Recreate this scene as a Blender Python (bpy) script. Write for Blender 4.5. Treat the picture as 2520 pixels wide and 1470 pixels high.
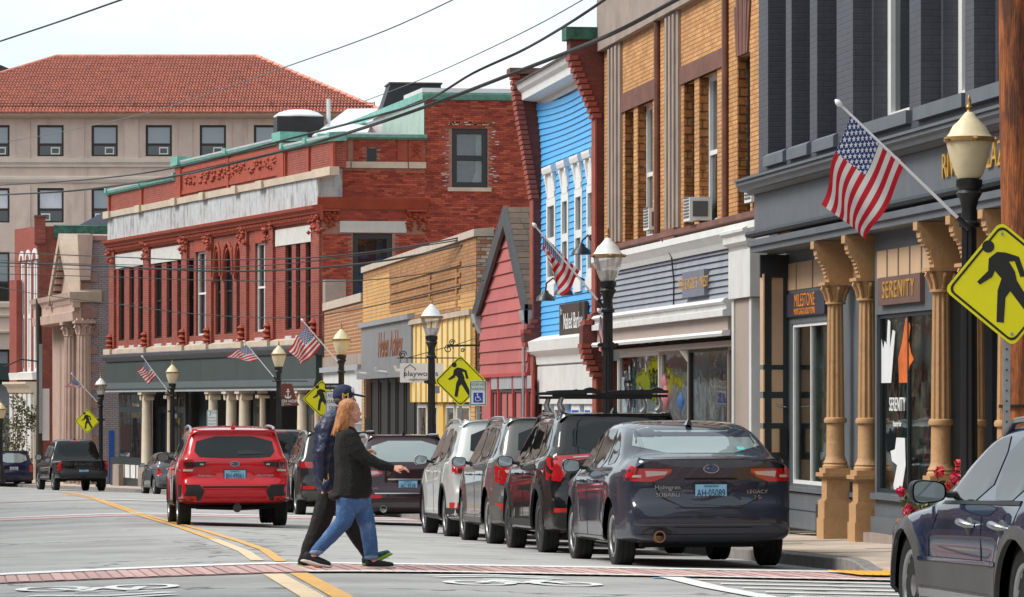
import bpy, bmesh, math, random
import numpy as np
from mathutils import Vector, Matrix
from mathutils.bvhtree import BVHTree
from mathutils.geometry import delaunay_2d_cdt

for o in list(bpy.data.objects):
    bpy.data.objects.remove(o)
S = bpy.context.scene
COL = S.collection
R = math.radians
rnd = random.Random(7)

# ------------------------------------------------------------------ camera (eye level is z = 0, street runs along +Y)
FPX, CX, HY = 9545.0, 1260.0, 993.0          # focal length, principal column and horizon row in a 2520 x 1470 picture
YAW = math.atan((CX + 95) / FPX)
cam_d = bpy.data.cameras.new('camera')
cam = bpy.data.objects.new('camera', cam_d)
COL.objects.link(cam)
cam.location = (0, 0, 0)
cam.rotation_euler = (R(90), 0, -YAW)
cam_d.sensor_fit = 'HORIZONTAL'
cam_d.sensor_width = 36.0
cam_d.lens = 36.0 * FPX / 2520.0
cam_d.shift_y = (HY - 735.0) / 2520.0
cam_d.clip_start = 0.5
cam_d.clip_end = 3000
S.camera = cam

# ------------------------------------------------------------------ sky, sun, exposure
SUN_EL, SUN_AZ = R(47), R(271)               # azimuth measured from +Y clockwise
W = bpy.data.worlds.new('World'); S.world = W; W.use_nodes = True
wn, wl = W.node_tree.nodes, W.node_tree.links
wn.clear()
wo = wn.new('ShaderNodeOutputWorld'); bg = wn.new('ShaderNodeBackground')
sky = wn.new('ShaderNodeTexSky'); sky.sky_type = 'NISHITA'; sky.sun_disc = False
sky.sun_elevation = SUN_EL; sky.sun_rotation = SUN_AZ; sky.air_density = 1.0; sky.dust_density = 3.0
tc = wn.new('ShaderNodeTexCoord'); mp = wn.new('ShaderNodeMapping'); mp.inputs['Scale'].default_value = (1, 1, 3.2)
nz = wn.new('ShaderNodeTexNoise'); nz.inputs['Scale'].default_value = 3.0; nz.inputs['Detail'].default_value = 7; nz.inputs['Roughness'].default_value = .6
wl.new(tc.outputs['Generated'], mp.inputs['Vector']); wl.new(mp.outputs['Vector'], nz.inputs['Vector'])
cr = wn.new('ShaderNodeValToRGB')
cr.color_ramp.elements[0].position = .36; cr.color_ramp.elements[0].color = (6.6, 7.9, 8.6, 1)
cr.color_ramp.elements[1].position = .60; cr.color_ramp.elements[1].color = (9.0, 9.5, 9.7, 1)
wl.new(nz.outputs['Fac'], cr.inputs['Fac'])
mx = wn.new('ShaderNodeMix'); mx.data_type = 'RGBA'; mx.inputs['Factor'].default_value = .90
wl.new(sky.outputs['Color'], mx.inputs['A']); wl.new(cr.outputs['Color'], mx.inputs['B'])
wl.new(mx.outputs['Result'], bg.inputs['Color']); bg.inputs['Strength'].default_value = .072
wl.new(bg.outputs['Background'], wo.inputs['Surface'])
sl = bpy.data.lights.new('sun', 'SUN'); sl.energy = 2.1; sl.angle = R(28); sl.color = (1, .96, .9)
sun = bpy.data.objects.new('sun', sl); COL.objects.link(sun)
sv = Vector((math.sin(SUN_AZ) * math.cos(SUN_EL), math.cos(SUN_AZ) * math.cos(SUN_EL), math.sin(SUN_EL)))
sun.rotation_euler = sv.to_track_quat('Z', 'Y').to_euler()
S.view_settings.view_transform = 'Standard'; S.view_settings.look = 'None'
S.view_settings.exposure = 0.86; S.view_settings.gamma = 1.0; S.view_settings.use_curve_mapping = False

# ------------------------------------------------------------------ measuring helpers
FW = Vector((math.sin(YAW), math.cos(YAW), 0)); RT = Vector((math.cos(YAW), -math.sin(YAW), 0))
def ray(x, y):
    return FW + RT * ((x - CX) / FPX) + Vector((0, 0, (HY - y) / FPX))
def at_d(x, y, d): return ray(x, y) * d
def at_X(x, y, X): r = ray(x, y); return r * (X / r.x)
def at_Y(x, y, Y): r = ray(x, y); return r * (Y / r.y)

def lerp_list(L, t):
    if t <= L[0][0]: return L[0][1]
    for (a, va), (b, vb) in zip(L, L[1:]):
        if t <= b: return va + (vb - va) * (t - a) / (b - a)
    return L[-1][1]
GP = [(-60, -.9), (0, -1.25), (25, -1.45), (37.3, -1.60), (62.6, -1.955), (75, -2.14), (137, -2.99), (165, -3.3), (260, -4.3), (900, -9)]
GC = [(0, .012), (38, .021), (58, .034), (300, .034)]
def bend(Y):                                   # the street swings to the left beyond Y = 112
    if Y < 112: return 0.0
    if Y < 140: return -.0036 * (Y - 112) ** 2
    return -.0036 * 784 - .2016 * (Y - 140)
def road_z(X, Y):
    dx = X - 3.2 - bend(Y)
    return lerp_list(GP, Y) - lerp_list(GC, Y) * (math.sqrt(dx * dx + .25) - .5)
KERB = 9.15
def walk_z(X, Y):
    return road_z(KERB + bend(Y), Y) + .13 + .012 * (X - bend(Y) - KERB)

# ------------------------------------------------------------------ object helpers
def tag(o, label=None, cat=None, group=None, kind=None):
    if label: o['label'] = label
    if cat: o['category'] = cat
    if group: o['group'] = group
    if kind: o['kind'] = kind
    return o
def thing(name, label, cat, loc=(0, 0, 0), rz=0.0, group=None, rx=0.0):
    o = bpy.data.objects.new(name, None); COL.objects.link(o)
    o.location = loc; o.rotation_euler = (rx, 0, rz); o.empty_display_size = .2
    return tag(o, label, cat, group)
def link(name, me, mat=None, parent=None):
    o = bpy.data.objects.new(name, me); COL.objects.link(o)
    if mat is not None and not me.materials: me.materials.append(mat)
    if parent is not None: o.parent = parent
    return o
def copy_tree(o, parent=None):
    c = o.copy(); COL.objects.link(c); c.parent = parent
    for ch in o.children: copy_tree(ch, c)
    return c

def merge(dst, src):
    """Hand the parts built in src's frame over to dst, so that both stand as one thing."""
    m = lambda o: Matrix.Translation(o.location) @ o.rotation_euler.to_matrix().to_4x4()
    k = m(dst).inverted() @ m(src)
    for ch in list(src.children): ch.parent = dst; ch.matrix_parent_inverse = k
    bpy.data.objects.remove(src)

class MB:
    def __init__(s): s.v = []; s.f = []
    def add(s, vs, fs):
        n = len(s.v); s.v += [tuple(v) for v in vs]; s.f += [tuple(i + n for i in f) for f in fs]; return s
    def box(s, x0, x1, y0, y1, z0, z1):
        return s.add([(x0, y0, z0), (x1, y0, z0), (x1, y1, z0), (x0, y1, z0), (x0, y0, z1), (x1, y0, z1), (x1, y1, z1), (x0, y1, z1)],
                     [(3, 2, 1, 0), (4, 5, 6, 7), (0, 1, 5, 4), (1, 2, 6, 5), (2, 3, 7, 6), (3, 0, 4, 7)])
    def prism(s, poly, axis, a, b):
        def P(p, t): return {'x': (t, p[0], p[1]), 'y': (p[0], t, p[1]), 'z': (p[0], p[1], t)}[axis]
        n = len(poly)
        return s.add([P(p, a) for p in poly] + [P(p, b) for p in poly],
                     [tuple(range(n))[::-1], tuple(range(n, 2 * n))] + [(i, (i + 1) % n, n + (i + 1) % n, n + i) for i in range(n)])
    def lathe(s, prof, n=16, c=(0, 0, 0), axis='z', a0=0.0, a1=2 * math.pi):
        full = abs(a1 - a0 - 2 * math.pi) < 1e-6
        m = n if full else n + 1
        vs = []
        for r, h in prof:
            for i in range(m):
                a = a0 + (a1 - a0) * i / n
                q = (r * math.cos(a), r * math.sin(a), h)
                if axis == 'x': q = (q[2], q[0], q[1])
                if axis == 'y': q = (q[0], q[2], q[1])
                vs.append((q[0] + c[0], q[1] + c[1], q[2] + c[2]))
        fs = []
        for k in range(len(prof) - 1):
            for i in range(n):
                j = (i + 1) % m
                fs.append((k * m + i, k * m + j, (k + 1) * m + j, (k + 1) * m + i))
        if full:
            if prof[0][0] > 1e-5: fs.append(tuple(range(m))[::-1])
            if prof[-1][0] > 1e-5: fs.append(tuple(range((len(prof) - 1) * m, len(prof) * m)))
        return s.add(vs, fs)
    def tube(s, pts, r, n=6):
        pts = [Vector(p) for p in pts]; m = len(pts)
        rs = r if isinstance(r, (list, tuple)) else [r] * m
        vs = []; prev = None
        for i, p in enumerate(pts):
            t = (pts[min(i + 1, m - 1)] - pts[max(i - 1, 0)]).normalized()
            ref = prev if prev is not None else (Vector((0, 0, 1)) if abs(t.z) < .9 else Vector((1, 0, 0)))
            b = t.cross(ref).normalized(); a = b.cross(t).normalized(); prev = a
            for k in range(n):
                g = 2 * math.pi * k / n
                vs.append(p + (a * math.cos(g) + b * math.sin(g)) * rs[i])
        fs = [(i * n + k, i * n + (k + 1) % n, (i + 1) * n + (k + 1) % n, (i + 1) * n + k) for i in range(m - 1) for k in range(n)]
        fs += [tuple(range(n))[::-1], tuple(range((m - 1) * n, m * n))]
        return s.add(vs, fs)
    def sheet(s, rows):
        n = len(rows[0]); vs = [p for r in rows for p in r]
        return s.add(vs, [(i * n + j, i * n + j + 1, (i + 1) * n + j + 1, (i + 1) * n + j) for i in range(len(rows) - 1) for j in range(n - 1)])
    def mesh(s, name, smooth=None, fix=True):
        me = bpy.data.meshes.new(name); me.from_pydata(s.v, [], s.f)
        if fix:
            bm = bmesh.new(); bm.from_mesh(me); bmesh.ops.recalc_face_normals(bm, faces=bm.faces); bm.to_mesh(me); bm.free()
        if smooth:
            for p in me.polygons: p.use_smooth = True
            me.set_sharp_from_angle(angle=R(smooth))
        me.update(); return me
    def build(s, name, mat, parent=None, smooth=None, fix=True, label=None):
        o = link(name, s.mesh(name, smooth, fix), mat, parent)
        if label: o['label'] = label
        return o
def box_part(name, mat, parent, *b):
    return MB().box(*b).build(name, mat, parent)

def text_mesh(txt, size, depth=.01, sx=1.0, align='CENTER', shear=0.0, spacing=1.0):
    """Lettering as a mesh in the x-z plane, facing -y, centred on the origin."""
    cu = bpy.data.curves.new('lettering', 'FONT'); cu.body = txt; cu.size = size; cu.extrude = depth; cu.align_x = align; cu.align_y = 'CENTER'
    cu.shear = shear; cu.space_character = spacing; cu.resolution_u = 3
    ob = bpy.data.objects.new('lettering', cu); COL.objects.link(ob)
    me = bpy.data.meshes.new_from_object(ob)
    bpy.data.objects.remove(ob); bpy.data.curves.remove(cu)
    me.transform(Matrix.Rotation(R(90), 4, 'X') @ Matrix.Diagonal((sx, 1, 1, 1)))
    return me
def lettering(txt, size, mat, parent, loc, rz=0.0, depth=.01, sx=1.0, shear=0.0, name='lettering', spacing=1.0, rx=0.0):
    o = link(name, text_mesh(txt, size, depth, sx, shear=shear, spacing=spacing), mat, parent)
    o.location = loc; o.rotation_euler = (rx, 0, rz); return o

# ------------------------------------------------------------------ materials
M = {}
def nodes(name):
    m = bpy.data.materials.new(name); m.use_nodes = True
    n, l = m.node_tree.nodes, m.node_tree.links
    return m, n, l, n['Principled BSDF']
def rgb(c): return (c[0], c[1], c[2], 1)
def hexc(h):
    h = h.lstrip('#'); v = [int(h[i:i + 2], 16) / 255 for i in (0, 2, 4)]
    return tuple(x / 12.92 if x <= .04045 else ((x + .055) / 1.055) ** 2.4 for x in v)
def pm(name, col, rough=.6, var=.2, scale=3.0, bump=0.0, bscale=30.0, metal=0.0, streak=0.0, coat=0.0, spec=None, stain=None, stain_amt=.5, stain_scale=1.2, stain_pos=.58, stretch=(1, 1, 1), per_object=0.0):
    """Plain procedural surface: colour that varies with noise, optional vertical streaks, stains of another colour and fine relief."""
    m, n, l, b = nodes(name); M[name] = m
    b.inputs['Roughness'].default_value = rough; b.inputs['Metallic'].default_value = metal
    b.inputs['Coat Weight'].default_value = coat; b.inputs['Coat Roughness'].default_value = .04
    if spec is not None: b.inputs['Specular IOR Level'].default_value = spec
    t = n.new('ShaderNodeTexCoord'); mp = n.new('ShaderNodeMapping'); mp.inputs['Scale'].default_value = stretch
    l.new(t.outputs['Object'], mp.inputs['Vector']); V = mp.outputs['Vector']
    nt = n.new('ShaderNodeTexNoise'); nt.inputs['Scale'].default_value = scale; nt.inputs['Detail'].default_value = 6; nt.inputs['Roughness'].default_value = .65
    l.new(V, nt.inputs['Vector'])
    mr = n.new('ShaderNodeMapRange'); mr.inputs['From Min'].default_value = .3; mr.inputs['From Max'].default_value = .7
    mr.inputs['To Min'].default_value = 1 - var; mr.inputs['To Max'].default_value = 1 + var
    l.new(nt.outputs['Fac'], mr.inputs['Value'])
    hs = n.new('ShaderNodeHueSaturation'); hs.inputs['Color'].default_value = rgb(col); l.new(mr.outputs['Result'], hs.inputs['Value'])
    C = hs.outputs['Color']
    if per_object:
        oi = n.new('ShaderNodeObjectInfo'); mo = n.new('ShaderNodeMapRange'); mo.inputs['To Min'].default_value = 1 - per_object; mo.inputs['To Max'].default_value = 1 + per_object
        l.new(oi.outputs['Random'], mo.inputs['Value'])
        h2 = n.new('ShaderNodeHueSaturation'); l.new(C, h2.inputs['Color']); l.new(mo.outputs['Result'], h2.inputs['Value']); C = h2.outputs['Color']
    if stain is not None:
        mp2 = n.new('ShaderNodeMapping'); mp2.inputs['Scale'].default_value = (1, 1, .25) if streak else (1, 1, 1); l.new(t.outputs['Object'], mp2.inputs['Vector'])
        n2 = n.new('ShaderNodeTexNoise'); n2.inputs['Scale'].default_value = stain_scale; n2.inputs['Detail'].default_value = 8; n2.inputs['Roughness'].default_value = .7
        l.new(mp2.outputs['Vector'], n2.inputs['Vector'])
        r2 = n.new('ShaderNodeMapRange'); r2.inputs['From Min'].default_value = stain_pos - .06; r2.inputs['From Max'].default_value = stain_pos + .08; r2.inputs['To Max'].default_value = stain_amt
        l.new(n2.outputs['Fac'], r2.inputs['Value'])
        mxx = n.new('ShaderNodeMix'); mxx.data_type = 'RGBA'; mxx.inputs['B'].default_value = rgb(stain)
        l.new(r2.outputs['Result'], mxx.inputs['Factor']); l.new(C, mxx.inputs['A']); C = mxx.outputs['Result']
    l.new(C, b.inputs['Base Color'])
    if bump:
        n3 = n.new('ShaderNodeTexNoise'); n3.inputs['Scale'].default_value = bscale; n3.inputs['Detail'].default_value = 5
        l.new(V, n3.inputs['Vector']); bp = n.new('ShaderNodeBump'); bp.inputs['Strength'].default_value = bump; bp.inputs['Distance'].default_value = .02
        l.new(n3.outputs['Fac'], bp.inputs['Height']); l.new(bp.outputs['Normal'], b.inputs['Normal'])
    return m
def brick_mat(name, c1, c2, mortar, bw=.21, bh=.07, ms=.011, rough=.8, var=.25, soot=None, soot_amt=.4, offset=.5, mixhue=None):
    """Brickwork on any upright face: courses along object z, length along x + y."""
    m, n, l, b = nodes(name); M[name] = m
    b.inputs['Roughness'].default_value = rough
    t = n.new('ShaderNodeTexCoord'); sp = n.new('ShaderNodeSeparateXYZ'); l.new(t.outputs['Object'], sp.inputs['Vector'])
    ad = n.new('ShaderNodeMath'); l.new(sp.outputs['X'], ad.inputs[0]); l.new(sp.outputs['Y'], ad.inputs[1])
    cb = n.new('ShaderNodeCombineXYZ'); l.new(ad.outputs[0], cb.inputs['X']); l.new(sp.outputs['Z'], cb.inputs['Y'])
    br = n.new('ShaderNodeTexBrick'); l.new(cb.outputs['Vector'], br.inputs['Vector'])
    br.inputs['Scale'].default_value = 1; br.inputs['Brick Width'].default_value = bw; br.inputs['Row Height'].default_value = bh
    br.inputs['Mortar Size'].default_value = ms; br.inputs['Mortar Smooth'].default_value = .3; br.inputs['Bias'].default_value = -.1
    br.inputs['Color1'].default_value = rgb(c1); br.inputs['Color2'].default_value = rgb(c2); br.inputs['Mortar'].default_value = rgb(mortar); br.offset = offset
    nt = n.new('ShaderNodeTexNoise'); nt.inputs['Scale'].default_value = 1.6; nt.inputs['Detail'].default_value = 8; nt.inputs['Roughness'].default_value = .7
    l.new(t.outputs['Object'], nt.inputs['Vector'])
    mr = n.new('ShaderNodeMapRange'); mr.inputs['From Min'].default_value = .3; mr.inputs['From Max'].default_value = .7; mr.inputs['To Min'].default_value = 1 - var; mr.inputs['To Max'].default_value = 1 + var
    l.new(nt.outputs['Fac'], mr.inputs['Value'])
    hs = n.new('ShaderNodeHueSaturation'); l.new(br.outputs['Color'], hs.inputs['Color']); l.new(mr.outputs['Result'], hs.inputs['Value'])
    C = hs.outputs['Color']
    if soot is not None:
        n2 = n.new('ShaderNodeTexNoise'); n2.inputs['Scale'].default_value = .8; n2.inputs['Detail'].default_value = 9; n2.inputs['Roughness'].default_value = .7
        l.new(t.outputs['Object'], n2.inputs['Vector'])
        r2 = n.new('ShaderNodeMapRange'); r2.inputs['From Min'].default_value = .5; r2.inputs['From Max'].default_value = .68; r2.inputs['To Max'].default_value = soot_amt
        l.new(n2.outputs['Fac'], r2.inputs['Value'])
        mxx = n.new('ShaderNodeMix'); mxx.data_type = 'RGBA'; mxx.inputs['B'].default_value = rgb(soot)
        l.new(r2.outputs['Result'], mxx.inputs['Factor']); l.new(C, mxx.inputs['A']); C = mxx.outputs['Result']
    l.new(C, b.inputs['Base Color'])
    bp = n.new('ShaderNodeBump'); bp.inputs['Strength'].default_value = .6; bp.inputs['Distance'].default_value = .012; bp.invert = True
    l.new(br.outputs['Fac'], bp.inputs['Height']); l.new(bp.outputs['Normal'], b.inputs['Normal'])
    return m
def glass_mat(name, col=(.012, .016, .018), rough=.03, spec=.9, wob=.0, wscale=2.0, ior=1.6):
    m, n, l, b = nodes(name); M[name] = m
    b.inputs['Base Color'].default_value = rgb(col); b.inputs['Roughness'].default_value = rough; b.inputs['IOR'].default_value = ior
    b.inputs['Specular IOR Level'].default_value = spec
    if wob:
        t = n.new('ShaderNodeTexCoord'); nt = n.new('ShaderNodeTexNoise'); nt.inputs['Scale'].default_value = wscale; nt.inputs['Detail'].default_value = 2
        l.new(t.outputs['Object'], nt.inputs['Vector']); bp = n.new('ShaderNodeBump'); bp.inputs['Strength'].default_value = wob; bp.inputs['Distance'].default_value = .02
        l.new(nt.outputs['Fac'], bp.inputs['Height']); l.new(bp.outputs['Normal'], b.inputs['Normal'])
    return m
def clear_mat(name, tint=(.75, .8, .8), refl=.25, rough=.02):
    """Window glass one can look through: tinted see-through mixed with a mirror-like reflection by angle."""
    m, n, l, b = nodes(name); M[name] = m; n.remove(b); out = n['Material Output']
    tr = n.new('ShaderNodeBsdfTransparent'); tr.inputs['Color'].default_value = rgb(tint)
    gl = n.new('ShaderNodeBsdfGlossy'); gl.inputs['Roughness'].default_value = rough; gl.inputs['Color'].default_value = (.95, .95, .95, 1)
    fr = n.new('ShaderNodeFresnel'); fr.inputs['IOR'].default_value = 1.5
    nt = n.new('ShaderNodeTexNoise'); nt.inputs['Scale'].default_value = 1.7; t = n.new('ShaderNodeTexCoord'); l.new(t.outputs['Object'], nt.inputs['Vector'])
    bp = n.new('ShaderNodeBump'); bp.inputs['Strength'].default_value = .12; bp.inputs['Distance'].default_value = .03; l.new(nt.outputs['Fac'], bp.inputs['Height'])
    l.new(bp.outputs['Normal'], gl.inputs['Normal'])
    ma = n.new('ShaderNodeMath'); ma.operation = 'MULTIPLY_ADD'; ma.inputs[1].default_value = .55; ma.inputs[2].default_value = refl; ma.use_clamp = True; l.new(fr.outputs['Fac'], ma.inputs[0])
    ms = n.new('ShaderNodeMixShader'); l.new(ma.outputs[0], ms.inputs['Fac']); l.new(tr.outputs[0], ms.inputs[1]); l.new(gl.outputs[0], ms.inputs[2])
    l.new(ms.outputs[0], out.inputs['Surface']); return m

# ------------------------------------------------------------------ facades: u runs along the wall away from us, "out" towards the street
class Facade:
    def __init__(s, P0, ang=0.0):
        s.P0 = Vector((P0[0], P0[1], 0)); s.rz = R(90) + R(ang)
        s.du = Vector((math.cos(s.rz), math.sin(s.rz), 0)); s.dn = Vector((-math.sin(s.rz), math.cos(s.rz), 0))
    def hit(s, x, y, out=0.0):
        r = ray(x, y); t = (s.P0 + s.dn * out).dot(s.dn) / r.dot(s.dn); return r * t
    def u(s, x, out=0.0): return (s.hit(x, HY, out) - s.P0).dot(s.du)
    def z(s, x, y, out=0.0): return s.hit(x, y, out).z
    def world(s, u, out=0.0): return s.P0 + s.du * u + s.dn * out
    def root(s, name, label, cat, group=None):
        return thing(name, label, cat, s.P0, s.rz, group)

def wall_mesh(u0, u1, z0, z1, holes, rec, back, out=0.0, top=True, z_top=None):
    """Front skin with rectangular openings and their reveals, plus both end walls and a roof deck; local x = u, y = out."""
    us = sorted({u0, u1} | {min(max(h[0], u0), u1) for h in holes} | {min(max(h[1], u0), u1) for h in holes})
    zs = sorted({z0, z1} | {min(max(h[2], z0), z1) for h in holes} | {min(max(h[3], z0), z1) for h in holes})
    b = MB()
    for a, c in zip(us, us[1:]):
        for d, e in zip(zs, zs[1:]):
            mu, mz = (a + c) / 2, (d + e) / 2
            if any(h[0] < mu < h[1] and h[2] < mz < h[3] for h in holes): continue
            b.add([(a, out, d), (c, out, d), (c, out, e), (a, out, e)], [(0, 1, 2, 3)])
    for h in holes:
        r = h[4] if len(h) > 4 else rec
        a, c, d, e = max(h[0], u0), min(h[1], u1), max(h[2], z0), min(h[3], z1)
        b.add([(a, out, d), (c, out, d), (c, out, e), (a, out, e), (a, out - r, d), (c, out - r, d), (c, out - r, e), (a, out - r, e)],
              [(0, 4, 5, 1), (1, 5, 6, 2), (2, 6, 7, 3), (3, 7, 4, 0)])
    b.add([(u0, out, z0), (u0, out, z1), (u0, -back, z1), (u0, -back, z0)], [(0, 1, 2, 3)])
    b.add([(u1, out, z0), (u1, out, z1), (u1, -back, z1), (u1, -back, z0)], [(0, 1, 2, 3)])
    b.add([(u0, -back, z0), (u1, -back, z0), (u1, -back, z1), (u0, -back, z1)], [(0, 1, 2, 3)])
    if top: b.add([(u0, out, z1), (u1, out, z1), (u1, -back, z1), (u0, -back, z1)], [(0, 1, 2, 3)])
    return b
def window(parent, a, c, d, e, y, fmat, gmat, fw=.06, ft=.06, rail=.5, mull=0, name='window', wallback=True, bars=0):
    """Sash window filling an opening: frame mesh with a pane child per light. y is the plane of the outer frame face."""
    b = MB(); zr = d + (e - d) * rail
    b.box(a, a + fw, y - ft, y, d, e).box(c - fw, c, y - ft, y, d, e).box(a + fw, c - fw, y - ft, y, e - fw, e).box(a + fw, c - fw, y - ft, y, d, d + fw)
    zz = [d + fw, e - fw]
    if rail: b.box(a + fw, c - fw, y - ft, y - .004, zr - fw / 2, zr + fw / 2); zz = [d + fw, zr - fw / 2, zr + fw / 2, e - fw]
    uu = [a + fw]
    for k in range(mull):
        m = a + (c - a) * (k + 1) / (mull + 1); b.box(m - fw * .4, m + fw * .4, y - ft, y - .006, d + fw, e - fw); uu += [m - fw * .4, m + fw * .4]
    uu.append(c - fw)
    w = b.build(name, fmat, parent)
    for i in range(0, len(uu), 2):
        for k in range(0, len(zz), 2):
            yy = y - ft * (.75 if k else .6)
            MB().box(uu[i], uu[i + 1], yy - .01, yy, zz[k], zz[k + 1]).build('pane', gmat, w)
    return w
def band(name, mat, parent, u0, u1, prof, smooth=None):
    """Moulding along the facade: prof = (out, z) polygon."""
    return MB().prism(prof, 'x', u0, u1).build(name, mat, parent, smooth)
# ================================================================== materials for the setting
def asphalt():
    m = pm('asphalt', (.375, .368, .358), .88, .13, .5, .4, 55, stain=(.24, .235, .228), stain_amt=.8, stain_scale=.3, stain_pos=.54)
    n, l = m.node_tree.nodes, m.node_tree.links; b = n['Principled BSDF']; src = b.inputs['Base Color'].links[0].from_socket; t = n.new('ShaderNodeTexCoord')
    def layer(src, fac, col):
        x = n.new('ShaderNodeMix'); x.data_type = 'RGBA'; x.inputs['B'].default_value = rgb(col); l.new(fac, x.inputs['Factor']); l.new(src, x.inputs['A']); return x.outputs['Result']
    def ramp(v, a, c, amt):
        r = n.new('ShaderNodeMapRange'); r.inputs['From Min'].default_value = a; r.inputs['From Max'].default_value = c; r.inputs['To Max'].default_value = amt; l.new(v, r.inputs['Value']); return r.outputs['Result']
    def tex(kind, sc, st, **k):
        mp = n.new('ShaderNodeMapping'); mp.inputs['Scale'].default_value = st; l.new(t.outputs['Object'], mp.inputs['Vector']); x = n.new(kind); x.inputs['Scale'].default_value = sc; l.new(mp.outputs['Vector'], x.inputs['Vector']); return x
    w = tex('ShaderNodeTexNoise', 1.1, (1, .05, 1)); w.inputs['Detail'].default_value = 4
    src = layer(src, ramp(w.outputs['Fac'], .52, .68, .4), (.30, .292, .283))            # wheel tracks along the lanes
    d = tex('ShaderNodeTexNoise', 2.2, (1, 1, 1)); ad = n.new('ShaderNodeVectorMath'); l.new(t.outputs['Object'], ad.inputs[0]); l.new(d.outputs['Color'], ad.inputs[1])
    v = n.new('ShaderNodeTexVoronoi'); v.feature = 'DISTANCE_TO_EDGE'; v.inputs['Scale'].default_value = .16; l.new(ad.outputs[0], v.inputs['Vector'])
    src = layer(src, ramp(v.outputs['Distance'], .010, .004, .75), (.07, .07, .07))       # sealed cracks
    g = tex('ShaderNodeTexNoise', 38, (1, 1, 1)); src = layer(src, ramp(g.outputs['Fac'], .56, .72, .5), (.46, .45, .44))
    o = tex('ShaderNodeTexNoise', .9, (1, 1, 1)); o.inputs['Detail'].default_value = 9; src = layer(src, ramp(o.outputs['Fac'], .66, .74, .6), (.16, .155, .15))
    l.new(src, b.inputs['Base Color'])
asphalt()
pm('paint_white', (.78, .78, .76), .6, .1, 6, stain=(.42, .41, .40), stain_amt=.55, stain_scale=5, stain_pos=.56)
pm('paint_yellow', (.70, .37, .07), .6, .15, 6, stain=(.5, .34, .18), stain_amt=.5, stain_scale=4, stain_pos=.56)
pm('paint_pale', (.74, .55, .34), .6, .12, 6, stain=(.4, .33, .26), stain_amt=.5, stain_scale=4, stain_pos=.56)
pm('paver', (.54, .34, .315), .85, .2, 9, .3, 80, per_object=.16, stain=(.42, .30, .28), stain_amt=.4, stain_scale=2)
pm('joint', (.30, .20, .185), .95, .1)
pm('concrete', (.46, .375, .30), .85, .16, 1.4, .3, 60, per_object=.12, stain=(.28, .24, .2), stain_amt=.45, stain_scale=1.5)
pm('granite', (.2, .185, .175), .8, .3, 9, .3, 60)
pm('tactile', (.66, .36, .04), .7, .12, 5)
pm('terrain', (.16, .15, .12), .95, .25, .2)
pm('blue_paint', (.05, .22, .38), .7, .1)

def hit_road(x, y, lift=0.0):
    r = ray(x, y); lo, hi = 15.0, 220.0
    for _ in range(50):
        m = (lo + hi) / 2; p = r * m
        if p.z > road_z(p.x, p.y): lo = m
        else: hi = m
    p = r * lo; return Vector((p.x, p.y, p.z + lift))
def drape(b, L, Rr, lift, n=4):
    """Strip between two (X, Y) polylines laid on the road."""
    rows = []
    for (p, q) in zip(L, Rr):
        rows.append([(p[0] + (q[0] - p[0]) * t / n, p[1] + (q[1] - p[1]) * t / n, road_z(p[0] + (q[0] - p[0]) * t / n, p[1] + (q[1] - p[1]) * t / n) + lift) for t in range(n + 1)])
    b.sheet(rows); return b
def line_on_road(b, pts, w, lift=.008, step=1.0):
    P = [Vector((p[0], p[1])) for p in pts]; fine = []
    for a, c in zip(P, P[1:]):
        n = max(1, int((c - a).length / step))
        fine += [a.lerp(c, i / n) for i in range(n)]
    fine.append(P[-1]); L, Q = [], []
    for i, p in enumerate(fine):
        t = (fine[min(i + 1, len(fine) - 1)] - fine[max(i - 1, 0)]).normalized(); nn = Vector((-t.y, t.x)) * w / 2
        L.append(p + nn); Q.append(p - nn)
    return drape(b, L, Q, lift, 1)

# terrain, road, pavements
b = MB(); ys = [-60, 0, 60, 120, 180, 260, 400, 900, 1600]
b.sheet([[(x, y, lerp_list(GP, min(y, 260)) - 1.0 - (.02 * max(0, y - 260))) for x in (-900, -200, -60, 0, 60, 200, 900)] for y in ys])
tag(b.build('terrain', M['terrain'], fix=False), kind='structure')
YS = [-50 + 2.0 * i for i in range(160)]
XS = [-5.6, -4, -2.5, -1, .2, 1.2, 2.2, 2.8, 3.2, 3.6, 4.2, 5.2, 6.4, 7.6, 8.6, KERB]
b = MB(); b.sheet([[(x + bend(y), y, road_z(x + bend(y), y)) for x in XS] for y in YS])
road = tag(b.build('road', M['asphalt'], fix=False, smooth=60), 'worn pale grey asphalt street running downhill and bending away', kind='structure')
def kerb_h(y):                                  # dropped kerb where the brick crossing meets the pavement
    t = max(0.0, min(1.0, (abs(y - 37.4) - 1.1) / 1.0)); return .02 + .11 * t * t * (3 - 2 * t)
def wz(X, Y): return road_z(KERB + bend(Y), Y) + kerb_h(Y) + (.012 + (.13 - kerb_h(Y)) * .35) * min(X - bend(Y) - KERB, 2.2)
YK = [-50 + 2 * i for i in range(42)] + [34 + .4 * i for i in range(20)] + [42 + 2 * i for i in range(112)]
b = MB(); b.sheet([[(x + bend(y), y, wz(x + bend(y), y) - .006) for x in (KERB + .15, 9.9, 10.6, 11.5, 14)] for y in YK])
pave = tag(b.build('pavement', M['concrete'], fix=False), kind='structure')
b = MB()
b.sheet([[(KERB + bend(y), y, road_z(KERB + bend(y), y) - .05), (KERB + bend(y), y, road_z(KERB + bend(y), y) + kerb_h(y) - .01), (KERB + .02 + bend(y), y, wz(KERB + bend(y), y) + .004),
         (KERB + .15 + bend(y), y, wz(KERB + .15 + bend(y), y) + .004), (KERB + .15 + bend(y), y, wz(KERB + .15 + bend(y), y) - .1)] for y in YK])
tag(b.build('kerb', M['granite'], fix=False), kind='structure')
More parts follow.
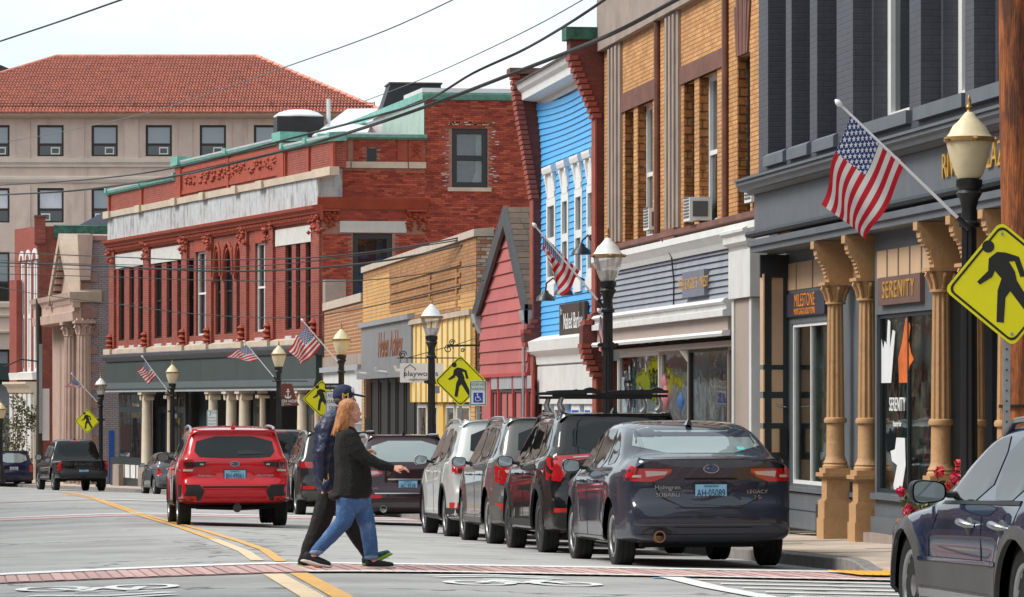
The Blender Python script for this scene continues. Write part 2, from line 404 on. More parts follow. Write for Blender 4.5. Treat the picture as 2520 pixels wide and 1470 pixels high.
b = MB(); b.sheet([[(-5.6 + bend(y), y, road_z(-5.6 + bend(y), y) - .05), (-5.6 + bend(y), y, road_z(-5.6 + bend(y), y) + .13), (-9.5 + bend(y), y, road_z(-5.6 + bend(y), y) + .17)] for y in YS])
tag(b.build('pavement', M['concrete'], fix=False), kind='structure')
# paving slabs where they can be told apart
y = 31.0; k = 0
while y < 58:
    dy = 1.35 + .25 * ((k * 7) % 3)
    for (x0, x1) in ((KERB + .16, 10.25), (10.262, 11.62)):
        b = MB(); ya, yb = y + .006, y + dy - .006
        vs = []
        for up in (0, .011 + .003 * ((k * 5 + int(x0)) % 3)):
            for (xx, yy) in ((x0, ya), (x1, ya), (x1, (ya + yb) / 2), (x1, yb), (x0, yb), (x0, (ya + yb) / 2)): vs.append((xx, yy, wz(xx, yy) - .004 + up))
        b.add(vs, [(6, 7, 8, 9, 10, 11)] + [(i, (i + 1) % 6, 6 + (i + 1) % 6, 6 + i) for i in range(6)]); b.build('slab', M['concrete'], pave)
    y += dy; k += 1
b = MB(); rows = []
for yy in (36.7, 37.1, 37.5, 37.9, 38.25): rows.append([(xx, yy, max(road_z(xx, yy) + .035, wz(xx, yy) + .02 if xx > KERB else -9)) for xx in (8.62, 8.9, KERB, 9.35)])
b.sheet(rows); tp = b.build('tactile_paving', M['tactile'], pave, fix=False)
b = MB()
for i in range(9):
    for j in range(22):
        xx, yy = 8.66 + i * .08, 36.74 + j * .07; b.lathe([(.022, 0), (.014, .008)], 6, (xx, yy, max(road_z(xx, yy) + .034, wz(xx, yy) + .019 if xx > KERB else -9)))
b.build('tactile_domes', M['tactile'], tp)['kind'] = 'stuff'

# brick crossing: bands of pavers between two white lines
FAR = [(-5.5, 34.9), (-2, 36.2), (.4, 37.4), (1.8, 38.35), (3.2, 38.95), (4.6, 39.0), (6.5, 38.8), (KERB, 38.4)]
NEAR = [(-5.5, 32.8), (-2, 34.1), (.4, 35.1), (1.8, 35.75), (3.2, 36.15), (4.6, 36.35), (6.5, 36.1), (KERB, 35.6)]
fy = lambda L, x: lerp_list(L, x)
b = MB(); xs = [-5.5 + i * .25 for i in range(59)]; xs = [x for x in xs if x < KERB] + [KERB]
drape(b, [(x, fy(NEAR, x)) for x in xs], [(x, fy(FAR, x)) for x in xs], .006, 4)
cw = b.build('crossing_bed', M['joint'], road, fix=False)
x = -1.0; k = 0
while x < KERB - .12:
    w = .108
    b = MB(); vs = []
    for t in (0, .25, .5, .75, 1):
        for xx in (x + .006, x + w - .006):
            n0, n1 = fy(NEAR, xx), fy(FAR, xx); yy = n0 + .06 + (n1 - n0 - .12) * t; vs.append((xx, yy, road_z(xx, yy) + .012 + .0015 * (k * 7 % 3)))
    b.add(vs, [(2 * i, 2 * i + 1, 2 * i + 3, 2 * i + 2) for i in range(4)]); b.build('paver', M['paver'], cw, fix=False)
    x += w; k += 1
b = MB(); line_on_road(b, FAR, .5, .021, .4); b.build('crossing_line', M['paint_white'], road, fix=False)
b = MB(); line_on_road(b, [p for p in NEAR if p[0] > 3], .28, .021, .4); b.build('crossing_line', M['paint_white'], road, fix=False)
# second and third crossings further down
F2 = [(-5.5, 73.0), (3.2, 75.4), (6, 77.5), (KERB, 79.5)]
b = MB(); drape(b, [(x, fy(F2, x) - 2.6) for x in xs], [(x, fy(F2, x)) for x in xs], .007, 3); b.build('crossing_bed', M['paver'], road, fix=False)
b = MB(); line_on_road(b, F2, .8, .018, .5); b.build('crossing_line', M['paint_white'], road, fix=False)
b = MB(); line_on_road(b, [(3.4, 101.0), (KERB, 103)], .8, .016, .5); b.build('crossing_line', M['paint_white'], road, fix=False)
b = MB(); line_on_road(b, [(-5.5, 97), (3.4, 100.6), (KERB, 102)], .9, .008, .5); b.build('crossing_bed', M['paver'], road, fix=False)
# centre lines
def px_line(pts): return [hit_road(*p).xy for p in pts]
RL = px_line([(690, 1383), (650, 1354), (590, 1333), (500, 1306), (430, 1287), (360, 1269), (300, 1248), (235, 1226), (160, 1211)])
LL = px_line([(634, 1381), (602, 1359), (525, 1328), (450, 1301), (350, 1271), (230, 1228), (150, 1212)])
b = MB(); line_on_road(b, RL, .12); b.build('centre_line', M['paint_yellow'], road, fix=False)
b = MB(); line_on_road(b, LL[:3], .14); b.build('centre_line', M['paint_pale'], road, fix=False)
b = MB(); line_on_road(b, LL[2:], .12, .009); b.build('centre_line', M['paint_yellow'], road, fix=False)
b = MB(); line_on_road(b, px_line([(735, 1412), (845, 1472), (980, 1540)]), .17); b.build('centre_line', M['paint_yellow'], road, fix=False)
b = MB(); line_on_road(b, px_line([(672, 1414), (772, 1472), (900, 1540)]), .19); b.build('centre_line', M['paint_pale'], road, fix=False)
# hatched no-parking box
b = MB(); line_on_road(b, [(6.62, 36.1), (6.45, 33), (6.4, 26)], .22, .012); b.build('edge_line', M['paint_white'], road, fix=False)
for yy in (35.0, 33.85, 32.75, 31.7, 30.6, 29.5):
    b = MB(); line_on_road(b, [(6.75 - .02 * (35 - yy), yy + .25), (KERB, yy - .35)], .22, .012); b.build('hatch_line', M['paint_white'], road, fix=False)
b = MB(); line_on_road(b, [(6.4, 35.7), (6.75, 35.65)], .25, .010); b.build('survey_mark', M['blue_paint'], road, fix=False)
# parking ticks beside the kerb
for (xa, xb, yy) in ((6.6, KERB, 45.9), (6.6, KERB, 51.7), (6.6, KERB, 57.2), (6.6, KERB, 62.9), (6.6, KERB, 68.2)):
    b = MB(); line_on_road(b, [(xa, yy), (xb, yy)], .12, .009); b.build('bay_line', M['paint_white'], road, fix=False)
def bike_mark(cx, cy, flip):
    s = -1 if flip else 1
    def T(p): return (cx + p[0], cy + s * p[1])
    b = MB()
    for wx in (-.38, .38):
        pts = [T((wx + .27 * math.cos(a), -.1 + .5 * math.sin(a))) for a in [2 * math.pi * i / 20 for i in range(21)]]
        line_on_road(b, pts, .10, .012, 9)
    for seg in ([(-.38, -.1), (-.12, .62), (.26, .68), (.38, -.1)], [(-.38, -.1), (.02, -.05), (.26, .68)], [(-.12, .62), (.02, -.05)], [(-.22, .85), (-.02, .85)], [(.2, .95), (.42, .98)]):
        line_on_road(b, [T(p) for p in seg], .10, .013, 9)
    for off in (1.35, 1.85):
        line_on_road(b, [T((-.58, off)), T((0, off + .45)), T((.55, off))], .17, .012, 9)
    b.build('bicycle_marking', M['paint_white'], road, fix=False)
bike_mark(4.85, 33.6, False)
bike_mark(1.15, 33.2, True)
# ================================================================== materials for the buildings
def tex_pair(): pass
brick_mat('brick_grey', (.066, .069, .085), (.058, .061, .076), (.05, .053, .064), .21, .075, .008, .6, .14)
pm('paint_slate', (.105, .118, .135), .5, .12, 2.5, stain=(.16, .165, .17), stain_amt=.3, stain_scale=3, streak=1)
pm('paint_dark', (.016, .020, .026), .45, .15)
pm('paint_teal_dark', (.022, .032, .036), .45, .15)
pm('tan_iron', (.47, .27, .125), .6, .14, 4, .35, 22, stain=(.26, .12, .045), stain_amt=.6, stain_scale=4, stain_pos=.6)
pm('tan_panel', (.55, .36, .22), .55, .08)
pm('white_paint', (.62, .62, .61), .5, .08, 3, stain=(.5, .46, .41), stain_amt=.5, stain_scale=2.2, streak=1)
pm('white_trim', (.69, .69, .68), .5, .07)
pm('taupe_paint', (.36, .29, .25), .55, .1, 2, stain=(.27, .2, .16), stain_amt=.4, stain_scale=2)
brick_mat('brick_buff', (.60, .31, .11), (.46, .20, .06), (.22, .12, .06), .2, .068, .009, .75, .3, soot=(.19, .075, .025), soot_amt=.55)
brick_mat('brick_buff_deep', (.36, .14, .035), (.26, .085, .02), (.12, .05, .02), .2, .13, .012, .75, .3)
pm('brownstone', (.145, .06, .045), .8, .25, 3, .2, 40, stain=(.24, .12, .09), stain_amt=.4, stain_scale=2)
pm('stone_grey', (.29, .23, .195), .8, .16, 2, .2, 40, stain=(.16, .12, .10), stain_amt=.5, stain_scale=1.6, streak=1)
pm('slate_siding', (.235, .25, .295), .6, .12, 2, stain=(.33, .34, .37), stain_amt=.6, stain_scale=2.5, streak=1, per_object=.06)
pm('slate_cap', (.15, .155, .20), .6, .12)
pm('gold', (.75, .42, .07), .35, .15, 8, metal=.5)
pm('orange_letter', (.75, .25, .03), .5, .1)
pm('sign_purple', (.035, .034, .055), .45, .1)
pm('sign_brown', (.14, .075, .06), .5, .15)
pm('window_dark', (.015, .016, .018), .45, .1)
glass_mat('glass', (.012, .015, .018), .03, .8, .25, 1.3)
glass_mat('glass_far', (.24, .28, .32), .06, .8)  # clouds mirrored in the far panes are put into the base colour
clear_mat('shop_glass', (.72, .76, .76), .05)
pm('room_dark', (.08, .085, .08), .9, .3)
pm('room_grey', (.44, .37, .27), .9, .3)
pm('aircon', (.68, .69, .68), .5, .06)
pm('aircon_grille', (.10, .10, .10), .6, .2)
pm('letter_white', (.8, .8, .8), .5, .03)
pm('decal_white', (.75, .76, .78), .4, .05)
pm('decal_orange', (.65, .14, .02), .4, .35, 5)
pm('chrome', (.6, .6, .6), .15, .05, metal=1.0)
pm('rail_black', (.01, .01, .011), .4, .1)

pm('shop_cloth', (.40, .33, .20), .9, .5, 3, stretch=(5, 1, .4)); pm('room_green', (.20, .235, .20), .9, .5, 3)
pm('poster_teal', (.03, .16, .20), .6, .5, 3); pm('pumpkin', (.6, .17, .02), .5, .2, 4); pm('cloth_pink', (.35, .13, .14), .7, .3, 4); pm('stucco_white', (.55, .54, .50), .6, .1); pm('dry_leaf', (.22, .05, .015), .8, .4, 8)
def moulding(name, mat, root, u0, u1, prof): return band(name, mat, root, u0, u1, prof)
def panel(parent, name, mat, a, c, y0, y1, d, e): return MB().box(a, c, y0, y1, d, e).build(name, mat, parent)
def air_con(parent_name, label, fac, x0, x1, y0, y1, out, deep=.35):
    """Window unit hanging out of a window, a thing of its own."""
    u0, u1 = fac.u(x1, out), fac.u(x0, out); z0, z1 = fac.z((x0 + x1) / 2, y1, out), fac.z((x0 + x1) / 2, y0, out)
    w, h = .50, .36
    c = fac.world((u0 + u1) / 2, out); t = thing('air_conditioner', label, 'air conditioner', (c.x, c.y, z0), fac.rz)
    MB().box(-w / 2, w / 2, -deep, 0, 0, h).build('case', M['aircon'], t)
    for k in range(7): MB().box(-w / 2 + .05, w / 2 - .05, .001, .012, .05 + k * .05, .075 + k * .05).build('louvre', M['aircon_grille'], t)
    MB().box(-w / 2 - .006, -w / 2, -deep + .06, -.05, .06, h - .06).build('side_grille', M['aircon_grille'], t)
    return t

# ================================================================== A  grey painted corner block with tan iron columns
G = Facade((11.05, 32.0)); gE = G.u(1867)
gr = G.root('commercial_building', 'dark grey painted brick building with tan iron columns and gold lettering', 'building')
zs = 3.43
holes = []
for xa, xb in ((1890, 1934), (1948, 1993), (2011, 2059)): holes.append((G.u(xb), G.u(xa), zs, 8.2, .42))
big = [(2099, 2238), (2266, 2375), (2397, 2505)]
for xa, xb in big: holes.append((G.u(xb), G.u(xa), zs, 8.2, .5))
zc = G.z(1838, 443, .3)
wall_mesh(-1, gE, zc - .05, 9.2, holes, .42, 9).build('wall', M['brick_grey'], gr)
for h in holes[:3]:
    panel(gr, 'blind_panel', M['paint_dark'], h[0] - .02, h[1] + .02, -.46, -.40, zs - .05, 8.3)
    MB().prism([(0, zs - .16), (.06, zs - .16), (.06, zs - .02), (0, zs + .02)], 'x', h[0] - .06, h[1] + .06).build('sill', M['paint_slate'], gr)
for h in holes[3:]:
    panel(gr, 'inner_reveal', M['brick_grey'], h[1] - .1, h[1] + .01, -.5, -.24, zs, 8.3)
    window(gr, h[0], h[1] - .1, zs + .02, 8.1, -.42, M['white_trim'], M['glass'], .17, .1, .5)
    panel(gr, 'sill', M['paint_slate'], h[0] - .1, h[1] + .1, -.35, .07, zs - .14, zs + .015)
zf, zr, za, zb = G.z(1864, 478, .08), G.z(1864, 567, .08), G.z(1864, 589, .14), G.z(1865, 618, .14)
e1 = gE + .12
moulding('cornice', M['paint_slate'], gr, -1, e1, [(0, zc), (.30, zc), (.30, zc - .05), (.26, zc - .08), (.24, zc - .13), (.16, zf + .05), (.10, zf), (0, zf)])
panel(gr, 'frieze', M['paint_slate'], -1, gE + .01, -.5, .06, zr, zf)
moulding('cornice_cap', M['paint_slate'], gr, -1, e1 + .03, [(0, zc + .002), (.33, zc + .002), (.33, zc + .035), (0, zc + .05)])
b = MB(); u = -1.0                                  # rope moulding: a row of slanted rolls
while u < e1: b.prism([(.06, zr - .10), (.15, zr - .09), (.17, zr - .05), (.15, zr - .01), (.06, zr)], 'x', u, u + .045); u += .06
rp = b.build('rope_moulding', M['paint_dark'], gr); rp['kind'] = 'stuff'
moulding('architrave', M['paint_slate'], gr, -1, e1, [(-.5, za), (.14, za), (.14, za - .08), (.10, za - .085), (.10, zb), (-.5, zb)])
zmid = (zf + zr) / 2 - .03
for txt, xm, w in (('RIVER', 2348, 0), ('PLAZA', 2452, 0)):
    lettering(txt, .40, M['gold'], gr, (G.u(xm, .07), .075, zmid + .03), R(180), .012, 1.0)
# storefront
def storefront_panes(root, u0, u1, z0, z1, y, n, mat):
    w = (u1 - u0) / n
    for k in range(n):
        panel(root, 'transom_panel', mat, u0 + k * w + .04, u0 + (k + 1) * w - .04, y - .02, y + .012, z0, z1)
P1 = -.42; P2 = -.20
zbase = -1.72
um0, um1 = G.u(2137, P1) - .25, G.u(1921, P1) + .3
ztr0, ztr1 = G.z(2000, 708, P1), G.z(2000, 640, P1)
zw0, zw1 = G.z(1955, 1190, P1), G.z(1955, 797, P1)
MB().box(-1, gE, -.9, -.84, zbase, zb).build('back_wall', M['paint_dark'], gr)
# first bay
hw = [(G.u(2035, P1), G.u(1948, P1), zw0, zw1)]
wall_mesh(um0, um1, zbase, zb, hw, .08, .84, P1, top=False).build('shopfront_wall', M['paint_slate'], gr)
storefront_panes(gr, um0 + .35, um1 - .35, ztr0, ztr1, P1, 5, M['tan_panel'])
w = window(gr, hw[0][0], hw[0][1], zw0, zw1, P1 - .02, M['white_trim'], M['shop_glass'], .05, .05, 0, 1, 'shop_window')
panel(gr, 'window_backdrop', M['room_green'], um0 + .02, um1 - .02, -.66, -.64, zw0 - .1, zw1 + .1)
zm = G.z(1990, 748, P1)
sg = panel(gr, 'sign_board', M['sign_purple'], G.u(2036, P1), G.u(1938, P1), P1, P1 + .04, zm - .16, zm + .16)
lettering('MILESTONE', .26, M['orange_letter'], sg, ((G.u(1962, P1) + G.u(2012, P1)) / 2, P1 + .043, zm + .05), R(180), .002, .92, spacing=1.06)
lettering('MORTGAGE SOLUTIONS', .125, M['orange_letter'], sg, ((G.u(1962, P1) + G.u(2012, P1)) / 2, P1 + .043, zm - .10), R(180), .002, .92, spacing=1.05)
panel(gr, 'bulkhead', M['paint_slate'], um0 + .02, um1 - .02, P1 + .001, P1 + .05, zbase, zw0 - .12)
panel(gr, 'bulkhead_ledge', M['paint_slate'], um0 + .02, um1 - .02, P1 + .001, P1 + .09, zw0 - .1, zw0 - .04)
for zz in (-.36, -.62): panel(gr, 'bulkhead_groove', M['paint_dark'], um0 + .3, um1 - .02, P1 + .052, P1 + .056, zw0 + zz, zw0 + zz + .012)
mt = panel(gr, 'meter_box', M['paint_dark'], G.u(2075, P1), G.u(2062, P1), P1 + .03, P1 + .3, zbase, zw0 - .22)
MB().lathe([(0, -.02), (.11, -.02), (.11, .05), (.07, .12), (0, .13)], 14, (G.u(2075, P1) - .05, P1 + .2, zw0 - .55), 'y').build('meter_dial', M['chrome'], mt, 40)
# far pier with tan panels, lock and handle
pu0, pu1 = G.u(1940, P1), gE - .03
pier = MB().box(pu0, pu1, P1, -.06, zbase, zb - .35).build('pier', M['paint_teal_dark'], gr)
panel(gr, 'pier_capital', M['paint_dark'], pu0 - .05, pu1 + .02, P1, -.01, zb - .35, zb - .03)
for (ya, yb2) in ((672, 902), (907, 968), (977, 1045), (1052, 1117), (1128, 1215)):
    za_, zb_ = G.z(1900, yb2, -.2), G.z(1900, ya, -.2)
    MB().box(pu0 - .02, pu0, P1 + .08, -.18, za_ + .02, zb_ - .02).build('tan_panel', M['tan_panel'], pier)
    MB().box(pu0 + .12, pu1 - .1, -.06, -.04, za_ + .02, zb_ - .02).build('tan_panel', M['tan_panel'], pier)
MB().tube([(pu0 - .02, P1 + .06, -.05), (pu0 - .1, P1 + .06, -.05), (pu0 - .1, P1 + .2, -.03)], .014).build('door_handle', M['chrome'], pier)
MB().box(pu0 - .07, pu0, P1 + .02, P1 + .13, -.75, -.35).build('lock_box', M['rail_black'], pier)
# second bay
us0, us1 = G.u(2300, P2), G.u(2153, P2)
zz0, zz1 = G.z(2160, 1212, P2), G.z(2160, 775, P2)
hw = [(us0 + .02, us1 - .1, zz0, zz1)]
wall_mesh(us0 - .2, us1, zbase, zb, hw, .08, .84, P2, top=False).build('shopfront_wall', M['paint_slate'], gr)
storefront_panes(gr, us0, us1 - .12, G.z(2200, 682, P2), G.z(2200, 613, P2), P2, 5, M['tan_panel'])
w = window(gr, hw[0][0], hw[0][1], zz0, zz1, P2 - .03, M['paint_teal_dark'], M['shop_glass'], .05, .05, 0, 1, 'shop_window')
panel(gr, 'window_backdrop', M['shop_cloth'], us0, us1 - .05, -.47, -.45, zz0 - .1, zz1 + .1)
rs = random.Random(12)
for k in range(16):
    ud = us0 + .15 + (us1 - us0 - .4) * k / 15; hh = rs.uniform(.25, 1.1); zq_ = zz0 + (rs.uniform(0, .1) if k % 2 else rs.uniform(.5, 1.3))
    panel(gr, 'display_piece', M[('cloth_pink', 'stucco_white', 'poster_teal', 'pumpkin', 'dry_leaf')[k % 5]], ud, ud + rs.uniform(.06, .16), -.44, -.36, zq_, zq_ + hh)
zm = G.z(2222, 713, P2)
sg = panel(gr, 'sign_board', M['sign_brown'], G.u(2276, P2), G.u(2172, P2), P2, P2 + .06, zm - .17, zm + .17)
lettering('SERENITY', .30, M['gold'], sg, ((G.u(2276, P2) + G.u(2172, P2)) / 2, P2 + .066, zm), R(180), .005, 1.05, spacing=1.25)
ux = G.u(2198, P2)
lettering('SERENITY', .24, M['letter_white'], w, (ux, P2 - .05, -.02), R(180), .002, .8, name='window_lettering')
lettering('beauty bar', .10, M['letter_white'], w, (ux, P2 - .05, -.25), R(180), .002, 1, name='window_lettering')
def decal(poly, mat, name, parent, y, ox, oz, k):
    MB().prism([(ox - p[0] * k * 1.6, oz + p[1] * k) for p in poly], 'y', y, y + .003).build(name, mat, parent)
hand = [(-.5, -.9), (.3, -.9), (.42, -.3), (.55, .3), (.4, .35), (.22, -.1), (.25, .55), (.1, .6), (.02, 0), (-.1, .1), (-.2, -.1), (-.38, .3), (-.5, .28), (-.46, -.3)]
decal(hand, M['decal_white'], 'hand_decal', w, P2 - .05, ux + .55, .72, .52)
decal([(-.3, -.9), (.2, -.9), (.35, -.5), (.62, -.35), (.45, -.2), (.3, .1), (.4, .45), (.15, .75), (.05, .5), (-.1, .1), (-.35, -.3)], M['decal_orange'], 'leaf_decal', w, P2 - .05, ux - .35, .70, .5)
decal([(-.1, .9), (.45, .9), (.5, .2), (.3, -.3), (.15, -.9), (0, -.4), (-.2, -.7), (-.3, -.3), (-.05, .2), (-.4, .3), (-.5, .55), (-.2, .6)], M['decal_white'], 'comb_decal', w, P2 - .05, ux - .05, -.85, .48)
panel(gr, 'bulkhead', M['paint_slate'], us0 - .2, us1 - .02, P2 + .001, P2 + .06, zbase, zz0 - .30)
panel(gr, 'bulkhead_ledge', M['paint_slate'], us0 - .2, us1 - .02, P2 + .001, P2 + .07, zz0 - .08, zz0 - .01)
panel(gr, 'stone_step', M['stone_grey'], us0 - .2, us1 - .05, P2 + .001, P2 + .16, zbase - .1, zbase + .12)
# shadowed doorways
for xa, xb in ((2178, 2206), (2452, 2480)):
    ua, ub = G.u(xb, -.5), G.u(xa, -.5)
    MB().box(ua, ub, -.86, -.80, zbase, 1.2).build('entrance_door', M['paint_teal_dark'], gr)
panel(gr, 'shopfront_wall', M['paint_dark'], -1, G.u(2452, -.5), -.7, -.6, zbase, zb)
# columns with brackets
def iron_column(uc):
    yc = -.20; b = MB()
    def sq(h0, h1, r, r2=None): b.box(uc - r, uc + r, yc - r, yc + r, h0, h1)
    zb0 = -1.66
    sq(zb0 - .1, zb0 + .17, .205); sq(zb0 + .17, zb0 + .40, .19); sq(zb0 + .40, zb0 + .42, .17); sq(zb0 + .42, zb0 + .68, .15)
    sq(zb0 + .68, zb0 + .71, .18); sq(zb0 + .71, zb0 + .76, .215); sq(zb0 + .76, zb0 + .82, .175)
    c = b.build('column', M['tan_iron'], gr)
    z1 = zb0 + .82; zs_ = -.22; zt = 1.28
    MB().lathe([(.17, z1), (.17, z1 + .03), (.15, z1 + .05), (.16, z1 + .07), (.135, z1 + .11), (.12, z1 + .16), (.115, zs_ - .04), (.145, zs_ - .03), (.15, zs_), (.14, zs_ + .03), (.12, zs_ + .04)], 20, (uc, yc, 0)).build('pedestal_shaft', M['tan_iron'], c, 40)
    n = 40; b = MB(); vs = []
    for (h, r) in ((zs_ + .04, .118), (zt, .100)):
        for i in range(n):
            rr = r * (1.0 if (i % 4) in (0, 1) else .86); a = 2 * math.pi * i / n; vs.append((uc + rr * math.cos(a), yc + rr * math.sin(a), h))
    b.add(vs, [(i, (i + 1) % n, n + (i + 1) % n, n + i) for i in range(n)]); b.build('fluted_shaft', M['tan_iron'], c)
    b = MB().lathe([(.10, zt), (.135, zt + .01), (.135, zt + .035), (.105, zt + .045), (.115, zt + .12), (.165, zt + .24), (.17, zt + .25)], 16, (uc, yc, 0))
    for i in range(8):
        a = 2 * math.pi * i / 8; ca, sa = math.cos(a), math.sin(a)
        b.tube([(uc + ca * .115, yc + sa * .115, zt + .05), (uc + ca * .14, yc + sa * .14, zt + .14), (uc + ca * .18, yc + sa * .18, zt + .2), (uc + ca * .165, yc + sa * .165, zt + .23)], .022, 5)
    b.box(uc - .185, uc + .185, yc - .185, yc + .185, zt + .25, zt + .29).build('capital', M['tan_iron'], c, 40)
    zc0, zc1 = zt + .29, zb - .005
    H = zc1 - zc0
    prof = [(-.42, zc0), (-.09, zc0), (-.08, zc0 + .15 * H), (-.04, zc0 + .38 * H), (.04, zc0 + .58 * H), (.07, zc0 + .72 * H), (.07, zc0 + .80 * H), (.11, zc0 + .82 * H), (.11, zc1), (-.42, zc1)]
    br = MB().prism(prof, 'x', uc - .10, uc + .10).build('bracket', M['tan_iron'], c)
    for k in range(7):
        t0 = .12 + k * .09; a0 = prof[2]; yy = lerp_list([(0, -.09), (.15, -.08), (.38, -.04), (.58, .04), (.8, .07)], t0)
        MB().box(uc - .085, uc + .085, yy, yy + .02, zc0 + t0 * H, zc0 + (t0 + .05) * H).build('bracket_rib', M['tan_iron'], br)
for xm in (2056, 2134, 2316, 2398): iron_column(G.u(xm, -.20))
iron_column(G.u(2480, -.20))

# ================================================================== B  buff brick block with slate-blue sign band
E = Facade((11.4, 53.65)); eE = E.u(1487)
er = E.root('commercial_building', 'buff brick building with grey stone pilasters above a slate blue clapboard shop front', 'building')
def Ex(c): return (1540 + .4352 * c) / 1.0476          # column in the close-up -> picture column
def Ey(c): return .4352 * c / 1.0476
def EZ(cx, cy, out=0): return E.z(Ex(cx), Ey(cy), out)
def EU(cx, out=0): return E.u(Ex(cx), out)
zsill = EZ(600, 1330)
z_l1 = (EZ(150, 670), EZ(150, 560)); z_l2 = (EZ(500, 505), EZ(500, 400))
zent = EZ(75, 268, .1)
ops = []
def op(a, c, zt_): ops.append((EU(c), EU(a), zsill, zt_, .24))
op(162, 215, z_l1[0]); op(238, 328, z_l1[0]); op(512, 575, z_l2[0]); op(603, 710, z_l2[0]); op(740, 768, z_l2[0]); op(830, 905, EZ(865, 322))
op(980, 1060, z_l2[0])
wall_mesh(0, eE, zsill - .5, 9.0, ops, .34, 9).build('wall', M['brick_buff'], er)
for i, o_ in enumerate(ops):
    wfm = M['white_trim'] if i in (1, 3) else M['window_dark']
    # rough-faced brick inside the reveal: one block per course
    zz = zsill; k = 0
    b = MB()
    while zz < o_[3] - .07:
        h = .135; dpt = .08 + .02 * ((k * 5) % 3)
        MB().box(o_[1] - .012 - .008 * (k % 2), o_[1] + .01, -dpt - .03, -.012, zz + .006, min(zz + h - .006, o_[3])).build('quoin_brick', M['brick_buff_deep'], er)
        zz += h; k += 1
    window(er, o_[0], o_[1] - .015, zsill, o_[3], -.15, wfm, M['glass'], .07, .08, .48)
for (a, c, zl) in ((150, 362, z_l1), (497, 768, z_l2)):
    panel(er, 'lintel', M['brownstone'], EU(c), EU(a), -.05, .035, zl[0], zl[1])
zk0, zk1 = EZ(865, 325), EZ(865, 150)
b = MB()
for k in range(7):                                     # fan of keystones
    t = (k - 3) / 3; uc = EU(865); wb, wt = .085, .115; hgt = [.75, .95, 1.1, 1.45, 1.1, .95, .75][k]
    p = [(uc + t * .36 - wb / 2 * 1.2, zk0), (uc + t * .36 + wb / 2 * 1.2, zk0), (uc + t * .52 + wt / 2 * 1.25, zk0 + hgt), (uc + t * .52 - wt / 2 * 1.25, zk0 + hgt)]
    MB().prism([(q[0], q[1]) for q in p], 'y', -.02, .03 + .004 * (k % 2)).build('keystone', M['brownstone'], er)
def pilaster(a, c):
    u0, u1 = EU(c), EU(a); w = (u1 - u0)
    p = MB().box(u0, u1, -.05, .05, zsill - .1, zent).build('pilaster', M['stone_grey'], er)
    for k in range(3):
        MB().box(u0 + w * (.16 + .27 * k), u0 + w * (.30 + .27 * k), .05, .085, zsill, zent - .05).build('fillet', M['stone_grey'], p)
    MB().box(u0 - .03, u1 + .03, -.04, .12, zsill - .3, zsill + .02).build('pilaster_base', M['brownstone'], p)
pilaster(75, 150); pilaster(415, 495)
moulding('entablature', M['stone_grey'], er, -1, eE + .1, [(-.1, zent), (.12, zent), (.12, zent + 1.15), (.3, zent + 1.3), (.45, zent + 1.38), (.45, zent + 1.5), (-.1, zent + 1.5)])
for cxp in (370, 775): MB().tube([(EU(cxp), .05, zsill - .2), (EU(cxp), .05, zent + .4)], .05, 8).build('drain_pipe', M['brownstone'], er, 40)
moulding('sill_band', M['brownstone'], er, 0, eE, [(-.02, zsill - .34), (.06, zsill - .34), (.06, zsill - .12), (.14, zsill - .1), (.14, zsill - .02), (-.2, zsill + .01)])
air_con('', 'white window air conditioner below the grey pilaster of the buff brick front', E, Ex(478), Ex(580), Ey(1185), Ey(1310), .25)
air_con('', 'small white window air conditioner in the narrow bay beside the brick end wall', E, Ex(250), Ex(328), Ey(1255), Ey(1365), .1)
air_con('', 'white air conditioner under the keystone window of the buff brick front', E, Ex(877), Ex(905), Ey(1080), Ey(1200), .12)
# shop front: white band, clapboards, shelf, roller box, windows
def Cx(c): return (1540 + .16667 * c) / 1.0476
def Cy(c, o=560): return (o + .16667 * c) / 1.0476
zt = E.z(Cx(1415), Cy(282), .2); zs1 = E.z(Cx(1160), Cy(625), .05); zs0 = E.z(Cx(1160), Cy(1375), .05)
pi0 = E.u(Cx(2050), .1)                                # inner edge of the pilaster at the near end
moulding('upper_cornice', M['white_trim'], er, -.02, eE, [(0, zt - .3), (.1, zt - .3), (.14, zt - .22), (.22, zt - .12), (.24, zt - .1), (.24, zt), (0, zt + .04)])
panel(er, 'white_band', M['white_paint'], -.02, eE, 0, .06, zs1, zt - .3)
nb = 8; hb = (zs1 - zs0) / nb
for k in range(nb):
    z0_ = zs0 + hb * k
    mat = M['slate_cap'] if k == nb - 1 else M['slate_siding']
    MB().prism([(-.02, z0_), (.075, z0_), (.035, z0_ + hb + .012), (-.02, z0_ + hb + .012)], 'x', pi0, eE - .02).build('clapboard', mat, er)
zg = E.z(Cx(1520), Cy(1030), .1)
sg = panel(er, 'sign_board', M['slate_cap'], E.u(Cx(1690), .1), E.u(Cx(1350), .1), .03, .14, zg - .2, zg + .2)
um_ = (E.u(Cx(1690), .1) + E.u(Cx(1350), .1)) / 2
for s_, o_ in (('THE', 1.0), ("EAGLE'S", .12), ('NEST', -.92)): lettering(s_, .24, M['gold'], sg, (um_ + o_, .143, zg), R(180), .003, 1.12, spacing=1.06)
MB().tube([(E.u(Cx(1140), .1), .25, zt + .02), (E.u(Cx(1165), .1), .12, zs1), (E.u(Cx(1185), .1), .1, (zs0 + zs1) / 2), (E.u(Cx(1180), .1), .1, zs0)], .014).build('cable', M['rail_black'], er)
zh = E.z(Cx(1000), Cy(110, 780), .35)
moulding('shelf_cornice', M['white_paint'], er, pi0 - .1, eE, [(0, zs0 + .03), (.2, zs0 - .01), (.24, zs0 - .06), (.18, zs0 - .09), (.17, zs0 - .16), (.23, zs0 - .18), (.23, zs0 - .27), (0, zs0 - .27)])
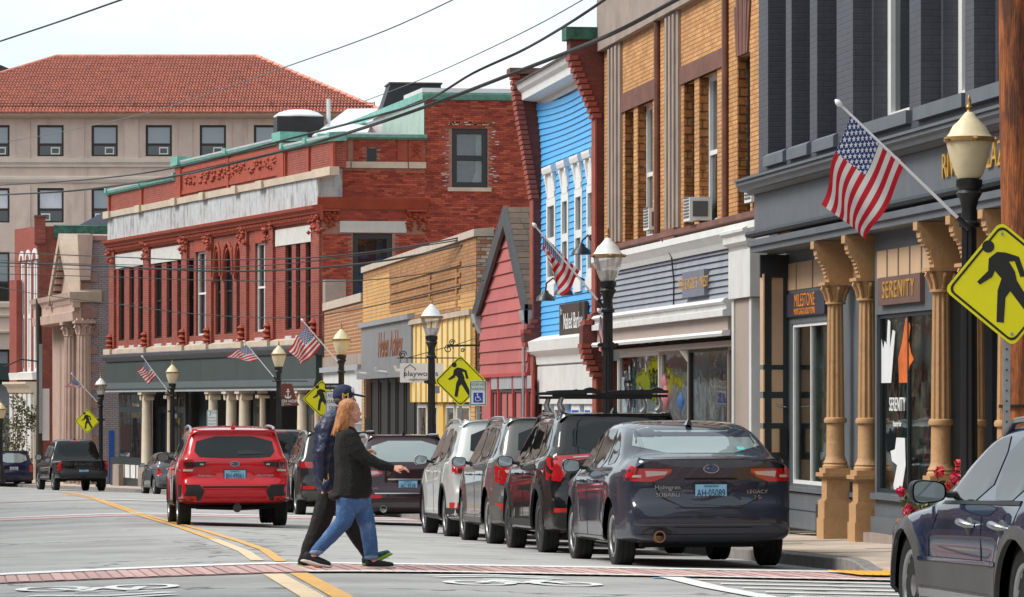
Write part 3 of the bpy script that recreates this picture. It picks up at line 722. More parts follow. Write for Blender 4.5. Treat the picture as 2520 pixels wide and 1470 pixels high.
moulding('awning_box', M['taupe_paint'], er, pi0, eE, [(0, zs0 - .27), (.13, zs0 - .275), (.13, zs0 - .48), (0, zs0 - .5)])
moulding('awning_bar', M['white_trim'], er, pi0 - .05, eE, [(.1, zs0 - .48), (.22, zs0 - .49), (.24, zs0 - .53), (.22, zs0 - .57), (.1, zs0 - .56)])
zrh = E.z(Cx(1185), Cy(705, 780), .02)
n = 12; z_a, z_b = zrh + .06, zs0 - .5
for k in range(n):
    h = (z_b - z_a) / n; z0_ = z_a + h * k
    MB().prism([(-.05, z0_), (.02, z0_ + .004), (.045, z0_ + h * .5), (.02, z0_ + h - .004), (-.05, z0_ + h)], 'x', pi0, eE - .05).build('shutter_slat', M['taupe_paint'], er)
for cxp in (300, 805, 925, 1115, 1505, 1935):
    panel(er, 'awning_bracket', M['rail_black'], E.u(Cx(cxp + 24)), E.u(Cx(cxp - 24)), .04, .12, z_a + .04, z_b - .05)
moulding('window_head', M['taupe_paint'], er, pi0, eE, [(-.1, zrh - .04), (.05, zrh - .04), (.05, zrh + .05), (-.1, zrh + .06)])
zb_e = -2.05; zw = -1.35
for i, (ca, cb, mt_) in enumerate(((265, 900, 'white_trim'), (940, 1355, 'taupe_paint'), (1365, 1955, 'window_dark'), (1962, 2115, 'taupe_paint'))):
    window(er, E.u(Cx(cb)), E.u(Cx(ca)), zw, zrh - .04, -.05, M[mt_], M['shop_glass'], .05, .06, 0, 0, 'shop_window')
panel(er, 'bulkhead', M['taupe_paint'], pi0, eE, -.06, .02, zb_e - .2, zw)
panel(er, 'shop_floor', M['room_grey'], pi0, eE, -1.6, -.12, zw - .05, zw)
panel(er, 'shop_back', M['room_grey'], pi0, eE, -1.65, -1.6, zw, zrh)
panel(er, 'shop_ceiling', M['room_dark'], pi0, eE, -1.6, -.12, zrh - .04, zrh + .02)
pm('poster_yellow', (.62, .5, .05), .6, .25, 2); pm('cloth_blue', (.02, .09, .25), .7, .4, 5); 
panel(er, 'display_poster', M['poster_teal'], E.u(Cx(870), -.3), E.u(Cx(510), -.3), -.36, -.33, zw + .05, E.z(Cx(600), Cy(1120, 780), -.3))
panel(er, 'display_card', M['poster_yellow'], E.u(Cx(1740), -.4), E.u(Cx(1370), -.4), -.46, -.43, -.25, zrh - .25)
MB().lathe([(.16, zw), (.16, zrh - .3), (.34, zrh - .05)], 18, (E.u(Cx(1640), -.35), -.30, 0)).build('display_column', M['stucco_white'], er, 40)
for (cxp, cyp, r_, mt_) in ((1420, 1240, .22, 'poster_yellow'), (1470, 1420, .2, 'cloth_blue'), (1800, 1330, .13, 'pumpkin'), (1890, 1300, .12, 'pumpkin'), (1440, 1540, .3, 'cloth_blue'), (1180, 1250, .3, 'cloth_pink'), (1200, 1480, .34, 'cloth_pink')):
    MB().lathe([(0, -r_), (r_ * .7, -r_ * .7), (r_, 0), (r_ * .7, r_ * .7), (0, r_)], 12, (E.u(Cx(cxp), -.25), -.32, E.z(Cx(cxp), Cy(cyp, 780), -.25))).build('display_piece', M[mt_], er, 60)
# garland of dry leaves
b = MB(); rr = random.Random(3); u_c = E.u(Cx(1850), -.2); z_c = E.z(Cx(1850), Cy(980, 780), -.2)
for _ in range(90):
    p = Vector((u_c + rr.gauss(0, .35), -.2 + rr.gauss(0, .04), z_c + rr.gauss(0, .28))); s_ = .05
    q = [p + Vector((rr.uniform(-s_, s_), rr.uniform(-s_, s_), rr.uniform(-s_, s_))) for _ in range(4)]; b.add(q, [(0, 1, 2, 3)])
b.build('leaf_garland', M['dry_leaf'], er, fix=False)['kind'] = 'stuff'
# pilaster at the near end of the shop front
pz0 = E.z(Cx(2140), Cy(0, 780) , .2)
u0, u1 = E.u(Cx(2425), .12), E.u(Cx(2120), .12)
pl = panel(er, 'shop_pilaster', M['taupe_paint'], u0 + .25, u1 - .12, -.1, .13, zb_e - .2, pz0 + .05)
for ua in (u0 + .06, u1 - .1): panel(pl, 'fluted_strip', M['white_paint'], ua, ua + .16, -.08, .15, zb_e - .2, pz0 + .05)
panel(pl, 'pilaster_block', M['white_paint'], u0 - .1, u1 + .05, -.05, .2, pz0 + .06, pz0 + .75)
moulding('pilaster_cornice', M['white_paint'], pl, u0 - .1, u1 + .18, [(0, pz0 + .75), (.15, pz0 + .75), (.18, pz0 + .82), (.26, pz0 + .86), (.26, pz0 + .96), (.31, pz0 + 1.0), (.31, pz0 + 1.04), (0, pz0 + 1.2)])
# ================================================================== C  blue clapboard house between brick fire walls
pm('blue_board', (.08, .38, .74), .55, .07, 3, per_object=.05, stain=(.06, .28, .58), stain_amt=.5, stain_scale=3)
brick_mat('brick_dark_red', (.15, .028, .018), (.11, .02, .014), (.09, .035, .028), .21, .08, .008, .7, .25)
pm('brick_red_edge', (.26, .055, .035), .75, .25, 9)
pm('copper_green', (.14, .36, .30), .6, .25, 4, stain=(.20, .46, .38), stain_amt=.6, stain_scale=5, per_object=.08)
pm('copper_pale', (.30, .42, .37), .6, .15, 2, stain=(.18, .34, .28), stain_amt=.5, stain_scale=2, streak=1)
pm('copper_dark', (.03, .12, .08), .6, .3, 4, stain=(.01, .03, .02), stain_amt=.7, stain_scale=5, stain_pos=.5)
pm('brown_wood', (.05, .028, .02), .7, .3, 6)
pm('blue_panel', (.01, .08, .36), .5, .1)
YW = 68.62; YL = 77.5
Bf = Facade((11.62, YW)); bE = YL - YW
br_ = Bf.root('clapboard_house', 'bright blue clapboard house front with white cornice between two brick fire walls', 'house')
zb0 = Bf.z(1400, 826); ztop = Bf.z(1345, 262)
wz1 = [Bf.z(x, y) for x, y in ((1360, 497), (1394, 480), (1428, 462), (1456, 447))]
wins = [(1350, 1371), (1386, 1403), (1419, 1437), (1449, 1466)]
zwt = sum(wz1) / 4; zwb = Bf.z(1360, 700)
wu = [(Bf.u(b_), Bf.u(a_)) for a_, b_ in wins]
MB().box(0, bE, -8, -.06, -2.5, ztop + .6).build('wall', M['blue_board'], br_)
hb = .128; k = 0; z = zb0
while z < ztop + .02:
    t = max(0, (z - zwt - .7) / (ztop - zwt - .7)); sag = -.16 * t; flare = .10 * t * t
    segs = [(0, bE)]
    if zwb - .22 < z < zwt + .02:
        segs = []; p0 = 0
        for (a, c) in sorted(wu): segs.append((p0, a - .02)); p0 = c + .02
        segs.append((p0, bE))
    for (a, c) in segs:
        if c - a < .05: continue
        n = 8 if t > 0 and len(segs) == 1 else 1; vs = []; fs = []
        for i in range(n + 1):
            u = a + (c - a) * i / n; s_ = sag * 4 * (u / bE) * (1 - u / bE)
            vs += [(u, -.05, z + s_), (u, .035 + flare, z + s_), (u, .012 + flare + .02 * t, z + hb + s_), (u, -.05, z + hb + s_)]
        for i in range(n):
            for q in range(4): fs.append((4 * i + q, 4 * i + (q + 1) % 4, 4 * i + 4 + (q + 1) % 4, 4 * i + 4 + q))
        fs += [(0, 1, 2, 3), tuple(4 * n + q for q in (3, 2, 1, 0))]
        MB().add(vs, fs).build('clapboard', M['blue_board'], br_)
    z += hb; k += 1
for i, (a, c) in enumerate(wu):
    w = window(br_, a - .02, c + .02, zwb, zwt, .045, M['white_trim'], M['glass'], .15, .08, .5)
    MB().box(a - .02, c + .02, 0, .07, zwb - .25, zwb).build('sill_panel', M['white_trim'], w)
    h = MB().prism([(0, zwt), (.05, zwt), (.05, zwt + .5), (0, zwt + .5)], 'x', a + .1, c - .1)
    for ua in (a - .02, c - .16): h.prism([(.02, zwt + .1), (.05, zwt + .12), (.07, zwt + .3), (.10, zwt + .42), (.10, zwt + .5), (.02, zwt + .5)], 'x', ua, ua + .18)
    h.build('hood_bracket', M['white_trim'], w)
    MB().prism([(0, zwt + .5), (.12, zwt + .5), (.14, zwt + .58), (.14, zwt + .63), (0, zwt + .67)], 'x', a - .06, c + .06).build('hood', M['white_trim'], w)
zc0 = ztop
moulding('cornice', M['white_trim'], br_, -.0, bE + .02, [(0, zc0), (.1, zc0), (.1, zc0 + .13), (.42, zc0 + .16), (.43, zc0 + .3), (.5, zc0 + .36), (.54, zc0 + .46), (0, zc0 + .5)])
pm('roof_felt', (.09, .075, .07), .9, .3)
moulding('roof', M['roof_felt'], br_, -.0, bE + .02, [(.57, zc0 + .46), (.58, zc0 + .5), (-8, zc0 + 1.2), (-8, zc0 + .4)])
zsn = Bf.z(1408, 785, .1)
sg = panel(br_, 'sign_board', M['brown_wood'], Bf.u(1441, .1), Bf.u(1379, .1), .05, .12, zsn - .30, zsn + .30)
lettering('Naked Barley', .44, M['letter_white'], sg, (Bf.u(1410, .1) - .1, .123, zsn - .05), R(180), .002, .9, spacing=1.06)
lettering('the', .22, M['letter_white'], sg, (Bf.u(1384, .1), .123, zsn + .17), R(180), .002, .95)
def gooseneck(xp, yp, drop, reach):
    u, z_ = Bf.u(xp, .3), Bf.z(xp, yp, .3); t = (u, .04, z_)
    l = MB().tube([(u, .03, z_), (u, .2, z_ + .08), (u, reach * .7, z_ + .16), (u, reach, z_ + .06), (u, reach + .02, z_ - drop)], .018, 6).build('lamp_arm', M['rail_black'], br_)
    MB().lathe([(.05, .0), (.07, -.05), (.16, -.12), (.19, -.2), (.17, -.2), (.0, -.1)], 14, (u, reach + .02, z_ - drop + .02)).build('lamp_shade', M['rail_black'], l, 40)
gooseneck(1405, 690, .1, .42); gooseneck(1360, 705, .1, .42); gooseneck(1440, 600, .02, .35)
# pent cornice and shop front
zp = Bf.z(1395, 832, .25)
moulding('pent_cornice', M['white_trim'], br_, -.0, bE + .3, [(0, zp - .5), (.12, zp - .46), (.14, zp - .3), (.27, zp - .2), (.3, zp), (0, zp + .12)])
panel(br_, 'white_frieze', M['white_paint'], 0, bE, -.05, .1, zp - 1.25, zp - .5)
zs_ = zp - 1.25
for (xa, xb, mt_) in ((1336, 1352, 'glass'), (1366, 1384, 'glass'), (1408, 1424, 'blue_panel'), (1440, 1452, 'blue_panel'), (1458, 1470, 'glass')):
    a, c = Bf.u(xb, .05), Bf.u(xa, .05); f = MB().box(a - .12, c + .12, -.06, .05, -2.4, zs_).build('shop_post', M['white_trim'], br_)
    MB().box(a, c, .051, .06, -2.2, zs_ - .12).build('pane' if mt_ == 'glass' else 'blue_panel', M[mt_], f)
panel(br_, 'shopfront_wall', M['white_paint'], 0, bE, -.2, -.07, -2.6, zs_)
# fire walls, side profile measured on the face turned to the camera
def fire_wall(pts, Y0, th, cap_z, label_cap):
    prof = [(at_Y(x, y, Y0).x, at_Y(x, y, Y0).z) for x, y in pts]
    b = MB(); n = len(prof)
    loc = [(11.62 - X, z) for X, z in prof]               # out, z
    back = [(-2.0, loc[0][1]), (-2.0, -2.6), (loc[-1][0], -2.6)]
    full = loc[::-1] + []
    poly = [(-2.0, -2.6)] + [(loc[-1][0], -2.6)] + loc[::-1] + [(-2.0, loc[0][1])]
    u0 = Y0 - YW
    w = MB().prism(poly, 'x', u0, u0 + th).build('fire_wall', M['brick_dark_red'], br_)
    # corbel courses along the stepped edge: one brick row each
    L = [Vector(p) for p in loc]
    for a, c in zip(L, L[1:]):
        if (c - a).length < .02 or abs(a.x - c.x) < .02: continue
        m = max(1, int(abs(c.y - a.y) / .095))
        for i in range(m):
            p = a.lerp(c, (i + .5) / m); MB().box(u0 - .03, u0 + th + .02, p.x - .12, p.x + .035, p.y - .04, p.y + .04).build('corbel_brick', M['brick_red_edge'], w)
    for a, c in zip(L, L[1:]):
        if abs(a.x - c.x) < .02 and abs(a.y - c.y) > .5:
            MB().box(u0 - .01, u0 + th + .01, a.x - .02, a.x + .012, c.y, a.y).build('wall_edge', M['brick_red_edge'], w)
    MB().box(u0 - .06, u0 + th + .06, -2.05, loc[0][0] + .08, loc[0][1], loc[0][1] + cap_z).build('wall_cap', M['copper_dark'] if label_cap else M['brownstone'], w)
fire_wall([(1403, 97), (1403, 135), (1466, 292), (1468, 770), (1434, 802), (1434, 845), (1444, 885), (1468, 930), (1468, 1060)], YW - .02, .4, .22, True)
fire_wall([(1264, 182), (1270, 235), (1312, 490), (1313, 785), (1288, 822), (1290, 840), (1313, 872), (1313, 1040)], YL + .0, .4, .12, False)

# ================================================================== D  red shingled gable house
pm('red_shingle', (.40, .105, .10), .7, .14, 5, per_object=.10, stretch=(6, 6, .6), bump=.3, bscale=12)
pm('roof_shingle', (.095, .068, .05), .9, .2, 8, .3, 60, per_object=.22)
pm('rake_dark', (.05, .05, .055), .5, .2)
pm('trim_grey', (.33, .34, .36), .5, .15)
pm('red_post', (.42, .05, .045), .55, .12)
H0 = YL + .42
Rf = Facade((11.4, H0)); rE = Rf.u(1183)
rr_ = Rf.root('gable_house', 'small red shingled house with steep gable and brown shingle roof', 'house')
ua = Rf.u(1240, .12); za_ = Rf.z(1240, 522, .12); ze = Rf.z(1183, 757)
zl = Rf.z(1240, 1082)
def gable_u(z): t = max(0, min(1, (za_ - z) / (za_ - ze))); return (ua + (0.02 - ua) * t, ua + (rE - ua) * t)
MB().prism([(0.02, -2.7), (rE, -2.7), (rE, ze), (ua, za_), (0.02, ze)], 'y', -6.5, -.03).build('wall', M['red_shingle'], rr_)
z = Rf.z(1240, 925); ch = .27; k = 0
while z < za_ - .05:
    a0, c0 = gable_u(z); a1, c1 = gable_u(z + ch)
    rs = random.Random(k); u = a0; prev = a0
    n = max(1, int((c0 - a0) / 1.25)); cuts = [a0 + (c0 - a0) * i / n + (rs.uniform(-.2, .2) if 0 < i < n else 0) for i in range(n + 1)]
    for p, q in zip(cuts, cuts[1:]):
        p1, q1 = max(p, a1), min(q, c1)
        if q1 - p1 < .02: p1 = q1 = (max(p, min(q, (a1 + c1) / 2)))
        d = .034 + .006 * rs.random()
        MB().add([(p, -.03, z), (q, -.03, z), (q, d, z), (p, d, z), (p1, -.03, z + ch), (q1, -.03, z + ch), (q1, .004, z + ch), (p1, .004, z + ch)],
                 [(0, 1, 2, 3), (4, 7, 6, 5), (3, 2, 6, 7), (0, 3, 7, 4), (1, 5, 6, 2)]).build('shingle_course', M['red_shingle'], rr_)
    z += ch; k += 1
# roof: two slopes running back from the street, near one with its shingles
ov = .12
def slope(s):                                        # s = -1 near slope, +1 far slope
    e = -.35 if s < 0 else rE + .35
    ez = ze - .35 * (za_ - ze) / (ua if s < 0 else rE - ua)
    return e, ez
for s in (-1, 1):
    e, ez = slope(s)
    MB().add([(ua, ov, za_ + .1), (ua, -6.5, za_ + .1), (e, -6.5, ez + .1), (e, ov, ez + .1), (ua, ov, za_ + .02), (ua, -6.5, za_ + .02), (e, -6.5, ez + .02), (e, ov, ez + .02)],
             [(0, 1, 2, 3), (4, 7, 6, 5), (0, 3, 7, 4), (2, 6, 7, 3), (1, 5, 6, 2)]).build('roof_deck', M['roof_shingle'], rr_)
    rk = MB().add([(ua, ov + .02, za_ + .12), (ua, ov + .02, za_ - .28), (e, ov + .02, ez - .28), (e, ov + .02, ez + .12), (ua, ov - .06, za_ + .12), (ua, ov - .06, za_ - .28), (e, ov - .06, ez - .28), (e, ov - .06, ez + .12)],
                  [(0, 1, 2, 3), (4, 7, 6, 5), (1, 5, 6, 2), (0, 3, 7, 4), (2, 6, 7, 3)]).build('rake_board', M['rake_dark'], rr_)
    uu = (e, e + .55) if s < 0 else (e - .55, e)
    MB().prism([(-.4, ez - .42), (ov - .1, ez - .42), (ov + .02, ez - .2), (ov + .06, ez + .0), (-.4, ez + .02)], 'x', *uu).build('eave_return', M['trim_grey'], rr_)
e, ez = slope(-1); nR = 17
for i in range(nR):
    t0, t1 = i / nR, (i + 1.12) / nR
    yy = ov; j = 0; rs = random.Random(i)
    while yy > -3.4:
        w = rs.uniform(.28, .5); y2 = max(yy - w + .01, -3.45)
        A = lambda t, up, y_: (e + (ua - e) * t, y_, ez + .1 + (za_ - ez) * t + up)
        lift = .012 + .010 * rs.random()
        MB().add([A(t0, lift, yy), A(t0, lift, y2), A(min(t1, 1), .006, y2), A(min(t1, 1), .006, yy), A(t0, 0, yy), A(t0, 0, y2)], [(0, 1, 2, 3), (0, 4, 5, 1)]).build('shingle', M['roof_shingle'], rr_)
        yy -= w; j += 1
# street-level windows
zr0 = Rf.z(1250, 925)
for (xa, xb) in ((1212, 1226), (1231, 1262), (1266, 1297), (1300, 1311)):
    a, c = Rf.u(xb), Rf.u(xa)
    window(rr_, a, c, -1.9, zr0 - .3, .0, M['rake_dark'], M['glass'], .05, .06, .45, 1 if c - a > .9 else 0)
    panel(rr_, 'window_apron', M['trim_grey'], a, c, -.02, .03, zr0 - .28, zr0 - .02)
for xa in (1210, 1228, 1264, 1298, 1312): panel(rr_, 'post', M['red_post'], Rf.u(xa) - .05, Rf.u(xa) + .05, -.02, .03, -2.6, zr0)
panel(rr_, 'head_board', M['red_post'], 0, rE, -.02, .07, zr0 - .02, zr0 + .05)
MB().tube([(Rf.u(1296), .06, Rf.z(1296, 850)), (Rf.u(1294), .07, -2.4)], .035, 6).build('conduit', M['trim_grey'], rr_)

# ================================================================== E  tan brick shop with grey and yellow fronts
brick_mat('brick_tan', (.43, .205, .07), (.29, .125, .042), (.17, .10, .055), .2, .085, .010, .8, .25, soot=(.17, .09, .05), soot_amt=.65)
brick_mat('brick_tan_light', (.60, .29, .07), (.50, .34, .16), (.24, .13, .06), .2, .1, .010, .8, .25)
brick_mat('brick_side_mixed', (.32, .13, .06), (.55, .48, .42), (.16, .08, .05), .24, .085, .010, .85, .3)
pm('coping', (.46, .38, .31), .8, .15, 2, stain=(.3, .24, .2), stain_amt=.4)
pm('grey_panel', (.20, .205, .215), .5, .08, 1.5, stain=(.27, .275, .285), stain_amt=.4, stain_scale=3, streak=1)
pm('yellow_board', (.74, .57, .27), .55, .07, 3)
pm('batten', (.66, .42, .10), .55, .07)
pm('copper_letter', (.34, .10, .03), .35, .2, metal=.4)
Tf = Facade((11.4, 86.0)); tE = Tf.u(894)
tr_ = Tf.root('shop_building', 'low tan brick shop with a grey sign panel and yellow board siding', 'building')
ztp = (Tf.z(1000, 641) + Tf.z(1140, 588)) / 2
zpan = Tf.z(960, 800)
wall_mesh(0, tE, zpan - .3, ztp, [], .1, 8).build('wall', M['brick_tan'], tr_)
MB().box(0, tE, -8, -.2, -2.9, zpan - .3).build('lower_wall', M['paint_dark'], tr_)
panel(tr_, 'light_brick_panel', M['brick_tan_light'], Tf.u(960), tE, 0, .012, zpan, ztp - .22)
b = MB()                                                   # worn corbel grid on the parapet: raised brick bands
for k in range(9):
    z_ = ztp - .55 - k * .26
    MB().box(Tf.u(1135), Tf.u(962), .0, .035, z_, z_ + .09).build('brick_band', M['brick_tan'], tr_)
for xp in (1062, 1128): MB().box(Tf.u(xp), Tf.u(xp) + .3, .001, .04, ztp - 2.5, ztp - .6).build('brick_strip', M['brick_tan'], tr_)
moulding('soldier_course', M['brick_tan_light'], tr_, 0, tE, [(0, zpan - .08), (.02, zpan - .08), (.02, zpan + .42), (0, zpan + .42)])
moulding('coping', M['coping'], tr_, -.05, tE + .1, [(-.4, ztp), (.06, ztp), (.06, ztp + .16), (-.4, ztp + .2)])
panel(tr_, 'side_brickwork', M['brick_side_mixed'], -.02, 0, -3.5, -.02, -1, ztp - .02)
panel(tr_, 'end_pier', M['brick_tan_light'], tE - .5, tE, 0, .03, -2.9, zpan - .3)
panel(tr_, 'end_pier', M['brick_tan_light'], .02, .7, 0, .03, -2.6, zpan - .3)
# grey sign panel half
zg0 = Tf.z(950, 905, .1); zg1 = Tf.z(950, 797, .1); ug0, ug1 = Tf.u(1013, .1), tE - .55
gp = panel(tr_, 'sign_panel', M['grey_panel'], ug0, ug1, .02, .12, zg0, zg1)
moulding('panel_cap', M['trim_grey'], tr_, ug0, ug1 + .1, [(0, zg1), (.2, zg1), (.22, zg1 + .12), (0, zg1 + .16)])
moulding('panel_foot', M['grey_panel'], tr_, ug0, ug1 + .1, [(0, zg0 - .28), (.24, zg0 - .28), (.24, zg0), (0, zg0 + .02)])
zl_ = Tf.z(960, 850, .1)
lettering('Helen Ashley', .98, M['copper_letter'], gp, ((Tf.u(932, .1) + Tf.u(992, .1)) / 2, .125, zl_), R(180), .008, 1.05, shear=.3, spacing=1.05)
for xp in (905, 955, 1005):
    MB().tube([(Tf.u(xp, .2), .2, zg0 - .15), (Tf.u(xp, .2), .5, zg0 - .12), (Tf.u(xp, .2), .55, zg0 - .02)], .04).build('spot_lamp', M['white_trim'], tr_)
hx = [(902, 920), (924, 943), (946, 962), (966, 982), (986, 1008)]
for xa, xb in hx: window(tr_, Tf.u(xb), Tf.u(xa), -2.5, zg0 - .3, -.12, M['window_dark'], M['glass'], .08, .08, 0, 0, 'shop_window')
panel(tr_, 'window_post', M['window_dark'], ug0, ug1, -.19, -.15, -2.9, zg0 - .28)
# yellow half
uy0, uy1 = Tf.u(1163, .05), Tf.u(1014, .05); zy1 = Tf.z(1090, 787, .05); zy0 = Tf.z(1040, 990, .05)
panel(tr_, 'board_siding', M['yellow_board'], uy0, uy1, .02, .06, zy0, zy1)
nb_ = 11
for k in range(nb_ + 1):
    u = uy0 + (uy1 - uy0 - .06) * k / nb_; panel(tr_, 'batten', M['batten'], u, u + .06, .06, .1, zy0, zy1)
panel(tr_, 'siding_cap', M['coping'], uy0 - .05, uy1 + .05, .02, .14, zy1, zy1 + .12)
panel(tr_, 'yellow_door', M['batten'], Tf.u(1088), Tf.u(1074), -.1, -.02, -2.6, zy0)
panel(tr_, 'shopfront_wall', M['yellow_board'], uy0, uy1, -.19, -.12, -2.9, zy0)
for xa, xb in ((1022, 1044), (1050, 1070), (1092, 1112), (1118, 1150)): window(tr_, Tf.u(xb), Tf.u(xa), -2.3, zy0 - .05, -.05, M['white_trim'], M['glass'], .09, .06, 0, 0, 'shop_window')

# ================================================================== F  small brown brick shop
brick_mat('brick_brown', (.30, .11, .04), (.23, .08, .03), (.42, .27, .15), .26, .11, .02, .85, .2)
Kf = Facade((11.4, 86 + tE + .15)); kE = Kf.u(798)
kr = Kf.root('shop_building', 'small brown brick shop with stone coping beside the ornate red block', 'building')
zk = Kf.z(840, 737); zkb = Kf.z(840, 890)
wall_mesh(0, kE, zkb - .1, zk, [], .1, 6).build('wall', M['brick_brown'], kr)
moulding('coping', M['coping'], kr, 0, kE, [(-.4, zk - .22), (.06, zk - .22), (.06, zk + .02), (-.4, zk + .05)])
panel(kr, 'corner_post', M['stone_grey'], kE - .9, kE, -.6, .05, zk, zk + .75)
moulding('stone_band', M['stone_grey'], kr, 0, kE, [(0, zkb - .15), (.05, zkb - .15), (.05, zkb + .18), (0, zkb + .18)])
moulding('white_fascia', M['white_paint'], kr, 0, kE, [(-.1, zkb - 1.7), (.03, zkb - 1.7), (.03, zkb - .15), (-.1, zkb - .15)])
moulding('metal_trim', M['trim_grey'], kr, 0, kE, [(0, zkb - .3), (.16, zkb - .3), (.16, zkb - .15), (0, zkb - .15)])
panel(kr, 'lower_wall', M['grey_panel'], 0, kE, -.3, -.02, -2.9, zkb - 1.7)
for xa, xb in ((800, 830), (838, 860), (866, 890)): window(kr, Kf.u(xb), Kf.u(xa), -2.3, zkb - 1.8, .0, M['trim_grey'], M['glass'], .08, .05, 0, 0, 'shop_window')

# ================================================================== G  ornate red brick and terracotta block
brick_mat('brick_red', (.27, .047, .029), (.19, .03, .02), (.28, .115, .085), .21, .075, .009, .8, .2)
pm('brick_bed', (.33, .16, .12), .9, .25, 3)
pm('terracotta', (.30, .05, .023), .7, .2, 2.5, .3, 25, stain=(.25, .045, .025), stain_amt=.4, stain_scale=2)
pm('render_grey', (.42, .43, .44), .8, .16, 3, .2, 30, stain=(.17, .16, .15), stain_amt=.85, stain_scale=4.5, stain_pos=.57, streak=1)
pm('limestone', (.50, .41, .32), .8, .15, 2, stain=(.5, .32, .13), stain_amt=.4, stain_scale=3, streak=1)
pm('lintel_pale', (.52, .51, .48), .75, .1, 2)
pm('metal_white', (.62, .63, .64), .35, .12, 1.5, metal=.2)
pm('membrane_black', (.02, .021, .024), .6, .2)
pm('green_sign', (.047, .064, .062), .5, .1, 1, per_object=.04)
pm('fascia_grey', (.105, .11, .135), .5, .12)
pm('cream', (.62, .52, .40), .55, .08)
m, n_, l_, b_ = nodes('brick_piece'); M['brick_piece'] = m
gi = n_.new('ShaderNodeNewGeometry'); oi = n_.new('ShaderNodeObjectInfo'); ad = n_.new('ShaderNodeMath'); fr = n_.new('ShaderNodeMath'); fr.operation = 'FRACT'
l_.new(gi.outputs['Random Per Island'], ad.inputs[0]); l_.new(oi.outputs['Random'], ad.inputs[1]); l_.new(ad.outputs[0], fr.inputs[0])
cr = n_.new('ShaderNodeValToRGB'); E_ = cr.color_ramp.elements
E_[0].color = (.18, .024, .016, 1); E_[1].color = (.47, .10, .045, 1); E_.new(.3).color = (.28, .042, .026, 1); E_.new(.75).color = (.36, .06, .032, 1)
l_.new(fr.outputs[0], cr.inputs['Fac']); l_.new(cr.outputs['Color'], b_.inputs['Base Color']); b_.inputs['Roughness'].default_value = .85
def brickwork(parent, u0, u1, z0, z1, holes, single=0, w=.235, h=.068, gap=.011, th=.022, y=0.0, near=None):
    """Courses of real bricks on a bed; the first ones nearest 'near' are objects of their own, the rest one part."""
    cells = []; k = 0; z = z0
    while z + h - gap < z1 + .001:
        u = u0 - (w / 2 if k % 2 else 0)
        while u < u1:
            a, c = max(u + gap / 2, u0), min(u + w - gap / 2, u1)
            if c - a > .04 and not any(a < H[1] and c > H[0] and z < H[3] and z + h > H[2] for H in holes):
                full = abs((c - a) - (w - gap)) < 1e-4; cells.append((a, c, z, z + h - gap, full))
            u += w
        z += h; k += 1
    if near: cells.sort(key=lambda q: ((q[0] + q[1]) / 2 - near[0]) ** 2 + ((q[2] + q[3]) / 2 - near[1]) ** 2)
    me = MB().box(-(w - gap) / 2, (w - gap) / 2, 0, th, 0, h - gap).mesh('brick'); rest = MB(); c_ = 0
    rs = random.Random(5)
    for (a, c, d, e_, full) in cells:
        if full and c_ < single:
            o = link('brick', me, M['brick_piece'], parent); o.location = ((a + c) / 2, y + rs.uniform(-.004, .003), d); c_ += 1
        else: rest.box(a, c, y, y + th + rs.uniform(-.004, .003), d, e_)
    r_ = rest.build('brick', M['brick_piece'], parent, fix=False); r_['kind'] = 'stuff'

Q = Facade((11.4, 123.8), 11.2); qE = Q.u(274)
qr = thing('ornate_brick_building', 'ornate red brick and terracotta block with green copper cornice and green shop front', 'building', Q.P0, Q.rz)
zq = lambda x, y, o=0: Q.z(x, y, o)
z_cop = zq(560, 395, .2); z_st1 = zq(700, 437, .1); z_st0 = zq(700, 452, .1); z_gr0 = zq(640, 535); z_li = zq(740, 567); z_sl = zq(700, 838, .12); z_g1 = zq(400, 868, .5); z_g0 = zq(500, 938, .3)
# second-floor piers and openings, from near corner to far end (picture columns on the wall plane)
piers = [(772, 790), (739, 752), (718, 728), (683, 702), (663, 677), (597, 628), (573, 582), (543, 552), (520, 530), (477, 497), (449, 462), (423, 436), (398, 410), (368, 380), (352, 364), (330, 340), (306, 318), (274, 292)]
ops = []
cols = [(752, 772), (728, 739), (702, 718), (628, 660), (582, 597), (552, 573), (530, 543), (482, 515), (462, 477), (436, 449), (410, 423), (380, 398), (340, 352), (318, 330), (292, 306)]
zwin = z_sl + .35
for (xa, xb) in cols:
    tall = z_li - .42
    if (xa, xb) in ((628, 660), (482, 515)): tall = zq(640, 598)
    if (xa, xb) in ((582, 597), (552, 573), (530, 543)): tall = zq(565, 610)
    ops.append((Q.u(xb), Q.u(xa), zwin, tall, .22))
wall_mesh(0, qE, z_sl, z_cop, ops, .5, 6).build('wall', M['brick_red'], qr)
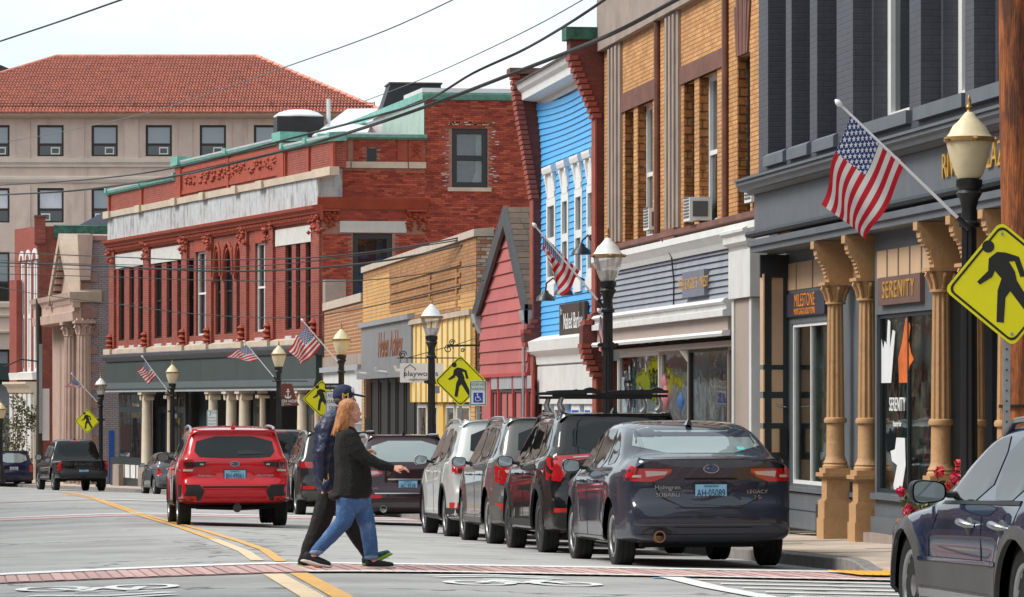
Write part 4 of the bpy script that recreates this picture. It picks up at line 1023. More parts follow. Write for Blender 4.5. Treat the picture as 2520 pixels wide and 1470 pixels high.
for i, o_ in enumerate(ops):
    arch = 4 <= i <= 6
    window(qr, o_[0], o_[1], zwin, o_[3], -.09, M['white_trim'] if i in (3, 7) else M['window_dark'], M['glass'], .07, .08, .5, 1 if i in (3, 7) else 0)
    MB().prism([(-.28, zwin - .3), (.02, zwin - .3), (.02, zwin - .22), (-.28, zwin + .02)], 'x', o_[0], o_[1]).build('sill_flashing', M['metal_white'], qr)
    if arch:                                                  # pointed arch head filling the top of the opening
        a, c = o_[0], o_[1]; mid = (a + c) / 2; t_ = o_[3]; hh = .95
        for sgn, e0 in ((1, a), (-1, c)):
            poly = [(e0, t_ - hh)] + [(e0 + sgn * (c - a) / 2 * (1 - math.sqrt(max(0, 1 - (s_ / 6) ** 2))), t_ - hh + hh * s_ / 6) for s_ in range(1, 7)] + [(e0, t_)]
            MB().prism(poly, 'y', -.08, .03).build('arch_spandrel', M['terracotta'], qr)
        for sgn, e0 in ((1, a), (-1, c)):
            pts = [(e0 - sgn * .06 + sgn * ((c - a) / 2 + .06) * (1 - math.sqrt(max(0, 1 - (s_ / 8) ** 2))), .04, t_ - hh + (hh + .2) * s_ / 8) for s_ in range(9)]
            MB().tube(pts, .05, 6).build('arch_moulding', M['terracotta'], qr)
        MB().box(c - .02, c + .16, -.02, .1, t_ - hh - .16, t_ - hh).build('impost', M['terracotta'], qr)
# terracotta panels above the wide windows, pale lintels over the others
for (xa, xb) in ((628, 665), (480, 518)): panel(qr, 'terracotta_panel', M['terracotta'], Q.u(xb), Q.u(xa), .001, .03, zq(640, 598), z_li + .25)
for (xa, xb) in ((680, 782), (374, 452), (286, 358)): panel(qr, 'pale_lintel', M['lintel_pale'], Q.u(xb), Q.u(xa), -.1, .04, z_li - .42, z_li + .12)
# pilaster strips with carved capitals and bases
for (xa, xb) in ((772, 792), (660, 678), (597, 613), (514, 526), (452, 466), (358, 372), (274, 286)):
    a, c = Q.u(xb), Q.u(xa)
    p = panel(qr, 'pilaster', M['brick_red'], a, c, .001, .10, z_sl + .05, z_gr0 - .1)
    b = MB().box(a - .08, c + .08, .0, .2, z_gr0 - .2, z_gr0 - .05)
    rs = random.Random(int(xa))
    for k in range(16): 
        uu, zz, r_ = rs.uniform(a - .05, c + .05), rs.uniform(z_gr0 - .85, z_gr0 - .25), rs.uniform(.06, .12)
        b.lathe([(0, -r_), (r_, 0), (0, r_)], 5, (uu, .13 + rs.uniform(0, .07), zz))
    b.build('capital', M['terracotta'], p)
    b = MB()
    for k in range(3): b.lathe([(0, -.14), (.2 - .02 * k, 0), (0, .14)], 8, ((a + c) / 2, .16, z_sl + .15 + .18 * k))
    b.box(a - .05, c + .05, 0, .22, z_sl + .0, z_sl + .08).build('pilaster_base', M['terracotta'], p)
# cornice, rendered band, stone course
moulding('terracotta_cornice', M['terracotta'], qr, -.25, qE + .15, [(0, z_gr0 - .42), (.08, z_gr0 - .42), (.12, z_gr0 - .25), (.22, z_gr0 - .2), (.22, z_gr0 - .12), (.35, z_gr0 - .06), (.38, z_gr0 + .04), (0, z_gr0 + .1)])
b = MB(); u = -.2
while u < qE: b.box(u, u + .09, .12, .2, z_gr0 - .34, z_gr0 - .25); u += .18
b.build('dentils', M['terracotta'], qr)['kind'] = 'stuff'
panel(qr, 'rendered_band', M['render_grey'], -.12, qE + .05, .002, .14, z_gr0 + .08, z_st0 - .02)
moulding('stone_course', M['limestone'], qr, -.2, qE + .1, [(0, z_st0 - .02), (.22, z_st0 - .02), (.24, z_st1), (0, z_st1 + .04)])
zlow = zq(350, 452, .2); zhigh = z_cop
blk = [(835, 790), (665, 650), (600, 590), (520, 510), (450, 440), (362, 350), (286, 272)]
for xa, xb in blk: panel(qr, 'stone_block', M['limestone'], Q.u(xa), Q.u(xb), .0, .32, z_st0 - .05, z_st1 + .02)
# parapet panels: lower end sections and the raised middle
def parapet(xa, xb, ztop, carved):
    a, c = Q.u(xb), Q.u(xa)
    p = panel(qr, 'parapet', M['brick_red'], a, c, -.35, .05, z_st1 + .02, ztop)
    n = max(2, int((c - a) / 1.9)); w = (c - a) / n
    for k in range(n + 1): panel(p, 'parapet_strip', M['terracotta'], a + w * k - .12, a + w * k + .12, .05, .13, z_st1 + .02, ztop)
    if carved:
        for k in range(n):
            u0, u1 = a + w * k + .12, a + w * (k + 1) - .12
            panel(p, 'carved_panel', M['terracotta'], u0, u1, .05, .075, z_st1 + .15, ztop - .1)
            panel(p, 'panel_moulding', M['terracotta'], u0, u1, .07, .11, z_st1 + .12, z_st1 + .26); panel(p, 'panel_moulding', M['terracotta'], u0, u1, .07, .11, ztop - .24, ztop - .1)
            b = MB(); rs = random.Random(k)
            for q in range(60):
                uu, zz, r_ = rs.uniform(u0 + .15, u1 - .15), rs.uniform(z_st1 + .4, ztop - .4), rs.uniform(.05, .11)
                b.lathe([(0, -r_), (r_, 0), (0, r_)], 5, (uu, .09, zz))
            b.build('carved_ornament', M['terracotta'], p)['kind'] = 'stuff'
    cp = moulding('copper_coping', M['copper_green'], qr, a - .05, c + .05, [(-.4, ztop + .03), (.1, ztop), (.18, ztop + .06), (.2, ztop + .13), (-.4, ztop + .2)])
    MB().prism([(-.42, ztop + .2), (.2, ztop + .14), (.21, ztop + .20), (-.42, ztop + .27)], 'x', a, c).build('coping_sheet', M['metal_white'], cp)
    for k in range(n + 1): MB().prism([(-.3, ztop), (.2, ztop - .02), (.26, ztop + .08), (.26, ztop + .26), (-.3, ztop + .3)], 'x', a + w * k - .14, a + w * k + .14).build('coping_block', M['copper_green'], cp)
zpl, zph = zq(700, 373, .1), zq(560, 384, .1)
parapet(440, 274, zq(350, 462, .1), False); parapet(705, 444, zph, True); parapet(826, 708, zpl, False)
for xa in (447, 700): 
    u = Q.u(xa); t = panel(qr, 'parapet_pier', M['terracotta'], u - .4, u + .4, -.6, .16, z_st1, zph + .05); MB().box(u - .5, u + .5, -.65, .3, zph + .05, zph + .36).build('pier_cap', M['copper_green'], t)
panel(qr, 'roof_deck', M['membrane_black'], .2, qE - .2, -14, -.36, z_st1 + .3, z_st1 + .45)
# limestone sill course
moulding('sill_course', M['limestone'], qr, -.1, qE + .1, [(0, z_sl - .32), (.2, z_sl - .32), (.2, z_sl), (0, z_sl + .06)])
for (xa, xb) in ((792, 768), (678, 658), (613, 595), (526, 512), (466, 450), (372, 356), (288, 272)): panel(qr, 'sill_block', M['limestone'], Q.u(xa), Q.u(xb), .0, .3, z_sl - .36, z_sl + .03)
# green shop front
moulding('shop_cornice', M['fascia_grey'], qr, -.3, qE + .3, [(0, z_g1 - .32), (.1, z_g1 - .32), (.22, z_g1 - .2), (.38, z_g1 - .08), (.42, z_g1 + .02), (0, z_g1 + .1)])
nP = 6
for k in range(nP):
    a, c = -.1 + (qE + .2) * k / nP, -.1 + (qE + .2) * (k + 1) / nP
    panel(qr, 'sign_panel', M['green_sign'], a + .008, c - .008, .0, .2, z_g0, z_g1 - .3)
moulding('sign_foot', M['green_sign'], qr, -.1, qE + .1, [(0, z_g0 - .3), (.24, z_g0 - .3), (.28, z_g0 - .22), (.2, z_g0), (0, z_g0)])
moulding('soffit_trim', M['trim_grey'], qr, -.1, qE + .1, [(.0, z_g0 - .36), (.26, z_g0 - .36), (.26, z_g0 - .3), (0, z_g0 - .3)])
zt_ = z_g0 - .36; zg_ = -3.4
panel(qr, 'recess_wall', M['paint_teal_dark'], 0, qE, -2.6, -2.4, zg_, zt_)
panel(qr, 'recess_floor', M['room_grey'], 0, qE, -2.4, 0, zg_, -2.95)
for (xa, xb, o_) in ((296, 350, -.1), (380, 408, -.6), (424, 452, -.3), (590, 612, -.7), (628, 650, -.5), (740, 780, -.15), (560, 576, -.9)):
    a, c = Q.u(xb, o_), Q.u(xa, o_)
    f = panel(qr, 'shop_frame', M['paint_teal_dark'], a - .25, c + .25, o_ - .12, o_, zg_, zt_)
    w = (c - a) / 2
    for k in range(2):
        for (d, e_) in ((-2.05, -.35), (-.12, zt_ - .1)): MB().box(a + w * k + .06, a + w * (k + 1) - .06, o_ + .001, o_ + .012, d, e_).build('pane', M['glass'], f)
for (xa, xb) in ((470, 512),): panel(qr, 'shop_door', M['paint_teal_dark'], Q.u(xb, -.8), Q.u(xa, -.8), -.9, -.8, zg_, zt_)
for xp, r_ in ((357, .22), (414, .12), (520, .2), (565, .22), (597, .22), (641, .11), (740, .21), (776, .11)):
    u = Q.u(xp, .02); y_ = -.05; zb_ = zg_ + .45
    c = MB().lathe([(r_ * 1.25, zb_ - .45), (r_ * 1.25, zb_ + .25), (r_ * 1.1, zb_ + .27), (r_ * 1.15, zb_ + .36), (r_, zb_ + .42), (r_ * .82, zt_ - .28), (r_ * .95, zt_ - .25)], 16, (u, y_, 0)).build('column', M['cream'], qr, 40)
    MB().box(u - r_ * 1.3, u + r_ * 1.3, y_ - r_ * 1.3, y_ + r_ * 1.3, zt_ - .1, zt_).lathe([(r_ * .55, -.2), (r_ * .55, .2)], 10, (u - r_ * 1.05, y_, zt_ - .2), 'y').lathe([(r_ * .55, -.2), (r_ * .55, .2)], 10, (u + r_ * 1.05, y_, zt_ - .2), 'y').build('capital', M['cream'], c, 40)
bh = panel(qr, 'bulkhead', M['paint_teal_dark'], Q.u(358), qE, -.2, .04, zg_, -2.1)
for k in range(4):
    a = Q.u(352) + (Q.u(296) - Q.u(352)) * k / 4; MB().box(a + .1, a + (Q.u(296) - Q.u(352)) / 4 - .1, .04, .06, -2.85, -2.35).build('white_panel', M['white_trim'], bh)
for xp in (300, 363): panel(qr, 'stone_plinth', M['stone_grey'], Q.u(xp) - .5, Q.u(xp) + .5, -.25, .25, zg_, -2.35)
# side wall of the block turned to the camera
SF = Facade((18.6, 123.7), 90.0)
sr = thing('brick_building', 'taller red brick rear wing with one dark sash window and copper gutter', 'building', SF.P0, SF.rz)
us = lambda x: SF.u(x); zz_ = lambda y: SF.z(950, y)
uc0, uc1, um = us(1316), us(792), us(1046)
zcop = zz_(344); zst = zz_(399)
hw1 = (us(1200), us(1112), zz_(460), zz_(315)); hw2 = (us(965), us(868), zz_(800), zz_(575))
wall_mesh(uc0 - 4, um, -3.4, zz_(243), [hw1], .2, 5).build('wall', M['brick_bed'], sr)
sq_ = thing('side_wall', 'red brick side of the ornate block with carved terracotta caps and rendered corner', 'building', SF.P0, SF.rz)
sqw = wall_mesh(um, uc1, -3.4, zcop, [hw2], .25, 3).build('wall', M['brick_bed'], sq_)
brickwork(sr, uc0 - 1.2, um - .005, zz_(700), zz_(246), [(hw1[0] - .01, hw1[1] + .01, hw1[2] - .12, hw1[3] + .01)], 300, near=((hw1[0] + hw1[1]) / 2, hw1[2]))
zlin0, zlin1 = zz_(573), zz_(545); zbc0, zbc1 = zz_(515), zz_(488)
brickwork(sq_, um + .02, uc1 - .02, zz_(790), zlin0, [(hw2[0] - .02, hw2[1] + .02, -5, hw2[3] + .02)], 150, near=(us(900), zz_(640)))
brickwork(sq_, um + .02, uc1 - .02, zlin1, zbc0, [], 30)
brickwork(sq_, um + .02, us(842), zbc1, zz_(418), [], 60)
brickwork(sq_, us(1000), us(870), zst + .02, zcop - .02, [(us(928), us(902), zst - 1, zz_(364))], 60)
def sash(root, h):
    w = window(root, h[0], h[1], h[2], h[3], -.05, M['window_dark'], M['shop_glass'], .17, .1, .5)
    panel(w, 'dim_room', M['room_blue'], h[0], h[1], -.5, -.46, h[2], h[3])
    return w
pm('room_blue', (.20, .225, .32), .9, .3, 2); pm('curtain', (.6, .62, .68), .8, .2, 6, stretch=(8, 1, .3))
sash(sr, hw1); sash(sq_, hw2)
MB().prism([(hw1[0] + .17, hw1[2] + .1), (hw1[0] + .5, hw1[2] + .1), (hw1[0] + .36, hw1[2] + .6), (hw1[0] + .34, hw1[3] - .1), (hw1[0] + .17, hw1[3] - .1)], 'y', -.24, -.22).build('curtain', M['curtain'], sr)
panel(sr, 'sill', M['limestone'], hw1[0] - .12, hw1[1] + .14, -.1, .07, hw1[2] - .13, hw1[2] - .005)
pm('mortar_smear', (.55, .50, .47), .9, .15)
rs = random.Random(9)                                         # light mortar smears round the newer window
for k in range(46):
    side = rs.choice((0, 1, 2)); 
    if side == 2: u, z_ = rs.uniform(hw1[0] - .25, hw1[1] + .25), hw1[3] + .12 + .07 * rs.randint(0, 1)
    else: u, z_ = (hw1[0] - rs.uniform(.12, .3) if side else hw1[1] + rs.uniform(.12, .3)), rs.uniform(hw1[2], hw1[3])
    MB().box(u - rs.uniform(.02, .1), u + rs.uniform(.02, .1), .015, .029, z_, z_ + .022).build('mortar_smear', M['mortar_smear'], sr)
panel(sq_, 'lintel', M['lintel_pale'], us(1000), us(836), -.1, .04, zlin0, zlin1)
moulding('terracotta_band', M['terracotta'], sq_, um - .1, uc1 + .15, [(0, zbc0 - .02), (.1, zbc0 - .02), (.16, zbc0 + .12), (.24, zbc1 - .06), (.26, zbc1), (0, zbc1 + .04)])
panel(sq_, 'rendered_corner', M['render_grey'], us(842), uc1 + .03, .0, .06, zbc1 + .03, zst - .19)
for (xa, xb) in ((790, 834), (836, 862), (864, 1003), (1005, 1048)): panel(sq_, 'stone_course', M['limestone'], us(xb) + .004, us(xa) - .004, -.05, .1, zst - .2, zst + .0)
for (xa, xb, carved) in ((790, 828, 1), (832, 856, 0), (978, 1002, 0), (1005, 1042, 1)):
    a, c = us(xb), us(xa); p = panel(sq_, 'terracotta_pier', M['terracotta'], a, c, -.03, .06, zst + .0, zcop)
    panel(p, 'pier_frame', M['terracotta'], a + .03, c - .03, .06, .075, zst + .05, zst + .1); panel(p, 'pier_frame', M['terracotta'], a + .03, c - .03, .06, .075, zcop - .1, zcop - .04)
    if carved:
        b = MB(); rs = random.Random(int(xa))
        for q in range(40):
            r_ = rs.uniform(.025, .05); b.lathe([(0, -r_), (r_, 0), (0, r_)], 5, (rs.uniform(a + .1, c - .1), .065, rs.uniform(zst + .15, zcop - .14)))
        b.build('carved_ornament', M['terracotta'], p)['kind'] = 'stuff'
cp = moulding('copper_coping', M['copper_green'], sq_, um - .05, uc1 + .15, [(-.3, zcop), (.08, zcop), (.2, zcop + .06), (.22, zcop + .16), (-.3, zcop + .2)])
MB().box(us(985), us(868), .1, .23, zcop + .15, zcop + .21).build('coping_sheet', M['metal_white'], cp)
panel(sq_, 'vent_window', M['window_dark'], us(928) + .02, us(902) - .02, .0, .03, zst, zz_(366))
for k in range(7):
    a_ = R(30 + 20 * k); uc_, zc_ = us(915), zz_(368); MB().prism([(uc_ + .16 * math.cos(a_ - .12), zc_ + .16 * math.sin(a_ - .12) * .6), (uc_ + .16 * math.cos(a_ + .12), zc_ + .16 * math.sin(a_ + .12) * .6), (uc_ + .28 * math.cos(a_ + .12), zc_ + .26 * math.sin(a_ + .12)), (uc_ + .28 * math.cos(a_ - .12), zc_ + .26 * math.sin(a_ - .12))], 'y', .0, .04).build('arch_brick', M['brick_red_edge'], sq_)
for (xa, xb) in ((783, 834), (1003, 1048)):
    b = MB(); rs = random.Random(int(xb)); a, c = us(xb), us(xa); b.box(a - .03, c + .03, 0, .14, zbc0 - .08, zbc0 - .02)
    for q in range(26):
        r_ = rs.uniform(.05, .1); b.lathe([(0, -r_), (r_, 0), (0, r_)], 5, (rs.uniform(a, c), .05, rs.uniform(zlin0 + .08, zbc0 - .1)))
    b.build('carved_capital', M['terracotta'], sq_)
# copper gutter and roof of the rear wing, white metal roofs and the domed hatch
gz_ = zz_(243)
moulding('copper_gutter', M['copper_green'], sr, uc0 - 4, um + .1, [(-.2, gz_ - .02), (.1, gz_ - .02), (.22, gz_ + .14), (.22, gz_ + .2), (-.2, gz_ + .2)])
moulding('roof_edge', M['metal_white'], sr, uc0 - 4, um + .12, [(-5, gz_ + .2), (.24, gz_ + .2), (.24, gz_ + .34), (-5, gz_ + .5)])
MB().prism([(-.2, gz_ - .02), (.12, gz_ - .02), (.12, gz_ + .3), (-.2, gz_ + .34)], 'x', 0, .01)
# street side of the rear wing (copper clad, running away from us)
su = um
MB().add([(su + .01, 0, zcop), (su + .01, 0, gz_ - .02), (su + 1.9, -26, gz_ - .02), (su + 1.9, -26, zcop)], [(0, 1, 2, 3)]).build('metal_cladding', M['metal_white'], sr, fix=False)
MB().add([(su + .03, .01, zcop), (su + .03, .01, gz_ - .02), (su + .58, -7.5, gz_ - .02), (su + .58, -7.5, zcop)], [(0, 1, 2, 3)]).build('copper_cladding', M['copper_pale'], sr, fix=False)
MB().add([(su + .1, .2, gz_ - .02), (su + .1, .2, gz_ + .22), (su + 2.05, -26, gz_ + .22), (su + 2.05, -26, gz_ - .02), (su - .3, .2, gz_ + .3), (su + 1.5, -26, gz_ + .3)], [(0, 1, 2, 3), (1, 4, 5, 2)]).build('gutter_run', M['copper_green'], sr, fix=False)
mr_ = tag(MB().add([at_d(768, 334, 128), at_d(855, 268, 152), at_d(930, 267, 152), at_d(905, 326, 128), at_d(768, 344, 128), at_d(905, 336, 128)], [(0, 1, 2, 3), (0, 3, 5, 4)]).build('metal_roof', M['metal_white'], None, fix=False), 'white standing metal roof between the domed hatch and the rear wing', 'roof', kind='thing')
merge(qr, sq_)
t = thing('roof_hatch', 'black roof hatch with white domed lid on the ornate block', 'roof hatch', at_d(735, 320, 136))
MB().box(-.82, .82, -.8, .8, -.5, .42).build('curb', M['membrane_black'], t)
MB().lathe([(.88, .42), (.88, .47), (.7, .6), (.4, .69), (0, .72)], 20, (0, 0, 0)).build('dome', M['metal_white'], t, 40)
MB().tube([(1.05, 0, .2), (1.05, 0, 1.1)], .07, 8).build('vent_pipe', M['metal_white'], t)
t = thing('roof_hatch', 'black box shaped stair hatch on the rear wing roof', 'roof hatch', at_d(1012, 245, 142))
MB().prism([(-1.15, -.4), (1.0, -.4), (1.0, .5), (-.85, .5)], 'y', -.8, .8).build('stair_box', M['membrane_black'], t)
MB().box(-.9, 1.05, -.85, .85, .5, .56).build('lid', M['roof_felt'], t)
# ================================================================== H  bank front with giant columns
pm('bank_stone', (.46, .32, .26), .75, .12, 2, stain=(.28, .19, .15), stain_amt=.45, stain_scale=1.5, streak=1, per_object=.06)
pm('quoin_stone', (.34, .20, .165), .8, .12, 2, per_object=.10)
pm('bank_cream', (.44, .34, .26), .7, .12, 2, stain=(.3, .2, .14), stain_amt=.4, stain_scale=1.4)
brick_mat('brick_pale', (.36, .31, .32), (.32, .27, .28), (.16, .12, .12), .22, .085, .010, .8, .12)
Hf = Facade(at_Y(200, HY, 156).xy, 6.0); hE = Hf.u(130)
hr = Hf.root('bank_building', 'pink stone bank front with giant fluted columns and pediment', 'building')
zh_ = lambda x, y, o=0: Hf.z(x, y, o)
uA = Hf.u(150, .4); zA = zh_(150, 575, .4); zE = zh_(196, 716, .3); zEn = zh_(200, 786, .3)
MB().box(.1, hE + 4, -6, -.5, -3.6, zE).build('wall', M['bank_stone'], hr)
moulding('entablature', M['bank_stone'], hr, -.1, hE + 4, [(-.6, zEn), (.35, zEn), (.38, zEn + .35), (.3, zEn + .38), (.3, zE - .45), (.36, zE - .3), (.45, zE - .2), (.5, zE), (-.6, zE)])
b = MB(); u = 0
while u < hE: b.box(u, u + .16, .3, .36, zE - .46, zE - .3); u += .32
b.build('dentils', M['bank_stone'], hr)['kind'] = 'stuff'
MB().prism([(-.2, zE), (uA * 2 + .4, zE), (uA, zA - .25)], 'y', -.8, .1).build('pediment', M['bank_stone'], hr)
for s in (0, 1):
    e_ = -.25 if s == 0 else 2 * uA + .25
    MB().add([(e_, .5, zE), (uA, .5, zA), (uA, -.8, zA), (e_, -.8, zE), (e_, .5, zE - .4), (uA, .5, zA - .45), (uA, -.8, zA - .45), (e_, -.8, zE - .4)], [(0, 1, 2, 3), (0, 4, 5, 1), (4, 7, 6, 5), (0, 3, 7, 4)]).build('raking_cornice', M['bank_cream'], hr)
    for k in range(9):
        t0 = k / 9; p = Vector((e_ + (uA - e_) * t0, zE + (zA - zE) * t0 - .62)); MB().box(p.x - .12, p.x + .12, .1, .4, p.y, p.y + .2).build('modillion', M['bank_stone'], hr)
for uc, r_ in ((Hf.u(193, .12), .33), (Hf.u(164, .12), .36)):
    z0, z1 = -3.3, zh_(190, 826, .1); n = 48; vs = []
    for (h, k_) in ((z0, 1.0), (z0 + 2, .99), (z1, .86)):
        for i in range(n):
            rr = r_ * k_ * (1 if (i % 4) in (0, 1) else .86); a = 2 * math.pi * i / n; vs.append((uc + rr * math.cos(a), -.1 + rr * math.sin(a), h))
    c = MB().add(vs, [(q * n + i, q * n + (i + 1) % n, (q + 1) * n + (i + 1) % n, (q + 1) * n + i) for q in (0, 1) for i in range(n)]).build('column', M['bank_stone'], hr)
    b = MB().lathe([(r_ * .86, z1), (r_ * .95, z1 + .04), (r_ * .84, z1 + .1), (r_ * 1.0, zEn - .12)], 16, (uc, -.1, 0))
    for row in (0, 1):
        for i in range(10):
            a = 2 * math.pi * (i + .5 * row) / 10; ca, sa = math.cos(a), math.sin(a); zz = z1 + .08 + row * .25
            b.tube([(uc + ca * r_ * .85, -.1 + sa * r_ * .85, zz), (uc + ca * r_, -.1 + sa * r_, zz + .2), (uc + ca * r_ * 1.22, -.1 + sa * r_ * 1.22, zz + .3), (uc + ca * r_ * 1.2, -.1 + sa * r_ * 1.2, zz + .22)], .055, 5)
    b.box(uc - r_ * 1.25, uc + r_ * 1.25, -.1 - r_ * 1.25, -.1 + r_ * 1.25, zEn - .12, zEn - .005).build('capital', M['bank_stone'], c, 40)
# side wall turned to the camera, with quoins
HS = Facade((Hf.P0.x + 5.2, Hf.P0.y - .05), 90.0)
hs = thing('bank_building', 'pale grey brick bank side wall edged with pink stone quoins', 'building', HS.P0, HS.rz)
uh = lambda x: HS.u(x); zs_ = lambda y: HS.z(230, y)
wall_mesh(0, uh(199), -3.6, zs_(592), [], .1, 3).build('wall', M['brick_pale'], hs)
moulding('coping', M['quoin_stone'], hs, 0, uh(198) + .1, [(-.3, zs_(592)), (.1, zs_(592)), (.1, zs_(580)), (-.3, zs_(576))])
y_ = 606; k = 0
while y_ < 1100:
    x1 = 240 if k % 2 else 224
    MB().box(uh(x1), uh(199.5), .0, .05, zs_(y_ + 21.5), zs_(y_ + .6)).build('quoin', M['quoin_stone'], hs); y_ += 22.2; k += 1
MB().box(uh(199.5), uh(196), -.2, .12, -3.5, zs_(580)).build('corner_roll', M['bank_cream'], hs)
MB().prism([(uh(222), zs_(690)), (uh(196), zs_(690)), (uh(190), zs_(578)), (uh(228), zs_(578))], 'y', .0, .3).build('attic_pier', M['bank_stone'], hs)
panel(hs, 'service_door', M['blue_panel'], uh(281), uh(268), .0, .04, -3.5, zs_(1060))

merge(hr, hs)
# ================================================================== I  brick block with white arched windows
brick_mat('brick_old', (.26, .055, .035), (.18, .04, .028), (.13, .05, .035), .21, .09, .010, .85, .3, soot=(.20, .085, .02), soot_amt=.7)
brick_mat('brick_red_light', (.29, .06, .042), (.25, .05, .035), (.28, .11, .09), .21, .09, .008, .75, .15)
pm('boarded', (.44, .17, .09), .8, .12, 1.5)
If = Facade(at_Y(92, HY, 178).xy, 15.0); iE = If.u(36)
ir = If.root('brick_building', 'red brick block with tall white arched windows beyond the bank', 'building')
zi = lambda x, y, o=0: If.z(x, y, o); zti = zi(70, 560)
wins_i = [(80, 93), (64, 76), (49, 60)]
ho = [(If.u(b_), If.u(a_), zi(70, 918), zi(70, 640), .25) for a_, b_ in wins_i]
wall_mesh(0, iE, -3.9, zti, ho, .25, 8).build('wall', M['brick_red_light'], ir)
for o_ in ho:
    w = window(ir, o_[0], o_[1], o_[2], o_[3], -.05, M['white_trim'], M['white_paint'], .2, .08, .5)
    mid, rr = (o_[0] + o_[1]) / 2, (o_[1] - o_[0]) / 2
    MB().prism([(mid + (rr + .03) * math.cos(R(a)), o_[3] + (rr * .95 + .08) * math.sin(R(a))) for a in range(0, 181, 15)], 'y', -.02, .05).build('arch_head', M['white_trim'], w)
    MB().prism([(mid + (rr - .16) * math.cos(R(a)), o_[3] + (rr * .95 - .12) * math.sin(R(a))) for a in range(0, 181, 15)], 'y', .05, .06).build('arch_pane', M['brick_red_light'], w)
panel(ir, 'corner_turret', M['brick_red_light'], iE - 1.2, iE, 0, .25, -1.0, zi(45, 690))
moulding('white_sill', M['white_trim'], ir, -.1, iE, [(0, zi(70, 935)), (.25, zi(70, 935)), (.3, zi(70, 918)), (0, zi(70, 915))])
zf_ = zi(70, 940)
moulding('shop_cornice', M['cream'], ir, -.1, iE, [(0, zf_ - .5), (.3, zf_ - .5), (.4, zf_ - .25), (.6, zf_ - .1), (.6, zf_), (0, zf_)])
panel(ir, 'cream_front', M['cream'], -.1, iE, 0, .2, -3.8, zf_ - .5)
for k in range(5): panel(ir, 'cream_pilaster', M['white_paint'], iE * k / 5, iE * k / 5 + .5, .2, .32, -3.8, zf_ - .55)
IS = Facade((If.P0.x + 14, If.P0.y - .05), 90.0)
is_ = thing('brick_building', 'dark soot stained brick side wall with boarded up windows', 'building', IS.P0, IS.rz)
ui = lambda x: IS.u(x); zz2 = lambda y: IS.z(110, y)
wall_mesh(0, ui(92), -3.9, zz2(557), [(ui(152), ui(131), zz2(952), zz2(765), .15), (ui(152), ui(131), zz2(945 - 185), zz2(620), .15)], .15, 6).build('wall', M['brick_old'], is_)
for (ya, yb_) in ((952, 765), (760, 620)): panel(is_, 'boarded_window', M['boarded'], ui(153), ui(130.5), -.14, -.08, zz2(ya) - .02, zz2(yb_) + .02)
panel(is_, 'chimney', M['brick_red'], ui(112), ui(85), -.8, .05, zz2(600), zz2(534)); panel(is_, 'chimney_cap', M['brownstone'], ui(114), ui(84), -.85, .1, zz2(534), zz2(530))
moulding('copper_fascia', M['copper_dark'], is_, 0, ui(132), [(-.1, zz2(585)), (.15, zz2(585)), (.15, zz2(556)), (-.1, zz2(553))])
MB().prism([(ui(275), zz2(556)), (ui(190), zz2(556)), (ui(275), zz2(510))], 'y', -3, -.2).build('slate_roof', M['slate_cap'], is_)

merge(ir, is_)
# ================================================================== J  tan stone hall with clay tile roof
pm('hall_stone', (.58, .455, .39), .8, .10, 1.0, stain=(.22, .15, .12), stain_amt=.35, stain_scale=.9, streak=1, per_object=.07)
pm('hall_pale', (.64, .54, .47), .8, .1, 1.0)
pm('clay_tile', (.52, .185, .125), .5, .3, 3.0, stain=(.30, .13, .12), stain_amt=.7, stain_scale=1.4, per_object=.18)
pm('gutter_cream', (.55, .44, .35), .6, .08)
pm('window_brown', (.022, .014, .012), .5, .2)
D_ = 195.0; kp = D_ / FPX
J = Facade(at_d(960, HY, D_).xy, 90 - math.degrees(YAW))
jr = J.root('civic_hall', 'big tan stone hall with red clay tile hip roof and black windows', 'building')
uj = lambda x: J.u(x); zj = lambda y: J.z(400, y)
jw = []
for k in range(9):
    x0 = 624.5 - 133.2 * k
    if x0 < -500: break
    for (ya, yb_) in ((308, 385), (463, 548), (620, 742), (860, 1010)): jw.append((x0, x0 + 65, ya, yb_))
holes = [(uj(b_), uj(a_), zj(yb_), zj(ya), .28) for a_, b_, ya, yb_ in jw]
uL = uj(-560)
wall_mesh(0, uL, -4.2, zj(283), holes, .28, 22).build('wall', M['hall_stone'], jr)
for i, (a, c, d, e_, _) in enumerate(holes):
    x0, _, ya, _ = jw[i]
    if x0 < -160: continue
    b = MB(); fw = .11; zr_ = d + (e_ - d) * .38
    b.box(a, a + fw, -.2, -.12, d, e_).box(c - fw, c, -.2, -.12, d, e_).box(a + fw, c - fw, -.2, -.12, e_ - fw, e_).box(a + fw, c - fw, -.2, -.12, d, d + .08).box(a + fw, c - fw, -.2, -.125, zr_ - .06, zr_ + .06)
    w = b.build('window', M['window_brown'], jr)
    MB().box(a + fw, c - fw, -.19, -.17, zr_ + .06, e_ - fw).build('pane', M['glass_far'] if ya != 463 or x0 > 200 else M['curtain'], w)
    MB().box(a + fw, c - fw, -.19, -.17, d + .08, zr_ - .06).build('pane', M['glass'], w)
    if ya < 860:
        uc = a + .42 if ya == 308 else c - .42
        t = thing('air_conditioner', 'white air conditioner in the lower sash of a hall window', 'air conditioner', tuple(J.world(uc, -.12).xy) + (d + .1,), J.rz, 'air conditioners in the hall windows')
        MB().box(-.23, .23, 0, .1, 0, .36).build('case', M['aircon'], t); MB().box(-.17, .17, .1, .115, .06, .30).build('grille', M['aircon_grille'], t)
